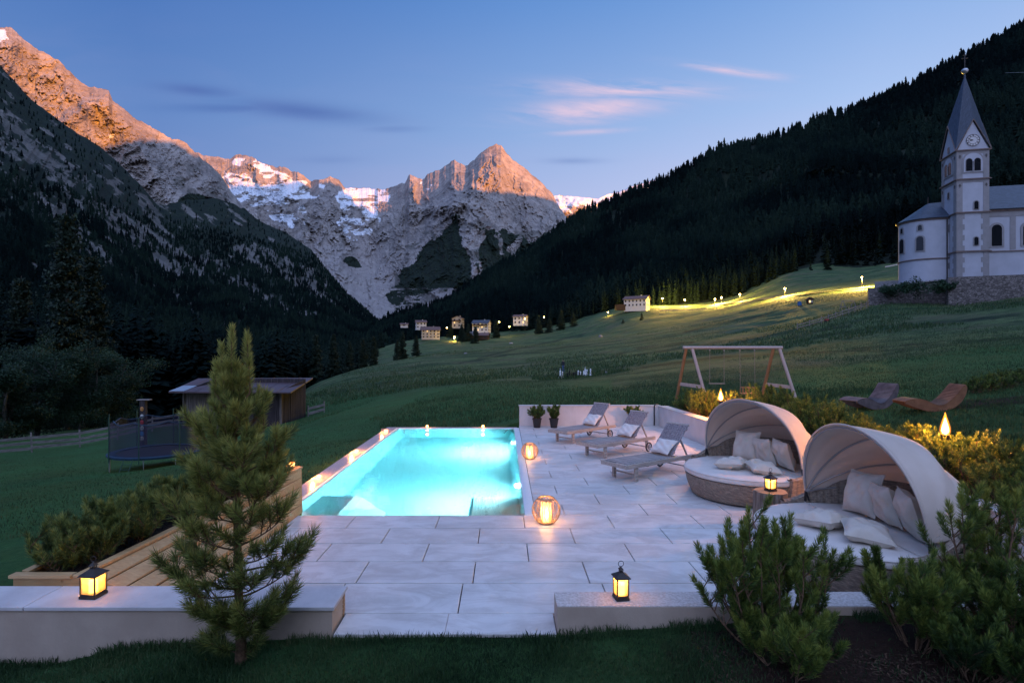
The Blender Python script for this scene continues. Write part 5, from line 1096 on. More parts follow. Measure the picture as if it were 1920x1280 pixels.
# ------------------------------------------------------------------ grass blades
M['grass'] = leafy('grass_blades', [(.014, .038, .016), (.032, .078, .028), (.060, .115, .040), (.12, .13, .06)], .6, .25)
def blades(name, X, Y, L, wd, label, rng, tone=.4):
    n = len(X); Z = gz(X, Y); a = rng.random(n) * 6.283; lean = rng.random(n) * .6; L = L * (.5 + rng.random(n))
    dx_, dy_ = np.cos(a), np.sin(a); w_ = wd * (.7 + .6 * rng.random(n)); b = rng.random(n) * 6.283; wx, wy = np.cos(b) * w_, np.sin(b) * w_
    p = np.stack([X, Y, Z - .01], -1); m_ = p + np.stack([dx_ * L * lean * .35, dy_ * L * lean * .35, L * .6], -1); tip = p + np.stack([dx_ * L * lean, dy_ * L * lean, L * (1 - .25 * lean)], -1); wv = np.stack([wx, wy, wx * 0], -1)
    V = np.stack([p - wv, p + wv, m_ + wv * .8, tip, m_ - wv * .8], 1).reshape(-1, 3); F5 = (np.arange(n) * 5)[:, None] + np.arange(5)[None]
    A = np.repeat(np.clip(tone + .2 * rng.standard_normal(n) + .3 * fbm(X * 1.2, Y * 1.2, oct=3), 0, 1), 5)
    return tag(link(name, fast_mesh(name, V, F5, attrs={'rnd': A}), M['grass']), label, 'grass', kind='stuff')
n = 120000; Y = rng.uniform(3.55, 4.76, n); X = (rng.uniform(-60, 1980, n) - CX) * Y / F
keep = (rng.random(n) > np.clip((X - 1.45) / .5, 0, .93)) ; X, Y = X[keep], Y[keep]
blades('grass', X, Y, .045, .0022, 'dark lawn grass in front of the low walls', rng, .38)
n = 9000; Y = rng.uniform(4.66, 4.80, n); X = rng.uniform(-4.6, 3.2, n); ok = (fbm(X * 2.5, Y, oct=3) > -.2) & ((X < -1.5) | (X > .45) | (Y < 4.745)); blades('grass', X[ok], Y[ok], .075, .0024, 'longer unmown grass at the foot of the low walls', rng, .42)
n = 90000; Y = np.exp(rng.uniform(math.log(8), math.log(40), n)); X = (rng.uniform(1180, 1980, n) - CX) * Y / F; k_ = (X > wall_x(np.minimum(Y, 17.5)) + 1.0) | (Y > 18.2); X, Y = X[k_], Y[k_]
blades('grass', X, Y, .075, .006, 'lawn behind the hedge around the swing and rocking loungers', rng, .45)
n = 30000; Y = np.exp(rng.uniform(math.log(10), math.log(40), n)); X = (rng.uniform(-60, 960, n) - CX) * Y / F; k_ = (X < -3.8) | (Y > 17.6); X, Y = X[k_], Y[k_]
blades('grass', X, Y, .06, .006, 'lawn left of the pool towards the trampoline', rng, .35)
for (n, p0, p1, y0, y1, L, wd, lb) in [(70000, 480, 1980, 19, 60, .13, .010, 'rough meadow grass around the chess pieces and below the church'), (60000, 560, 1980, 55, 190, .30, .035, 'taller hay grass on the middle of the meadow slope')]:
    Y = np.exp(rng.uniform(math.log(y0), math.log(y1), n)); px_a = rng.uniform(p0, p1, n); X = (px_a - CX) * Y / F; ok = fbm(X * .12, Y * .05, oct=4) > -.15; ok &= ~((Y > 100) & (px_a < 640)); blades('grass', X[ok], Y[ok], L, wd, lb, rng, .5)
# fallen bark and twigs on the bed
n = 5000; Y = rng.uniform(3.7, 4.75, n); X = rng.uniform(1.5, 5.2, n); Z = gz(X, Y) + .006; a = rng.random(n) * 6.28; L = .008 + .02 * rng.random(n); d = np.stack([np.cos(a) * L, np.sin(a) * L, rng.uniform(-.006, .01, n)], -1); s = np.stack([-np.sin(a), np.cos(a), 0 * a], -1) * .005; p = np.stack([X, Y, Z], -1)
V = np.stack([p - d - s, p + d - s, p + d + s, p - d + s], 1).reshape(-1, 3); M['mulch'] = leafy('mulch_chips', [(.015, .009, .006), (.045, .024, .015), (.09, .055, .034)], .9, 0)
tag(link('mulch', fast_mesh('mulch', V, (np.arange(n) * 4)[:, None] + np.arange(4)[None], attrs={'rnd': np.repeat(rng.random(n), 4)}), M['mulch']), 'bark mulch on the bed under the front dwarf pines', 'mulch', kind='stuff')
# ------------------------------------------------------------------ broadleaf and large conifers at the left
M['leaf'] = leafy('leaves', [(.010, .030, .018), (.024, .060, .030), (.048, .095, .045)], .6, .2)
M['conifer'] = leafy('conifer_foliage', [(.005, .015, .011), (.012, .030, .018), (.028, .050, .028)], .7, .05)
M['trunk'] = mat('tree_trunk', (.13, .12, .11), (.05, .045, .04), 6, .9)
def leafball(pts, size, cnt, rng, flat=.6):
    P = np.repeat(np.array(pts), cnt, 0); n = len(P); o = rng.standard_normal((n, 3)); o /= np.linalg.norm(o, axis=1)[:, None]; o *= (rng.random(n)**.4)[:, None] * np.array([1, 1, flat]); return P + o * size
def leaves(name, C, sz, rng, m, parent, tone=None):
    n = len(C); a = rng.standard_normal((n, 3)); a /= np.linalg.norm(a, axis=1)[:, None]; b = np.cross(a, rng.standard_normal((n, 3))); b /= np.linalg.norm(b, axis=1)[:, None]; s = (sz * (.6 + .8 * rng.random(n)))[:, None]
    V = np.stack([C - a * s, C + b * s * .55, C + a * s, C - b * s * .55], 1).reshape(-1, 3); A = np.repeat(np.clip((.5 if tone is None else tone) + .25 * rng.standard_normal(n), 0, 1), 4)
    return link(name, fast_mesh(name, V, (np.arange(n) * 4)[:, None] + np.arange(4)[None], attrs={'rnd': A}), m, parent)
def broadleaf(px, Y, hgt, rad, seed, label, base_py=None):
    r = np.random.default_rng(seed); x = (px - CX) * Y / F; z = gz1(x, Y); t = thing('broadleaf_tree', label, 'tree', (x, Y, z), 0, 'trees beyond the wooden fence'); mb = MB(); cl = []
    for s in range(3):
        a0 = r.uniform(0, 6.28); pts = curve3((0, 0, -.3), (math.cos(a0) * .25, math.sin(a0) * .25, 1), hgt * .8, 8, .05, r, .08); mb.tube(pts, [.16 * (1 - .8 * i / 8) + .02 for i in range(9)], 7)
        for k in range(16):
            f = .3 + 7.6 * r.random()**1.1; j = int(f); p = pts[min(j, 7)].lerp(pts[min(j, 7) + 1], f - j); a = r.uniform(0, 6.28); L = rad * (.5 + .6 * r.random()) * (1.15 - abs(f / 8 - .45)); b = curve3(p, (math.cos(a), math.sin(a), .45), L, 4, .08, r, .15); mb.tube(b, [.05, .04, .03, .02, .01], 5); cl += [tuple(b[-1]), tuple(b[-2]), tuple(b[2])]
        cl.append(tuple(pts[-1]))
    mb.build('trunk', M['trunk'], t, smooth=True); cl = np.array(cl); C = leafball(cl, rad * .25, 230, r, .7); leaves('crown', C, .085, r, M['leaf'], t, tone=np.clip(.35 + .5 * fbm(C[:, 0] * .5, C[:, 1] * .5, C[:, 2] * .5, oct=2), 0, 1)); return t
def conifer_mesh(hgt, rad, seed, gap=.85, dens=1.0):
    r = np.random.default_rng(seed); mb = MB(); mb.tube([(0, 0, -.5), (.05, 0, hgt * .5), (0, 0, hgt)], [hgt * .011, hgt * .007, .02], 7); C = []
    z = hgt * .06
    while z < hgt * .98:
        q = rad * (1 - z / hgt)**.85 * (.75 + .4 * r.random()); nb_ = 6
        for k in range(nb_):
            a = r.uniform(0, 6.28); L = q * (.6 + .5 * r.random()) + .15; m_ = max(3, int(L * 5 * dens)); s = np.linspace(.15, 1, m_)
            if L > 1: mb.tube([(0, 0, z), (math.cos(a) * L * .95, math.sin(a) * L * .95, z - .18 * L)], [.035, .01], 4)
            C.append(np.stack([np.cos(a) * L * s, np.sin(a) * L * s, z - .28 * L * s**1.2 + .10 * L * s**3], -1))
        z += gap * hgt / 24 * (.7 + .5 * r.random())
    return mb, np.concatenate(C), r
def conifer(px, Y, hgt, rad, seed, label, group, gap=.85, name='spruce_tree', cnt=26, sz=.115, x=None, sink=0):
    x = (px - CX) * Y / F if x is None else x; t = thing(name, label, 'tree', (x, Y, gz1(x, Y) - sink), 0, group); mb, C, r = conifer_mesh(hgt, rad, seed, gap)
    mb.build('trunk', M['trunk'], t); P = np.repeat(C, cnt, 0) + r.standard_normal((len(C) * cnt, 3)) * np.array([.24, .24, .16]) * (hgt / 16); leaves('crown', P, sz * hgt / 14, r, M['conifer'], t); return t
broadleaf(70, 56, 10.5, 4.2, 1, 'broad leafy tree lowest at the left edge behind the wooden fence')
broadleaf(195, 60, 9.6, 4.4, 2, 'rounded leafy tree with pale slanting trunk right of the tall larch')
broadleaf(150, 66, 7.5, 3.6, 3, 'leafy tree between the larch foot and the rounded leafy tree')
broadleaf(10, 52, 8, 3.2, 9, 'leafy tree cut by the left edge behind the fence')
gL = 'tall conifers beyond the wooden fence'
conifer(125, 68, 26.5, 4.6, 1, 'tallest larch rising above the leafy trees at left', gL, 1.15, 'larch_tree', 22, .12)
conifer(170, 74, 23.0, 4.2, 2, 'dark spruce standing just right of the tallest larch', gL, .9)
conifer(40, 84, 23, 4, 3, 'dark spruce near the left edge behind the larch', gL)
conifer(-60, 80, 24, 4, 4, 'dark spruce just outside the left edge', gL)
gM = 'spruces standing on the valley edge of the meadow'
for i, (px, Y, h_, lb) in enumerate([(745, 235, 9.5, 'small spruce, left one of the pair on the meadow edge below the village'), (755, 238, 12.5, 'taller spruce of the pair on the meadow edge below the village'), (780, 246, 9.5, 'small round spruce right of the pair below the village'), (700, 225, 14.5, 'dark spruce left of the pair at the rim of the valley'), (680, 205, 14, 'dark spruce at the rim of the valley, second left of the pair'), (655, 185, 13, 'dark spruce at the rim of the valley, third left of the pair'), (625, 165, 14, 'dark spruce behind the right end of the shed roof'), (592, 150, 14, 'dark spruce above the right end of the shed roof')]):
    conifer(px, Y, h_, 2.6, 10 + i, lb, gM, cnt=14, sz=.2)
for i, (px, py, h_, lb) in enumerate([(1203, 601, 4.6, 'tiny dark spruce alone on the slope below the white farmhouse'), (1168, 607, 2.8, 'smaller spruce on the slope left below the white farmhouse')]):
    g = ground_hit(px, py, 150); conifer(px, g.y, h_, 1.5, 30 + i, lb, 'lone spruces on the meadow slope', cnt=8, sz=.3, x=g.x)
# ------------------------------------------------------------------ play swing
M['log'] = mat('swing_log', (.50, .42, .38), (.40, .33, .30), 3, .6, .3, 12, stretch=(6, 6, 1)); M['log_brown'] = mat('swing_log_brown', (.42, .22, .10), (.30, .15, .07), 3, .6, .3, 12, stretch=(6, 6, 1))
M['rope'] = mat('rope', (.30, .25, .20), rough=.9)
g = ground_hit(1380, 757, 15, 30)
def swing(loc, scale, rz, label, group=None, mats=(M['log'], M['log_brown']), seats=1, W_=3.6):
    t = thing('swing', label, 'swing', loc, rz, group); S = scale; Hh = 2.05 * S; w2 = W_ / 2 * S
    o = MB(); o.tube([(-w2, 0, Hh), (w2, 0, Hh)], .062 * S, 12); o.build('beam', mats[0], t, smooth=True)
    for sx in (-1, 1):
        xt = sx * (w2 - .22 * S)
        MB().tube([(xt - .10 * S, 0, Hh - .04 * S), (xt - .34 * S, .62 * S, -.05)], .058 * S, 10).build('leg', mats[1], t, smooth=True)
        MB().tube([(xt + .12 * S, 0, Hh - .04 * S), (xt + .52 * S, -.62 * S, -.05)], .058 * S, 10).build('leg', mats[0], t, smooth=True)
        MB().bar((xt - .26 * S, .40 * S, .68 * S), (xt + .38 * S, -.40 * S, .62 * S), .045 * S, .12 * S).build('crossbar', mats[0], t)
    if seats:
        for px in (-.82, -.30, .27, .80):
            long_ = px > 0; zb = .52 if long_ else .72
            MB().tube([(px, 0, Hh - .06), (px + (.02 if long_ else 0), .0, zb)], .009, 5).build('rope', M['rope'], t)
            MB().lathe([(.022, Hh - .13), (.026, Hh - .10), (.012, Hh - .05)], 8, (px, 0, 0)).build('hook', M['alu'], t)
        mb = MB(); mb.box((.55, 0, .36), (.46, .28, .03)); 
        for y in (-.13, .13): mb.box((.55, y, .58), (.46, .02, .05))
        for x in (.33, .44, .55, .66, .77):
            for y in (-.13, .13): mb.box((x, y, .47), (.022, .02, .20))
        mb.build('seat', M['log_brown'], t); MB().box((-.56, 0, .72), (.56, .16, .03)).build('seat', M['rope'], t)
    return t
swing((g.x + .02, 21.0, gz1(g.x, 21.0)), 1.0, R(-4), 'wooden A-frame swing with baby seat on the lawn behind the terrace')
# ------------------------------------------------------------------ wave shaped rocking loungers
M['grey_slats'] = mat('grey_slats', (.17, .16, .17), (.08, .075, .085), 3, .7, .4, 14); M['brown_slats'] = mat('brown_slats', (.27, .15, .08), (.15, .08, .045), 3, .6, .3, 14)
def rocker(loc, rz, ms, label):
    t = thing('rocking_lounger', label, 'lounger', loc, rz, 'wave shaped wooden rocking loungers')
    tops = [(0, .30), (.12, .37), (.30, .415), (.50, .40), (.68, .32), (.85, .23), (1.0, .21), (1.14, .26), (1.28, .38), (1.42, .54), (1.54, .70), (1.62, .82), (1.68, .86)]
    bots = [(1.71, .82), (1.70, .62), (1.62, .42), (1.45, .20), (1.2, .06), (.9, .0), (.6, .04), (.35, .13), (.15, .22), (0, .275)]
    def sm(p, n):
        p = np.array(p); tt_ = np.linspace(0, len(p) - 1, n); i = np.arange(len(p)); from_ = []
        for c in range(2):
            x = np.interp(tt_, i, p[:, c]); from_.append(np.convolve(np.pad(x, 2, 'edge'), np.ones(5) / 5, 'valid'))
        return list(zip(from_[0], from_[1]))
    T = sm(tops, 44); B = sm(bots, 26)
    for y in (-.33, .28):
        MB().prism([(a, b) for a, b in T + B], 1, y, y + .05).build('side_panel', ms[1], t, bevel=.004)
    mb = MB()
    for k in range(0, 43):
        a, b = Vector((T[k][0], 0, T[k][1])), Vector((T[k + 1][0], 0, T[k + 1][1]))
        if k % 1 == 0: m = (a + b) / 2; d = (b - a).normalized(); nrm = Vector((-d.z, 0, d.x)); rot = Matrix((d, Vector((0, 1, 0)), nrm)).transposed(); mb.box(m + nrm * .011, ((b - a).length * .68, .68, .02), rot)
    mb.build('slats', ms[0], t); t.scale = (.86, .86, .82); return t
ga = ground_hit(1655, 765, 10, 30); gb = ground_hit(1745, 779, 10, 30)
rocker((9.3, 15.3, gz1(10.2, 15.3) - .02), R(16), (M['grey_slats'], M['grey_slats']), 'grey weathered rocking lounger, left one of the pair on the lawn')
rocker((10.1, 14.5, gz1(10.8, 14.5) - .01), R(-6), (M['brown_slats'], M['brown_slats']), 'brown rocking lounger lit by the torch, right one of the pair')
# ------------------------------------------------------------------ giant chess set and the person beside it
M['chess_white'] = mat('chess_white', (.85, .85, .87), rough=.4); M['chess_black'] = mat('chess_black', (.012, .012, .016), rough=.4)
pawn = [(.13, 0), (.13, .05), (.09, .08), (.055, .20), (.05, .27), (.085, .29), (.03, .31), (.07, .36), (.075, .40), (.05, .44), (.01, .46)]
king = [(.16, 0), (.16, .06), (.11, .10), (.065, .28), (.06, .44), (.11, .46), (.05, .48), (.095, .60), (.09, .62), (.02, .66), (.02, .74), (.01, .75)]
rook = [(.14, 0), (.14, .06), (.09, .10), (.07, .34), (.11, .38), (.11, .50), (.08, .50), (.08, .47), (.01, .47)]
bishop = [(.14, 0), (.14, .05), (.09, .09), (.055, .30), (.05, .38), (.09, .40), (.04, .42), (.075, .48), (.06, .56), (.02, .62), (.005, .63)]
gc = ground_hit(1080, 706.5, 40, 90); u_ = gc.y / F
def knight(mb):
    mb.lathe([(.14, 0), (.14, .06), (.09, .10), (.07, .18)], 12); mb.prism([(-.07, .18), (.08, .18), (.07, .34), (.10, .40), (.10, .45), (.02, .52), (-.03, .56), (-.05, .50), (-.09, .38), (-.04, .28)], 1, -.035, .035)
pcs = [(1050.5, 1.35, king, 'w', 'leftmost white giant chess piece'), (1055, 1.2, bishop, 'w', 'white giant chess piece second from the left'), (1063.5, 1.0, rook, 'b', 'leftmost black giant chess piece'), (1068, 1.25, king, 'b', 'tallest black giant chess piece, with a cross top'), (1071.5, 1.15, pawn, 'b', 'black chess pawn right of the tallest black piece'), (1074.5, 1.05, rook, 'b', 'black chess piece in the middle of the black row'), (1078, 1.2, pawn, 'b', 'second black chess pawn of the row'), (1081, 1.1, bishop, 'b', 'black chess piece left of the last black one'), (1085.5, 1.1, 'k', 'b', 'rightmost black chess piece, behind a slim white one'), (1084.3, 1.25, bishop, 'w', 'slim white chess piece among the black ones'), (1088.8, 1.35, pawn, 'w', 'white chess pawn right of the black row'), (1094, 1.2, 'k', 'w', 'white chess piece left in the tight white group'), (1097.2, 1.25, king, 'w', 'white chess piece in the middle of the tight white group'), (1100.3, 1.35, rook, 'w', 'white chess piece right in the tight white group'), (1106.5, 1.3, bishop, 'w', 'rightmost white giant chess piece, standing alone')]
for i, (px, s, pf, c, lb) in enumerate(pcs):
    mb = MB()
    if pf == 'k': knight(mb)
    else: mb.lathe(pf, 14)
    if pf is king: mb.box((0, 0, .79), (.03, .03, .12)); mb.box((0, 0, .79), (.10, .03, .03))
    if pf is rook:
        for k in range(4): mb.box((.09 * math.cos(k * 1.57), .09 * math.sin(k * 1.57), .53), (.05, .05, .06))
    o = mb.build('chess_piece', M['chess_white'] if c == 'w' else M['chess_black'], smooth=True); x = (px - CX) * gc.y / F; y = gc.y + .3 * math.sin(i * 2.1); o.location = (x, y, gz1(x, y) - .01); o.scale = (s * .9, s * .9, s * .93)
    tag(o, lb, 'chess piece', 'giant chess pieces on the lawn')
def person(loc, rz):
    me = bpy.data.meshes.new('person'); J = {'pel': (0, 0, .92, .13), 'wst': (0, .0, 1.08, .12), 'chs': (0, .01, 1.30, .145), 'nck': (0, .02, 1.47, .055), 'hd': (0, .04, 1.58, .075), 'hd2': (0, .045, 1.68, .085), 'hd3': (0, .04, 1.75, .05)}
    for s, n_ in ((1, 'l'), (-1, 'r')):
        J.update({'hip' + n_: (s * .09, 0, .88, .09), 'kn' + n_: (s * .10, .04 * s + .03, .50, .06), 'an' + n_: (s * .10, -.03 * s, .09, .04), 'to' + n_: (s * .11, .13 - .03 * s, .04, .035), 'sh' + n_: (s * .17, .01, 1.40, .06), 'el' + n_: (s * .25, -.02, 1.13, .042), 'wr' + n_: (s * .24, .10, .90, .03), 'ha' + n_: (s * .235, .13, .82, .032)})
    E = [('pel', 'wst'), ('wst', 'chs'), ('chs', 'nck'), ('nck', 'hd'), ('hd', 'hd2'), ('hd2', 'hd3')] + [(a + n_ if a not in ('pel', 'chs') else a, b + n_) for n_ in 'lr' for a, b in (('pel', 'hip'), ('hip', 'kn'), ('kn', 'an'), ('an', 'to'), ('chs', 'sh'), ('sh', 'el'), ('el', 'wr'), ('wr', 'ha'))]
    ks = list(J); me.from_pydata([J[k][:3] for k in ks], [(ks.index(a), ks.index(b)) for a, b in E], [])
    t = bpy.data.objects.new('person', me); COL.objects.link(t); sk = t.modifiers.new('s', 'SKIN')
    for i, k in enumerate(ks): me.skin_vertices[0].data[i].radius = (J[k][3], J[k][3] * .85); me.skin_vertices[0].data[i].use_root = (i == 0)
    t.modifiers.new('u', 'SUBSURF').levels = 2; t.modifiers['u'].render_levels = 2
    dg = bpy.context.evaluated_depsgraph_get(); ev = t.evaluated_get(dg); m2 = bpy.data.meshes.new_from_object(ev); bpy.data.objects.remove(t)
    body = bpy.data.objects.new('person', m2); COL.objects.link(body)
    for m_ in (mat('skin', (.45, .28, .2)), mat('jacket', (.02, .018, .035)), mat('jeans', (.07, .12, .24)), mat('hair', (.03, .02, .015))): m2.materials.append(m_)
    for p in m2.polygons:
        c = p.center; p.material_index = 3 if c.z > 1.66 or (c.z > 1.55 and c.y < .0) else (0 if c.z > 1.46 or (abs(c.x) > .19 and c.z < .9) else (2 if c.z < .96 else 1)); p.use_smooth = True
    body.location = loc; body.rotation_euler = (0, 0, rz); return tag(body, 'person in dark jacket and blue jeans standing behind the giant chess pieces', 'person')
gp = ground_hit(1056, 699, 50, 120); person(gp, R(20))
# ------------------------------------------------------------------ shed, fences, trampoline, pole
M['old_boards'] = mat('old_boards', (.09, .072, .075), (.03, .024, .028), 2.4, .9, .6, 5, stretch=(10, 10, .35), detail=8, ramp=(.3, .6), bdist=.02); M['old_boards2'] = mat('old_boards_pale', (.22, .185, .17), (.08, .065, .06), 2.4, .9, .6, 5, stretch=(10, 10, .35), detail=8)
M['shed_roof'] = mat('shed_roof', (.105, .068, .075), (.078, .05, .056), .8, .5, .15, 6)
M['fence_wood'] = mat('fence_wood', (.34, .30, .29), (.16, .14, .135), 2, .9, .5, 8, stretch=(1, 1, 8))
YS = 44.0
A = Vector(((345 - CX) * YS / F, YS, gz1((345 - CX) * YS / F, YS) - .15)); Bc = Vector(((527 - CX) * (YS - .5) / F, YS - .5, 0)); Cc = Vector(((573 - CX) * (YS + 3.2) / F, YS + 3.2, 0))
shed = thing('wooden_shed', 'weathered wooden barn with low dull red roof beyond the trampoline', 'shed', A)
zt_ = H - (732 - CY) * YS / F - A.z; zt2 = zt_
def wallboards(mb, a, b, z0, z1a, z1b, n, th=.04, seed=0):
    r = random.Random(seed); a, b = Vector(a), Vector(b); d = (b - a) / n; nr = Vector((d.y, -d.x, 0)).normalized()
    for i in range(n):
        p, q = a + d * (i + .03), a + d * (i + .97); o = nr * r.uniform(-.015, .02); z1 = z1a + (z1b - z1a) * i / n; z2 = z1a + (z1b - z1a) * (i + 1) / n; zz = z0 + r.uniform(-.08, .05)
        v = [p + o, q + o, q + o - nr * th, p + o - nr * th]; mb.add([(v_.x, v_.y, zz) for v_ in v] + [(v[0].x, v[0].y, z1), (v[1].x, v[1].y, z2), (v[2].x, v[2].y, z2), (v[3].x, v[3].y, z1)], [(3, 2, 1, 0), (4, 5, 6, 7)] + [(j, (j + 1) % 4, 4 + (j + 1) % 4, 4 + j) for j in range(4)])
a_ = Vector((0, 0, 0)); b_ = Bc - A; c_ = Cc - A; b_.z = c_.z = 0; d_ = a_ + (c_ - b_)
mid = a_.lerp(b_, .50)
mb = MB(); wallboards(mb, a_, mid, -.5, zt_, zt_, 22, seed=1); mb.build('front_wall', M['old_boards2'], shed)
mb = MB(); wallboards(mb, mid, b_, -.3, zt_, zt_, 22, seed=2); mb.build('front_wall', M['old_boards'], shed)
mb = MB(); wallboards(mb, b_, c_, -.2, zt_, zt_ + .75, 14, seed=3); mb.build('side_wall', M['old_boards'], shed)
mb = MB(); wallboards(mb, c_, d_, -.5, zt_ + .75, zt_ + .75, 16, seed=4); wallboards(mb, d_, a_, -.5, zt_ + .75, zt_, 14, seed=5); mb.build('back_wall', M['old_boards'], shed)
MB().box((b_.x, b_.y, zt_ / 2), (.16, .16, zt_ + .2)).build('corner_post', M['old_boards2'], shed); MB().box((a_.x, a_.y, zt_ / 2), (.16, .16, zt_)).build('corner_post', M['old_boards2'], shed)
rf = [W(316, 734, YS - 1.2) - A, W(545, 735, YS - 1.6) - A, W(587, 708, YS + 6.2) - A, W(372, 709, YS + 6.8) - A]
mb = MB(); mb.add(rf + [p + Vector((0, 0, -.10)) for p in rf], [(0, 1, 2, 3), (7, 6, 5, 4)] + [(j, 4 + j, 4 + (j + 1) % 4, (j + 1) % 4) for j in range(4)]); ro = mb.build('roof', M['shed_roof'], shed)
def lp(s, t_): return (rf[0].lerp(rf[1], s)).lerp(rf[3].lerp(rf[2], s), t_) + Vector((0, 0, .03))
mb = MB(); mb.add([lp(.0, .01), lp(.12, .01), lp(.14, .38), lp(.02, .38)], [(0, 1, 2, 3)]); tag(mb.build('roof_patch', mat('zinc_sheet', (.30, .36, .42), rough=.45), ro, solid=.02), 'newer grey sheet patch at the roof corner')
for k in range(1, 9):
    MB().bar(lp(k / 9, .0) - Vector((0, 0, .01)), lp(k / 9, 1) - Vector((0, 0, .01)), .03, .03).build('roof_batten', M['shed_roof'], ro)
g = ground_hit(372, 806, 30, 60); mb = MB(); mb.lathe([(.3, -.1), (.55, .05), (.5, .22), (.28, .33), (.02, .36)], 14, sx=1.1, sy=.7)
bo = mb.build('boulder', mat('boulder', (.32, .31, .33), (.2, .19, .2), 3, .9, .6), smooth=True); bo.location = g; tag(bo, 'pale boulder lying in the grass at the left foot of the shed', 'rock')
def fence(path, label, hgt=1.1, rails=(.35, .65, .95), post=2.4, name='wooden_fence', rw=.13, lean=.06, seed=0, mt=None, extra_post=.15, postr=.05, group='wooden fences around the meadow'):
    r = random.Random(seed); P = [Vector((x, y, gz1(x, y))) for x, y in path]; t = thing(name, label, 'fence', P[0], 0, group); O = P[0]; mt = mt or M['fence_wood']
    seg = []; L = 0
    pts = [P[0]]
    for a, b in zip(P, P[1:]):
        n = max(1, round((b - a).length / post))
        for i in range(1, n + 1): q = a.lerp(b, i / n); pts.append(Vector((q.x, q.y, gz1(q.x, q.y))))
    for p in pts:
        q = p - O; MB().tube([q - Vector((0, 0, .3)), q + Vector((r.uniform(-lean, lean), 0, hgt + extra_post * r.random()))], postr, 6).build('post', mt, t)
    for h_ in rails:
        mb = MB()
        for a, b in zip(pts, pts[1:]): mb.bar(a - O + Vector((0, -.06, h_ + r.uniform(-.04, .04))), b - O + Vector((0, -.06, h_ + r.uniform(-.04, .04))), .035, rw)
        mb.build('rail', mt, t)
    return t
fx = lambda px, Y: ((px - CX) * Y / F, Y)
fence([fx(-320, 29), fx(-60, 33), fx(60, 36), fx(150, 38.5), fx(220, 40.5), fx(285, 42.5), fx(335, 44)], 'long grey plank fence at left between the lawn and the trees', 1.15, (.30, .60, .92), 2.6, rw=.17, seed=3)
fence([fx(578, 47), fx(608, 48)], 'short grey plank fence at the right end of the shed', .95, (.3, .65), 1.3, rw=.2, seed=4)
# trampoline
tg = ground_hit(295, 872, 18, 32); YT = 24.0; tx = (295 - CX) * YT / F; tz = gz1(tx, YT)
M['navy'] = mat('safety_pad', (.02, .05, .09), (.015, .04, .07), 4, .6); M['green_tube'] = mat('green_tube', (.02, .07, .05), rough=.5); M['steel'] = mat('galvanised', (.45, .47, .5), rough=.35, metal=.7)
M['net'] = bpy.data.materials.new('safety_net'); M['net'].use_nodes = True; _t = NT(M['net'].node_tree); _b = M['net'].node_tree.nodes['Principled BSDF']; _b.inputs['Base Color'].default_value = (.012, .014, .05, 1)
_tp = _t.new('ShaderNodeBsdfTransparent'); _mx = _t.new('ShaderNodeMixShader'); _mx.inputs[0].default_value = .48; _t.l.new(_tp.outputs[0], _mx.inputs[1]); _t.l.new(_b.outputs[0], _mx.inputs[2]); _t.l.new(_mx.outputs[0], M['net'].node_tree.nodes['Material Output'].inputs[0])
tp_ = thing('trampoline', 'round garden trampoline with dark blue safety net on the left lawn', 'trampoline', (tx, YT, tz), 0)
Rr, zz = 1.75, .62; ring = lambda r_, z, n_=48: [(r_ * math.cos(a), r_ * math.sin(a), z) for a in np.linspace(0, 2 * math.pi, n_, endpoint=False)]
MB().tube(ring(Rr, zz), .03, 8, closed=True).build('frame', M['steel'], tp_, smooth=True)
MB().grid([[(r_ * math.cos(a), r_ * math.sin(a), z_) for r_, z_ in ((Rr + .03, zz - .06), (Rr + .05, zz + .02), (Rr - .05, zz + .045), (Rr - .28, zz + .03))] for a in np.linspace(0, 2 * math.pi, 49)]).build('safety_pad', M['navy'], tp_, smooth=True)
MB().lathe([(Rr - .26, zz), (.01, zz - .02)], 40, capb=False).build('jump_mat', M['black_rubber'], tp_)
MB().grid([[((Rr - .06 - .22 * s * (.5 + .5 * math.cos(8 * a)) * .6) * math.cos(a), (Rr - .06 - .22 * s * (.5 + .5 * math.cos(8 * a)) * .6) * math.sin(a), zz + .05 + 1.35 * s - .12 * s * abs(math.sin(4 * a))) for s in np.linspace(0, 1, 8)] for a in np.linspace(0, 2 * math.pi, 65)]).build('safety_net', M['net'], tp_, smooth=True)
MB().tube([((Rr - .19) * math.cos(a), (Rr - .19) * math.sin(a), zz + 1.40 - .12 * abs(math.sin(4 * a))) for a in np.linspace(0, 2 * math.pi, 64, endpoint=False)], .022, 5, closed=True).build('net_hem', M['navy'], tp_)
for k in range(8):
    a = k * math.pi / 4 + .2; c, s = math.cos(a), math.sin(a); MB().tube([(c * (Rr + .07), s * (Rr + .07), zz - .2), (c * (Rr + .07), s * (Rr + .07), zz + 1.62)], .022, 7).build('pole', M['green_tube'], tp_)
for k in range(4):
    a = k * math.pi / 2 + .6; da = .32; MB().tube([(Rr * math.cos(a - da), Rr * math.sin(a - da), zz), (Rr * math.cos(a - da), Rr * math.sin(a - da), .03), (Rr * math.cos(a + da), Rr * math.sin(a + da), .03), (Rr * math.cos(a + da), Rr * math.sin(a + da), zz)], .024, 7).build('leg', M['steel'], tp_, smooth=False)
mb = MB(); mb.tube([(-.2, -Rr - .05, zz), (-.25, -Rr - .35, .0)], .015, 5); mb.tube([(.15, -Rr - .05, zz), (.1, -Rr - .35, .0)], .015, 5)
for s in (.3, .6): mb.bar((-.2 - .05 * s, -Rr - .05 - .3 * s, zz * (1 - s)), (.15 - .05 * s, -Rr - .05 - .3 * s, zz * (1 - s)), .05, .02)
mb.build('ladder', M['green_tube'], tp_)
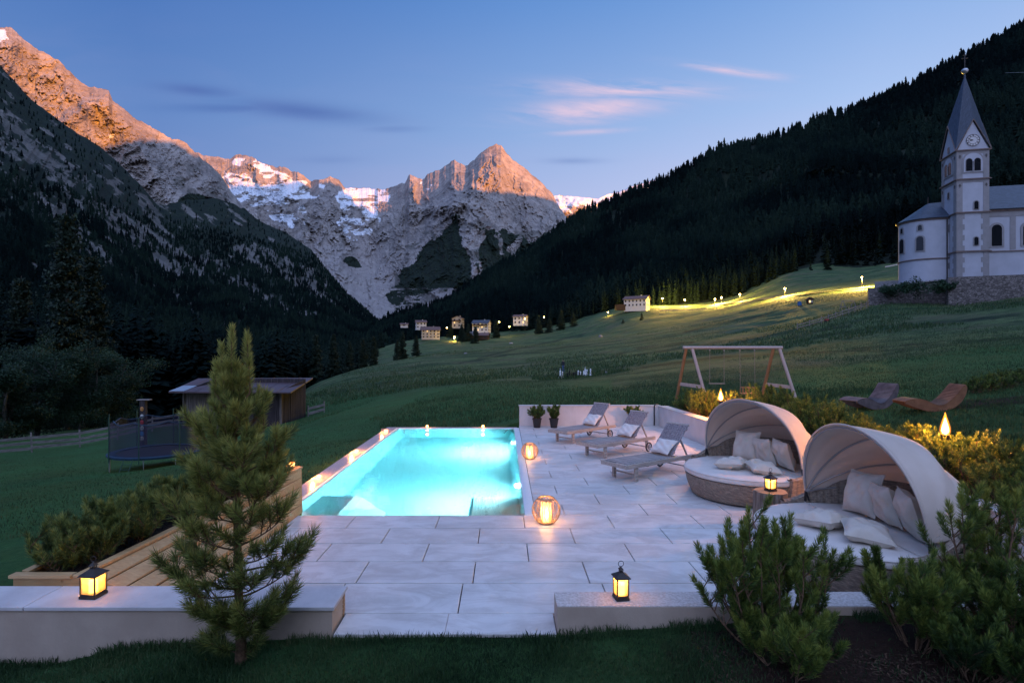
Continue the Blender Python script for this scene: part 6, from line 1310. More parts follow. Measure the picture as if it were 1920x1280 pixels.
# carved painted pole
YPp = 34.0; x = (269 - CX) * YPp / F; tq = thing('carved_pole', 'tall dark carved wooden pole with small painted masks behind the trampoline', 'carved pole', (x, YPp, gz1(x, YPp)))
hp = H - (750 - CY) * YPp / F - gz1(x, YPp)
mb = MB(); mb.box((0, 0, hp / 2), (.34, .26, hp)); mb.build('post', M['old_boards'], tq, bevel=.04); MB().box((.05, 0, hp + .03), (.75, .34, .05)).build('cap_board', M['fence_wood'], tq)
fc = [(.82, (.55, .25, .08)), (.66, (.5, .5, .48)), (.54, (.45, .05, .05)), (.42, (.55, .55, .5)), (.30, (.05, .25, .5)), (.20, (.5, .45, .4))]
for i, (f, c) in enumerate(fc):
    mb = MB(); z = hp * f; mb.lathe([(.10, -.02), (.10, .02), (.06, .05)], 10); o = mb.build('painted_mask', mat('paint_%s' % ['orange', 'white', 'red', 'cream', 'blue', 'beige'][i], c, rough=.6), tq); o.location = (0, -.14, z); o.rotation_euler = (R(90), 0, 0); o.scale = (1.1, 1.4, 1)
    mb = MB(); 
    for s in (-1, 1): mb.box((s * .05, -.205, z + .03), (.03, .02, .03))
    mb.build('painted_eyes', M['chess_black'], tq)
# ------------------------------------------------------------------ houses
M['plaster'] = mat('plaster', (.55, .55, .56), (.48, .48, .50), 1.2, .8, .2, 8); M['plaster_cream'] = mat('plaster_cream', (.42, .38, .32), (.36, .32, .27), 1.2, .8); M['tile_roof'] = mat('tile_roof', (.16, .10, .09), (.09, .06, .06), 1.5, .7, .5, 9); M['slate_roof'] = mat('slate_roof', (.075, .08, .10), (.05, .055, .07), 2.5, .45, .5, 8)
M['dark_wood'] = mat('dark_timber', (.06, .035, .022), (.035, .02, .014), 2, .8, .3); M['dark_pane'] = mat('window_pane', (.01, .012, .016), rough=.15, spec=.6); M['lit_pane'] = emit('lit_window', (1, .62, .25), .9)
M['bulb'] = emit('lamp_bulb', (1.0, .58, .16), 40)
def house(px, py, Y, w_, dp, h_, rh, rz, label, roof='tile_roof', wall='plaster', storeys=2, cols=4, lit=(), balcony=True, base=1.5, ridge='x', gcols=2):
    x = (px - CX) * Y / F; z = H - (py - CY) * Y / F; t = thing('house', label, 'house', (x, Y, z), rz, 'houses in the valley village'); ov = .8
    mb = MB()
    if ridge == 'x':   # ridge runs along local x, gables at +-x
        pr_ = [(-dp / 2, -base), (dp / 2, -base), (dp / 2, h_), (0, h_ + rh), (-dp / 2, h_)]; mb.prism(pr_, 0, -w_ / 2, w_ / 2)
    else: mb.prism([(-w_ / 2, -base), (w_ / 2, -base), (w_ / 2, h_), (0, h_ + rh), (-w_ / 2, h_)], 1, -dp / 2, dp / 2)
    mb.build('wall', M[wall], t)
    hw = (dp if ridge == 'x' else w_) / 2; ln = (w_ if ridge == 'x' else dp) / 2; k_ = rh / hw; mb = MB()
    pr_ = [(-hw - ov, h_ - ov * k_ + .05), (0, h_ + rh + .05), (hw + ov, h_ - ov * k_ + .05), (hw + ov, h_ - ov * k_ + .28), (0, h_ + rh + .30), (-hw - ov, h_ - ov * k_ + .28)]
    mb.prism(pr_, 0 if ridge == 'x' else 1, -ln - ov, ln + ov); ro = mb.build('roof', M[roof], t)
    mb = MB(); mb.box((w_ * .18, dp * .12, h_ + rh + .3), (.7, .7, 1.3)); mb.build('chimney', M[wall], ro)
    sh_ = h_ / storeys; k = 0
    for s in range(storeys):
        for c in range(cols):
            xx = -w_ / 2 + w_ * (c + .5) / cols; zz = sh_ * (s + .52); o = MB().box((xx, -dp / 2 - .03, zz), (w_ / cols * .36, .1, sh_ * .48)).build('window', M['dark_wood'], t); MB().box((xx, -dp / 2 - .09, zz), (w_ / cols * .27, .06, sh_ * .38)).build('pane', M['lit_pane' if k in lit else 'dark_pane'], o); k += 1
        for c in range(gcols):
            yy = -dp / 2 + dp * (c + .5) / gcols; zz = sh_ * (s + .52)
            for sx in (1, -1):
                o = MB().box((sx * (w_ / 2 + .03), yy, zz), (.1, dp / gcols * .28, sh_ * .46)).build('window', M['dark_wood'], t); MB().box((sx * (w_ / 2 + .09), yy, zz), (.06, dp / gcols * .2, sh_ * .36)).build('pane', M['dark_pane'], o)
    if balcony:
        mb = MB(); mb.box((0, -dp / 2 - .7, sh_ * (storeys - 1) + .05), (w_ * .96, 1.3, .18)); mb.box((0, -dp / 2 - 1.3, sh_ * (storeys - 1) + .6), (w_ * .96, .08, .95)); mb.build('balcony', M['dark_wood'], t)
    if px < 1100: t.scale = (.92, .92, .80)
    return t
house(1194, 576, 400, 16, 8.5, 5.6, 2.2, R(-32), 'long white farmhouse with red tiled roof high on the meadow beside the street lamps', cols=6, storeys=2, balcony=False, gcols=2, base=3)
mb = MB(); mb.box((0, 0, .6), (13, 4, 4.2)); o = mb.build('wooden_annex', M['dark_wood']); o.location = ((1171 - CX) * 402 / F, 402, H - (578 - CY) * 402 / F); o.rotation_euler = (0, 0, R(8)); tag(o, 'dark timber annex and retaining terrace at the left side of the white farmhouse', 'annex')
house(789, 616, 470, 9, 8, 6.5, 2, R(15), 'small pale house at the left end of the village, behind the larger one', cols=3, balcony=False, gcols=2)
house(807, 634, 440, 15, 9, 8, 3, R(12), 'large house with dark tiled roof and small annexes, leftmost front of the village', cols=5, lit=(11,), storeys=3, wall='plaster_cream', balcony=False)
house(859, 613, 480, 9, 9, 9, 2.2, R(-10), 'narrow tall cream house with lit facade in the middle of the village', ridge='y', cols=2, storeys=3, wall='plaster_cream', lit=(2,), balcony=True)
house(903, 621, 450, 14, 9, 8, 3, R(-14), 'white house with slate roof and wooden balconies in the village centre', 'slate_roof', cols=4, storeys=3, lit=(1, 6))
house(976, 608, 455, 11, 8, 7.5, 2, R(-18), 'white house with lamp on its gable at the right end of the village', cols=3, storeys=2, lit=(2,), ridge='x', balcony=False)
house(904, 634, 430, 11, 7, 2.8, 2.2, R(-10), 'low barn with patched roof below the slate roofed village house', 'tile_roof', 'dark_wood', 1, 2, balcony=False)
house(886, 634, 425, 6, 6, 3.2, 2.6, R(20), 'small dark timber hut among trees left of the low barn', 'slate_roof', 'dark_wood', 1, 1, balcony=False)
house(758, 612, 520, 7, 5, 2.4, 1.2, R(5), 'tiny white hut alone left of the village at the forest edge', cols=1, storeys=1, balcony=False)
for i, (px, py, Y) in enumerate([(866, 622, 425), (878, 640, 418), (892, 648, 400), (930, 616, 440), (845, 612, 470), (1010, 606, 430), (1030, 604, 425), (1052, 602, 420), (1075, 600, 420)]):
    conifer(px, Y, 13 + 3 * math.sin(i * 3), 4.2, 200 + i, ['tree behind the large cream house', 'dark tree in front of the village centre, right of the bright street light', 'dark tree left of the low village barn', 'tree right of the slate roofed house', 'tree between the cream houses', 'first dark tree right of the village', 'second dark tree right of the village', 'third dark tree right of the village', 'fourth dark tree right of the village, near the farmhouse track'][i], 'trees around the village', .9, 'garden_tree', 12, .22)
# ------------------------------------------------------------------ street lamps
def street_lamp(px, py, gpy, Y, power, label, hgt=None, r=.35):
    x = (px - CX) * Y / F; zt_ = H - (py - CY) * Y / F; zg = gz1(x, Y); zt_ = max(zt_, zg + 2.4) if hgt is None else zg + hgt
    t = thing('street_lamp', label, 'street lamp', (x, Y, zg), 0, 'lit street lamps along the road'); h_ = zt_ - zg
    MB().tube([(0, 0, -.5), (0, 0, h_ + .15)], .06, 6).build('pole', M['black_metal'], t); MB().lathe([(.5 * r, .28), (r * .9, .2), (r, .12), (r * .3, .16)], 10, (0, 0, h_)).build('shade', M['black_metal'], t)
    MB().lathe([(.02, -r * .75), (r * .6, -r * .55), (r * .8, 0), (r * .5, r * .3), (.02, r * .4)], 10, (0, 0, h_ - .1)).build('bulb', M['bulb'], t, smooth=True)
    lamp((0, 0, h_ - .9), power, (1.0, .60, .10), .4, parent=t)
band = {}
YL = [(1616, 519, 541, 'street lamp nearest to the church, highest on the slope'), (1472, 540, 557, 'street lamp second from the church on the slope'), (1387, 551, 567, 'street lamp third from the church'), (1353, 557, 570, 'right one of the two close street lamps in mid slope'), (1340.6, 560, 572, 'left one of the two close street lamps in mid slope'), (1284, 561.6, 575, 'smaller street lamp second right of the white farmhouse'), (1242, 559, 575, 'bright street lamp right beside the white farmhouse')]
for px, py, gy, lb in YL:
    g_ = ground_hit(px, gy, 100, 430); hh = (gy - py) * g_.y / F; band[px] = g_.y; street_lamp(px, py, 0, g_.y, (26000 if px < 1450 else 110000) * (g_.y / 250)**2, lb, hgt=max(hh, 2.5), r=.0016 * g_.y)
for px, py, Y, pw, lb in [(936, 603, 440, 1100, 'street lamp behind the village right of the slate roofed house'), (1020, 594, 430, 700, 'small street lamp alone right of the village'), (984, 597, 440, 700, 'lamp by the right gable of the last village house'), (852, 631, 432, 6000, 'bright street lamp in the village lane beside the dark trees'), (852, 640, 428, 4000, 'lower street lamp in the village lane'), (1140, 585, 410, 3500, 'lamp by the track left of the farmhouse'), (838, 614, 470, 900, 'lamp between the cream village houses'), (955, 612, 442, 1300, 'lamp along the lane between the two white village houses'), (895, 608, 455, 800, 'lamp at the left side of the slate roofed house')]:
    street_lamp(px, py, 0, Y, pw * .5, lb, r=.55)
# lit village road and the path along the slope
def ribbon(name, pts, wd, m, label, lift=.06):
    P = []
    for i, p in enumerate(pts):
        a, b = pts[max(i - 1, 0)], pts[min(i + 1, len(pts) - 1)]; d = Vector((b[0] - a[0], b[1] - a[1])).normalized(); nx, ny = -d.y * wd / 2, d.x * wd / 2
        P.append([(p[0] + nx * s, p[1] + ny * s, gz1(p[0] + nx * s, p[1] + ny * s) + lift + .35 * min(1, p[1] / 200)) for s in (-1, 0, 1)])
    return tag(MB().grid(P).build(name, m), label, kind='structure')
M['asphalt'] = mat('asphalt', (.10, .095, .085), (.07, .066, .06), 1, .9)
pts = []
for px, gy in [(1700, 532), (1660, 536), (1616, 541), (1560, 547), (1510, 553), (1472, 557), (1430, 562), (1387, 567), (1353, 570), (1320, 574), (1284, 575), (1250, 576), (1225, 577)]: g_ = ground_hit(px, gy, 100, 430); pts.append((g_.x, g_.y))
pts = [tuple(np.array(a) + (np.array(b) - np.array(a)) * i / 6) for a, b in zip(pts, pts[1:]) for i in range(6)]
ribbon('road', pts, 4.0, M['asphalt'], 'lamplit lane crossing the upper meadow from the church to the farmhouse')
fence([fx(1237, 386), fx(1262, 380), fx(1290, 368), fx(1325, 350)], 'light wooden fence along the lane right of the white farmhouse', 1.5, (.5, .9, 1.3), 5, rw=.25, seed=8, postr=.12)
# hillside road with white guard rail above the meadow
fence([fx(1660, 392), fx(1672, 394), fx(1690, 396), fx(1705, 398)], 'pale guard rail of the hillside road left of the church', 1.2, (.9,), 4, 'guard_rail', rw=.8, mt=M['plaster'], seed=9, group=None, postr=.1)
# ------------------------------------------------------------------ small things on the slope
g = ground_hit(1518, 570, 60, 200); s_ = g.y / F
t = thing('wayside_shrine', 'little roofed timber shrine on the slope beside the lane', 'shrine', g); mb = MB(); mb.box((0, 0, 4 * s_), (9 * s_, 7 * s_, 8 * s_)); mb.build('body', M['dark_wood'], t)
mb = MB(); mb.prism([(-7 * s_, 7.5 * s_), (7 * s_, 7.5 * s_), (0, 13 * s_)], 1, -5 * s_, 5 * s_); mb.build('roof', M['dark_wood'], t); MB().box((-1.5 * s_, -3.6 * s_, 4.5 * s_), (3 * s_, .1, 4 * s_)).build('pane', M['lit_pane'], t); MB().box((2.2 * s_, -3.6 * s_, 4.5 * s_), (2.4 * s_, .1, 4 * s_)).build('pane', M['plaster'], t)
g = ground_hit(1499, 573, 60, 200); o = MB().box((0, 0, .55 * 7 * s_), (6 * s_, 5 * s_, 7.5 * s_), taper=.85).build('dog_waste_bin', mat('blue_plastic', (.03, .13, .35), rough=.5), bevel=.05); o.location = g; tag(o, 'small blue bin beside the timber shrine on the slope', 'bin'); o.name = 'bin'
g = ground_hit(1550, 604, 30, 120); s_ = g.y / F; t = thing('lawn_mower', 'small red mowing machine parked in the meadow below the church', 'mower', g); MB().box((0, 0, 4 * s_), (8 * s_, 5 * s_, 4 * s_), taper=.75).build('body', mat('red_paint', (.25, .03, .02), rough=.5), t, bevel=.04)
for sx in (-1, 1):
    o = MB().lathe([(1.6 * s_, -.5 * s_), (1.6 * s_, .5 * s_)], 12).build('wheel', M['black_rubber'], t); o.location = (sx * 3.2 * s_, -2.6 * s_, 1.6 * s_); o.rotation_euler = (R(90), 0, 0)
g = ground_hit(1590, 581, 50, 140); M['grey_log'] = mat('grey_log', (.20, .20, .22), rough=.8); swing((g.x, g.y, g.z), g.y / F * 17 / 2.05, R(6), 'bare grey swing frame without seats on the slope below the church wall', mats=(M['grey_log'], M['grey_log']), seats=0, W_=3.0)
fence([fx(1495, 84), fx(1540, 84), fx(1580, 85), fx(1625, 88)], 'grey rail fence beside the bare swing frame below the church wall', 1.0, (.4, .75), 1.6, rw=.1, seed=11)
for i, (px, py, lb) in enumerate([(1126, 631, 'pale stone lying in the middle of the meadow slope'), (958, 645, 'small pale stone in the meadow below the village'), (873, 664, 'small pale marker stone at the lower meadow'), (1137, 699, 'pale stone on the bank right of the chess pieces')]):
    g = ground_hit(px, py, 40); s_ = g.y / F; o = MB().lathe([(3 * s_, -.4), (4 * s_, 1 * s_), (2.4 * s_, 2.6 * s_), (.02, 3 * s_)], 9, sy=.7).build('boulder', bpy.data.materials['boulder'], smooth=True); o.location = g; tag(o, lb, 'rock')
mb = MB(); r_ = random.Random(4)
bd = ground_hit(1900, 712, 10, 30)
for i in range(6):
    px = 1822 + 20 * i; g = ground_hit(px, 738 - 3 * i, 11, 25); t = dwarf('garden_shrub', ['low dark shrub at the left end of the flower bed at right', 'second low shrub of the flower bed at right', 'shrub with small pale flowers in the flower bed', 'fourth low shrub of the flower bed at right', 'fifth low shrub of the flower bed at right', 'last low shrub of the flower bed, at the right edge'][i], 'shrubs of the flower bed at right', g, .42, .38, 9, 300 + i, .06, 26, .010, .2, cat='shrub', sub=4)
# ------------------------------------------------------------------ church
def M2(px, py, Y): return W(px, py, Y)
M['church_wall'] = mat('church_wall', (.46, .48, .54), (.40, .42, .47), .6, .85, .2, 6); M['church_trim'] = mat('church_trim', (.30, .29, .30), (.25, .245, .25), 1, .85); M['ledge'] = mat('stone_ledge', (.20, .15, .13), (.14, .11, .10), 2, .85)
def slates(t, vec, col):
    br = t.new('ShaderNodeTexBrick'); t.l.new(vec, br.inputs['Vector']); 
    for k_, v_ in (('Scale', 1), ('Brick Width', .45), ('Row Height', .28), ('Mortar Size', .015)): br.inputs[k_].default_value = v_
    br.inputs['Color1'].default_value = (.050, .070, .105, 1); br.inputs['Color2'].default_value = (.028, .040, .062, 1); br.inputs['Mortar'].default_value = (.03, .035, .05, 1); return br.outputs[0]
M['slates'] = mat('church_slates', (.1, .12, .15), rough=.45, extra=slates, coord='UV', spec=.5)
C0 = Vector(((1793.5 - CX) * 88 / F, 88, 0)); th = R(-13); SD = 4.35
church = thing('church', 'white parish church with tall slate spire, clock and round apse on the hill', 'church', (C0.x, C0.y, 12.6), th)
def zof(py, Y=88): return H - (py - CY) * Y / F - 12.6
Zb, Z1, Z2, Z3, Z4, Zg, Za = zof(530), zof(472.6), zof(400), zof(338), zof(284), zof(228), zof(146, 90.5)
mb = MB(); mb.box((SD / 2, SD / 2, (Zb + Z4) / 2 - 1), (SD, SD, Z4 - Zb + 2)); tower = mb.build('tower', M['church_wall'], church)
def facebox(mb, face, u0, u1, z0, z1, pr=.06, dep=.1):
    if face == 'f': mb.box(((u0 + u1) / 2, -pr + dep / 2, (z0 + z1) / 2), (u1 - u0, dep, z1 - z0))
    else: mb.box((-pr + dep / 2, (u0 + u1) / 2, (z0 + z1) / 2), (dep, u1 - u0, z1 - z0))
mb = MB()
for f in 'fs':
    pw = .80
    for z0, z1, q in ((Z1 + .12, Z2 - .12, 1), (Zb, Z1 - .12, 1), (Z2 + .12, Z3 - .12, 0), (Z3 + .12, Z4 - .1, 0)):
        for u0, u1 in ((0, pw), (SD - pw, SD)): facebox(mb, f, u0, u1, z0, z1, .05, .08)
        if q:
            n = max(3, int((z1 - z0) / .75))
            for i in range(n):
                if i % 2 == 0: za = z0 + (z1 - z0) * i / n; facebox(mb, f, pw, pw + .28, za, za + (z1 - z0) / n, .048, .08); facebox(mb, f, SD - pw - .28, SD - pw, za, za + (z1 - z0) / n, .048, .08)
    facebox(mb, f, pw, SD - pw, Z4 - .55, Z4 - .1, .045, .08); facebox(mb, f, pw, SD - pw, Z3 - .45, Z3 - .12, .045, .08)
mb.build('corner_trim', M['church_trim'], church)
for z in (Z1, Z2, Z3, Z4): MB().box((SD / 2, SD / 2, z), (SD + .5, SD + .5, .12)).box((SD / 2, SD / 2, z + .10), (SD + .34, SD + .34, .10)).build('ledge', M['ledge'], church)
# gables and eight-sided spire
mb = MB(); e = 0.02
for a, b, in (((0, 0), (SD, 0)), ((SD, 0), (SD, SD)), ((SD, SD), (0, SD)), ((0, SD), (0, 0))):
    mx, my = (a[0] + b[0]) / 2, (a[1] + b[1]) / 2; c = (SD / 2, SD / 2); mb.add([(a[0], a[1], Z4), (b[0], b[1], Z4), (mx, my, Zg - .15), (c[0], c[1], Z4)], [(0, 1, 2), (1, 0, 3), (0, 2, 3), (2, 1, 3)])
mb.build('gable', M['church_wall'], church)
q = .22; cor = [(-q, -q), (SD + q, -q), (SD + q, SD + q), (-q, SD + q)]; loop = []
for i in range(4): a, b = cor[i], cor[(i + 1) % 4]; loop += [(a[0], a[1], Z4 + .02), ((a[0] + b[0]) / 2, (a[1] + b[1]) / 2, Zg + .1)]
apex = (SD / 2, SD / 2, Za); mb = MB()
for i in range(8):
    p, r2 = loop[i], loop[(i + 1) % 8]; L = (Vector(p) - Vector(r2)).length; hgt_ = (Vector(p).lerp(Vector(r2), .5) - Vector(apex)).length; mb.add([p, r2, apex], [(0, 1, 2)], [(0, 0), (L, 0), (L / 2, hgt_)])
mb.build('spire', M['slates'], church, fixn=False)
mb = MB()
for i in range(8): mb.tube([loop[i], loop[(i + 1) % 8]], .07, 5)
mb.build('gable_coping', M['ledge'], church)
zb_ = Za - .35; mb = MB(); mb.lathe([(.16, 0), (.10, .3), (.12, .5)], 10, (SD / 2, SD / 2, zb_)); mb.build('spire_tip', M['slates'], church)
MB().lathe([(.05, 0), (.40, .2), (.5, .45), (.40, .7), (.05, .9)], 14, (SD / 2, SD / 2, zb_ + .55)).build('ball', M['steel'], church, smooth=True)
mb = MB(); zc = zb_ + 1.4; mb.box((SD / 2, SD / 2, zc + 1.3), (.10, .10, 2.6)); mb.box((SD / 2, SD / 2, zc + 1.6), (.95, .08, .10)); mb.box((SD / 2, SD / 2, zc + 2.1), (.55, .08, .08)); mb.build('cross', M['black_metal'], church)
# clock
Zc = zof(265.5); Cx_ = SD / 2; cl_ = MB(); cl_.lathe([(.86, 0), (.86, .06)], 36); o = cl_.build('clock_face', mat('clock_dial', (.55, .55, .56), rough=.6), church); o.location = (Cx_, -.02, Zc); o.rotation_euler = (R(90), 0, 0)
mb = MB(); n_ = 40
for rr_, tt_ in ((.90, .03), (.56, .018)): mb.tube([(rr_ * math.cos(2 * math.pi * i / n_), rr_ * math.sin(2 * math.pi * i / n_), .07) for i in range(n_)], tt_, 5, closed=True)
mb.build('clock_ring', M['black_metal'], o)
rom = ['XII', 'I', 'II', 'III', 'IIII', 'V', 'VI', 'VII', 'VIII', 'IX', 'X', 'XI']
for k in range(12):
    a = math.pi / 2 - k * math.pi / 6; fc_ = bpy.data.curves.new('numeral', 'FONT'); fc_.body = rom[k]; fc_.size = .34; fc_.align_x = 'CENTER'; fc_.align_y = 'CENTER'; fc_.extrude = .012
    tmp = bpy.data.objects.new('numeral_text', fc_); COL.objects.link(tmp); me_ = bpy.data.meshes.new_from_object(tmp.evaluated_get(bpy.context.evaluated_depsgraph_get())); bpy.data.objects.remove(tmp); no = link('numeral', me_, M['black_metal'], o); no.location = (.72 * math.cos(a), .72 * math.sin(a), .075); no.rotation_euler = (0, 0, a - math.pi / 2); no.scale = (.62, 1, 1)
for nm, ang, L, w_ in (('hour_hand', 180 + 10, .42, .10), ('minute_hand', 158, .66, .07)):
    MB().bar((0, 0, .11 if L > .5 else .095), (L * math.cos(R(ang)), L * math.sin(R(ang)), .11 if L > .5 else .095), w_, .012).build(nm, M['black_metal'], o)
# windows
def archwin(u, zb, w_, h_, parent, face='f', yo=0.0, frame=.14, both=None, name='window', xo=0.0, fm=None):
    n = 10; pts = [(-w_ / 2, 0), (w_ / 2, 0)] + [(w_ / 2 * math.cos(math.pi * i / n), h_ - w_ / 2 + w_ / 2 * math.sin(math.pi * i / n)) for i in range(n + 1)]
    pf = [(-w_ / 2 - frame, -frame * .7), (w_ / 2 + frame, -frame * .7)] + [((w_ / 2 + frame) * math.cos(math.pi * i / n), h_ - w_ / 2 + (w_ / 2 + frame) * math.sin(math.pi * i / n)) for i in range(n + 1)]
    ax = 1 if face == 'f' else 0; s = lambda L: [(u + a, zb + b) for a, b in L]
    f = MB().prism(s(pf), ax, yo - .09, yo + .05).build(name, fm or M['church_trim'], parent); MB().prism(s(pts), ax, yo - .115, yo + .04).build('pane', M['dark_pane'], f); return f
for zb_y in (394.0, 461.0): archwin(SD * .60, zof(zb_y), .55, 1.25, church)
archwin(SD * .5, zof(347 + 22) + .2, .45, 1.0, church, 's'); archwin(SD * .5, zof(430), .45, 1.2, church, 's'); archwin(SD * .5, zof(500), .40, .9, church, 's'); archwin(SD * .5, zof(278), .32, .8, church, 's')
zbel = zof(323)
for f in 'fs':
    big = archwin(SD / 2, zbel - .1, 2.5, 2.9, church, f, frame=.22, name='belfry_opening', yo=-.01, fm=M['church_trim'])
    cc = MB(); n = 10; wv_ = 2.5; ptsb = [(-wv_ / 2, 0), (wv_ / 2, 0)] + [(wv_ / 2 * math.cos(math.pi * i / n), 2.9 - wv_ / 2 + wv_ / 2 * math.sin(math.pi * i / n)) for i in range(n + 1)]
    cc.prism([(SD / 2 + a, zbel - .1 + b) for a, b in ptsb], 1 if f == 'f' else 0, -.135, -.12).build('arch_panel', M['church_wall'], big)
    for s in (-1, 1): archwin(SD / 2 + s * .56, zbel + .05, .82, 1.9, church, f, yo=-.07, frame=.08, name='belfry_arch', fm=M['church_trim'])
    o_ = MB().lathe([(.13, 0), (.09, .1), (.09, 1.2), (.15, 1.4)], 10, (SD / 2, -.22, zbel + .05) if f == 'f' else (-.22, SD / 2, zbel + .05)); o_.build('column', M['church_trim'], church, smooth=True)
    for z in (Z4 - .95, Z3 - .95):
        for u in (.42, SD - .42):
            mb = MB(); L_ = .55
            if f == 'f': mb.box((u, -.09, z), (.05, .04, L_)); mb.box((u, -.09, z), (.36, .04, .05)); mb.box((u, -.09, z + .18), (.2, .04, .05))
            else: mb.box((-.09, u, z), (.04, .05, L_)); mb.box((-.09, u, z), (.04, .36, .05)); mb.box((-.09, u, z + .18), (.04, .2, .05))
            mb.build('wall_anchor', M['black_metal'], church)
# nave to the right
NX0, NX1, NY0, NY1 = SD - .3, 26, 1.4, 11.5; Ze = zof(397, 89.5); Zr = zof(352, 93)
mb = MB(); mb.box(((NX0 + NX1) / 2, (NY0 + NY1) / 2, (Zb - 1 + Ze) / 2), (NX1 - NX0, NY1 - NY0, Ze - Zb + 1)); nave = mb.build('nave', M['church_wall'], church)
my = (NY0 + NY1) / 2; mb = MB(); Ls = math.hypot(my - NY0 + .5, Zr - Ze)
for s in (-1, 1): y = my + s * ((NY1 - NY0) / 2 + .5); mb.add([(NX0 - 2.2, y, Ze - .05), (NX1 + .4, y, Ze - .05), (NX1 + .4, my, Zr), (NX0 - 2.2, my, Zr)], [(0, 1, 2, 3)], [(0, 0), (24, 0), (24, Ls), (0, Ls)])
mb.build('nave_roof', M['slates'], church, solid=.12); mb = MB(); mb.prism([(NY0, Ze), (NY1, Ze), (my, Zr - .1)], 0, NX0, NX1 - .02); mb.build('nave_gable', M['church_wall'], church)
MB().box(((NX0 + NX1) / 2, NY0 - .12, Ze - .22), (NX1 - NX0, .25, .3)).build('ledge', M['ledge'], church); MB().box(((NX0 + NX1) / 2, NY0 - .1, Z1 + .1), (NX1 - NX0, .22, .14)).build('ledge', M['ledge'], church)
mb = MB(); 
for x in (SD + .0, 8.2, 12.2, 16.2): mb.box((x + .38 if x < 5 else x, NY0 - .03, (Z1 + Ze) / 2 + .1), (.75, .1, Ze - Z1 - .5))
mb.box(((NX0 + NX1) / 2, NY0 - .031, Ze - .75), (NX1 - NX0, .1, .8)); mb.build('pilaster', M['church_trim'], church)
for x in (6.05, 10.2, 14.2, 18): archwin(x, Z1 + .95, 1.35, 3.3, church, 'f', yo=NY0 - .02, frame=.32)
# apse and choir to the left, behind the tower
ax_, ay_, ar = -2.0, 5.6, 3.5; Zea = zof(413, 92); Zap = zof(380, 93)
mb = MB(); n = 28; arc = [(ax_ + ar * math.cos(a), ay_ + ar * math.sin(a)) for a in np.linspace(R(90), R(270), n)]
mb.grid([[(x, y, z) for z in (Zb - 1.6, Zea)] for x, y in arc]); mb.add([(ax_, ay_ - ar, Zb - 1.6), (2.5, ay_ - ar, Zb - 1.6), (2.5, ay_ - ar, Zea), (ax_, ay_ - ar, Zea)], [(0, 1, 2, 3)]); mb.add([(ax_, ay_ + ar, Zb - 1.6), (5, ay_ + ar, Zb - 1.6), (5, ay_ + ar, Zea), (ax_, ay_ + ar, Zea)], [(0, 1, 2, 3)])
mb.build('apse', M['church_wall'], church, smooth=True)
ro_ = .35; arc2 = [(ax_ + (ar + ro_) * math.cos(a), ay_ + (ar + ro_) * math.sin(a)) for a in np.linspace(R(90), R(270), n)]; mb = MB(); rl = math.hypot(ar + ro_, Zap - Zea)
mb.grid([[(x, y, Zea + .02), (ax_ + .6, ay_, Zap)] for x, y in arc2], uv=[c for i in range(n) for c in ((i * .42, 0), (i * .42, rl))]); mb.add([(ax_, ay_ - ar - ro_, Zea + .02), (3, ay_ - ar - ro_, Zea + .02), (3, ay_, Zap + .3), (ax_ + .6, ay_, Zap)], [(0, 1, 2, 3)], [(0, 0), (4, 0), (4, rl), (0, rl)]); mb.add([(ax_, ay_ + ar + ro_, Zea + .02), (3, ay_ + ar + ro_, Zea + .02), (3, ay_, Zap + .3), (ax_ + .6, ay_, Zap)], [(0, 1, 2, 3)], [(0, 0), (4, 0), (4, rl), (0, rl)]); mb.build('apse_roof', M['slates'], church, solid=.1)
for z, rr_ in ((Zea - .1, .16), (Z1 - .6, .12)): MB().tube([(ax_ + (ar + .06) * math.cos(a), ay_ + (ar + .06) * math.sin(a), z) for a in np.linspace(R(90), R(270), n)] + [(1, ay_ - ar - .06, z)], rr_, 6).build('ledge', M['ledge'], church)
MB().tube([(ax_ + .6, ay_, Zap - .1), (ax_ + .6, ay_, Zap + 1.1)], .07, 6).build('finial', M['black_metal'], church)
MB().tube([(-.35, ay_ - ar - .15, Zea - .2), (-.35, ay_ - ar - .15, Zb - .5)], .09, 8).build('downpipe', M['black_metal'], church)
def apwin(ang, zb, w_, h_):
    a = R(ang); o = thing('window', None, None, (ax_ + ar * math.cos(a), ay_ + ar * math.sin(a), 0), a + R(90)); o.parent = church; f = archwin(0, zb, w_, h_, o, 'f', frame=.22); return o
for ang in (238, 190):
    for zb_, w_, h_ in ((zof(467, 90), .95, 2.3), (zof(428, 90), .5, .8)):
        a = R(ang); nrm = Vector((math.cos(a), math.sin(a), 0)); f = archwin(0, zb_, w_, h_, church, 'f', frame=.2); f.location = (ax_ + ar * nrm.x, ay_ + ar * nrm.y, 0); f.rotation_euler = (0, 0, a + R(90))
# church terrace wall
def rubble(t, vec, col):
    vo = t.new('ShaderNodeTexVoronoi'); t.l.new(t.mapping(vec, (1.6, 1.6, 3.2)), vo.inputs[0]); vo.inputs['Scale'].default_value = 1.6; vo.feature = 'F1'
    v2 = t.new('ShaderNodeTexVoronoi'); t.l.new(t.mapping(vec, (1.6, 1.6, 3.2)), v2.inputs[0]); v2.inputs['Scale'].default_value = 1.6; v2.feature = 'DISTANCE_TO_EDGE'
    c = t.mix(t.ramp(t.noise(vec, 2, 5), [(.3, 0), (.7, 1)]), (.13, .115, .11), (.24, .21, .20)); gy_ = t.new('ShaderNodeRGBToBW'); t.l.new(vo.outputs['Color'], gy_.inputs[0]); c = t.mix(.55, c, gy_.outputs[0], 'OVERLAY'); return t.mix(t.ramp(v2.outputs[0], [(0, 0), (.10, 1)]), (.05, .045, .04), c)
M['rubble'] = mat('rubble_stone', (.2, .2, .2), rough=.9, extra=rubble, bump=.6, bscale=4)
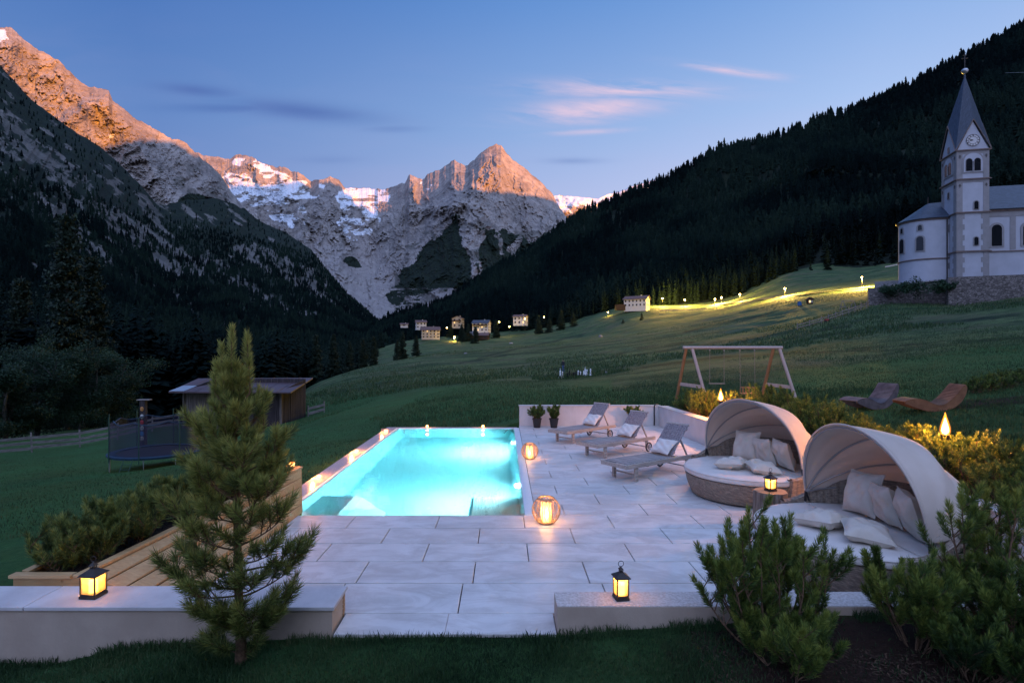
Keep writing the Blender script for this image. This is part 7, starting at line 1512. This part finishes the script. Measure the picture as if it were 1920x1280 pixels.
def strip_wall(name, top, label, th_=.8, drop=8):
    O = W(*top[0]); t = thing(name, label, 'wall', O, 0, 'stone walls around the churchyard'); mb = MB(); P = [W(*p) - O for p in top]
    for a, b in zip(P, P[1:]):
        n_ = Vector((b.y - a.y, -(b.x - a.x), 0)).normalized() * -th_; mb.add([a, b, b + n_, a + n_] + [p - Vector((0, 0, drop)) for p in (a, b, b + n_, a + n_)], [(0, 1, 2, 3), (7, 6, 5, 4)] + [(j, 4 + j, 4 + (j + 1) % 4, (j + 1) % 4) for j in range(4)])
    mb.build('wall_body', M['rubble'], t); return t
strip_wall('stone_wall', [(1628, 541, 92), (1690, 535, 90), (1778, 529, 87)], 'lower rubble stone wall left of the church tower with bushes above it')
strip_wall('stone_wall', [(1778, 520, 85.5), (1850, 517, 84), (1990, 512, 82)], 'higher rubble stone wall under the church nave at the right edge')
mb = MB(); mb.add([W(1640, 540, 92), W(1780, 524, 87), W(2000, 514, 82), W(2000, 505, 112), W(1640, 528, 110)], [(0, 1, 2, 3, 4)]); tag(mb.build('churchyard', M['rubble']), 'level ground of the churchyard behind the stone walls', kind='structure')
mb = MB(); mb.box((4, 5, Zb - 1.2), (10, 12, 3.2)); mb.build('plinth', M['rubble'], church)
def bush(px, py, Y, rad, seed, label):
    r = np.random.default_rng(seed); p = W(px, py, Y); t = thing('bush', label, 'bush', p, 0, 'bushes by the churchyard wall'); c = r.standard_normal((26, 3)) * rad * np.array([.45, .35, .32]); C = leafball(c, rad * .42, 55, r, .8)
    mb = MB()
    for q in c[:8]: mb.tube([(0, 0, -rad * .8), tuple(q)], [.05, .02], 4)
    mb.build('stems', M['trunk'], t); leaves('leaves', C, .14, r, M['leaf'], t)
bush(1668, 543, 90, 1.5, 1, 'bush at the left end of the rubble wall'); bush(1700, 541, 88, 1.0, 2, 'small bush hanging over the rubble wall below the apse'); bush(1722, 538, 87, 1.9, 3, 'largest bush on the rubble wall below the apse'); bush(1768, 537, 85.6, 1.2, 4, 'bush where the lower and higher stone walls meet')
# ------------------------------------------------------------------ power line on the hillside
mb = MB(); mb.tube([W(1885, 137, 600), W(2000, 134, 600), W(2300, 128, 600)], .12, 4); tag(mb.build('cable', M['steel']), 'thin cable crossing the dark hillside at the upper right edge', 'cable')
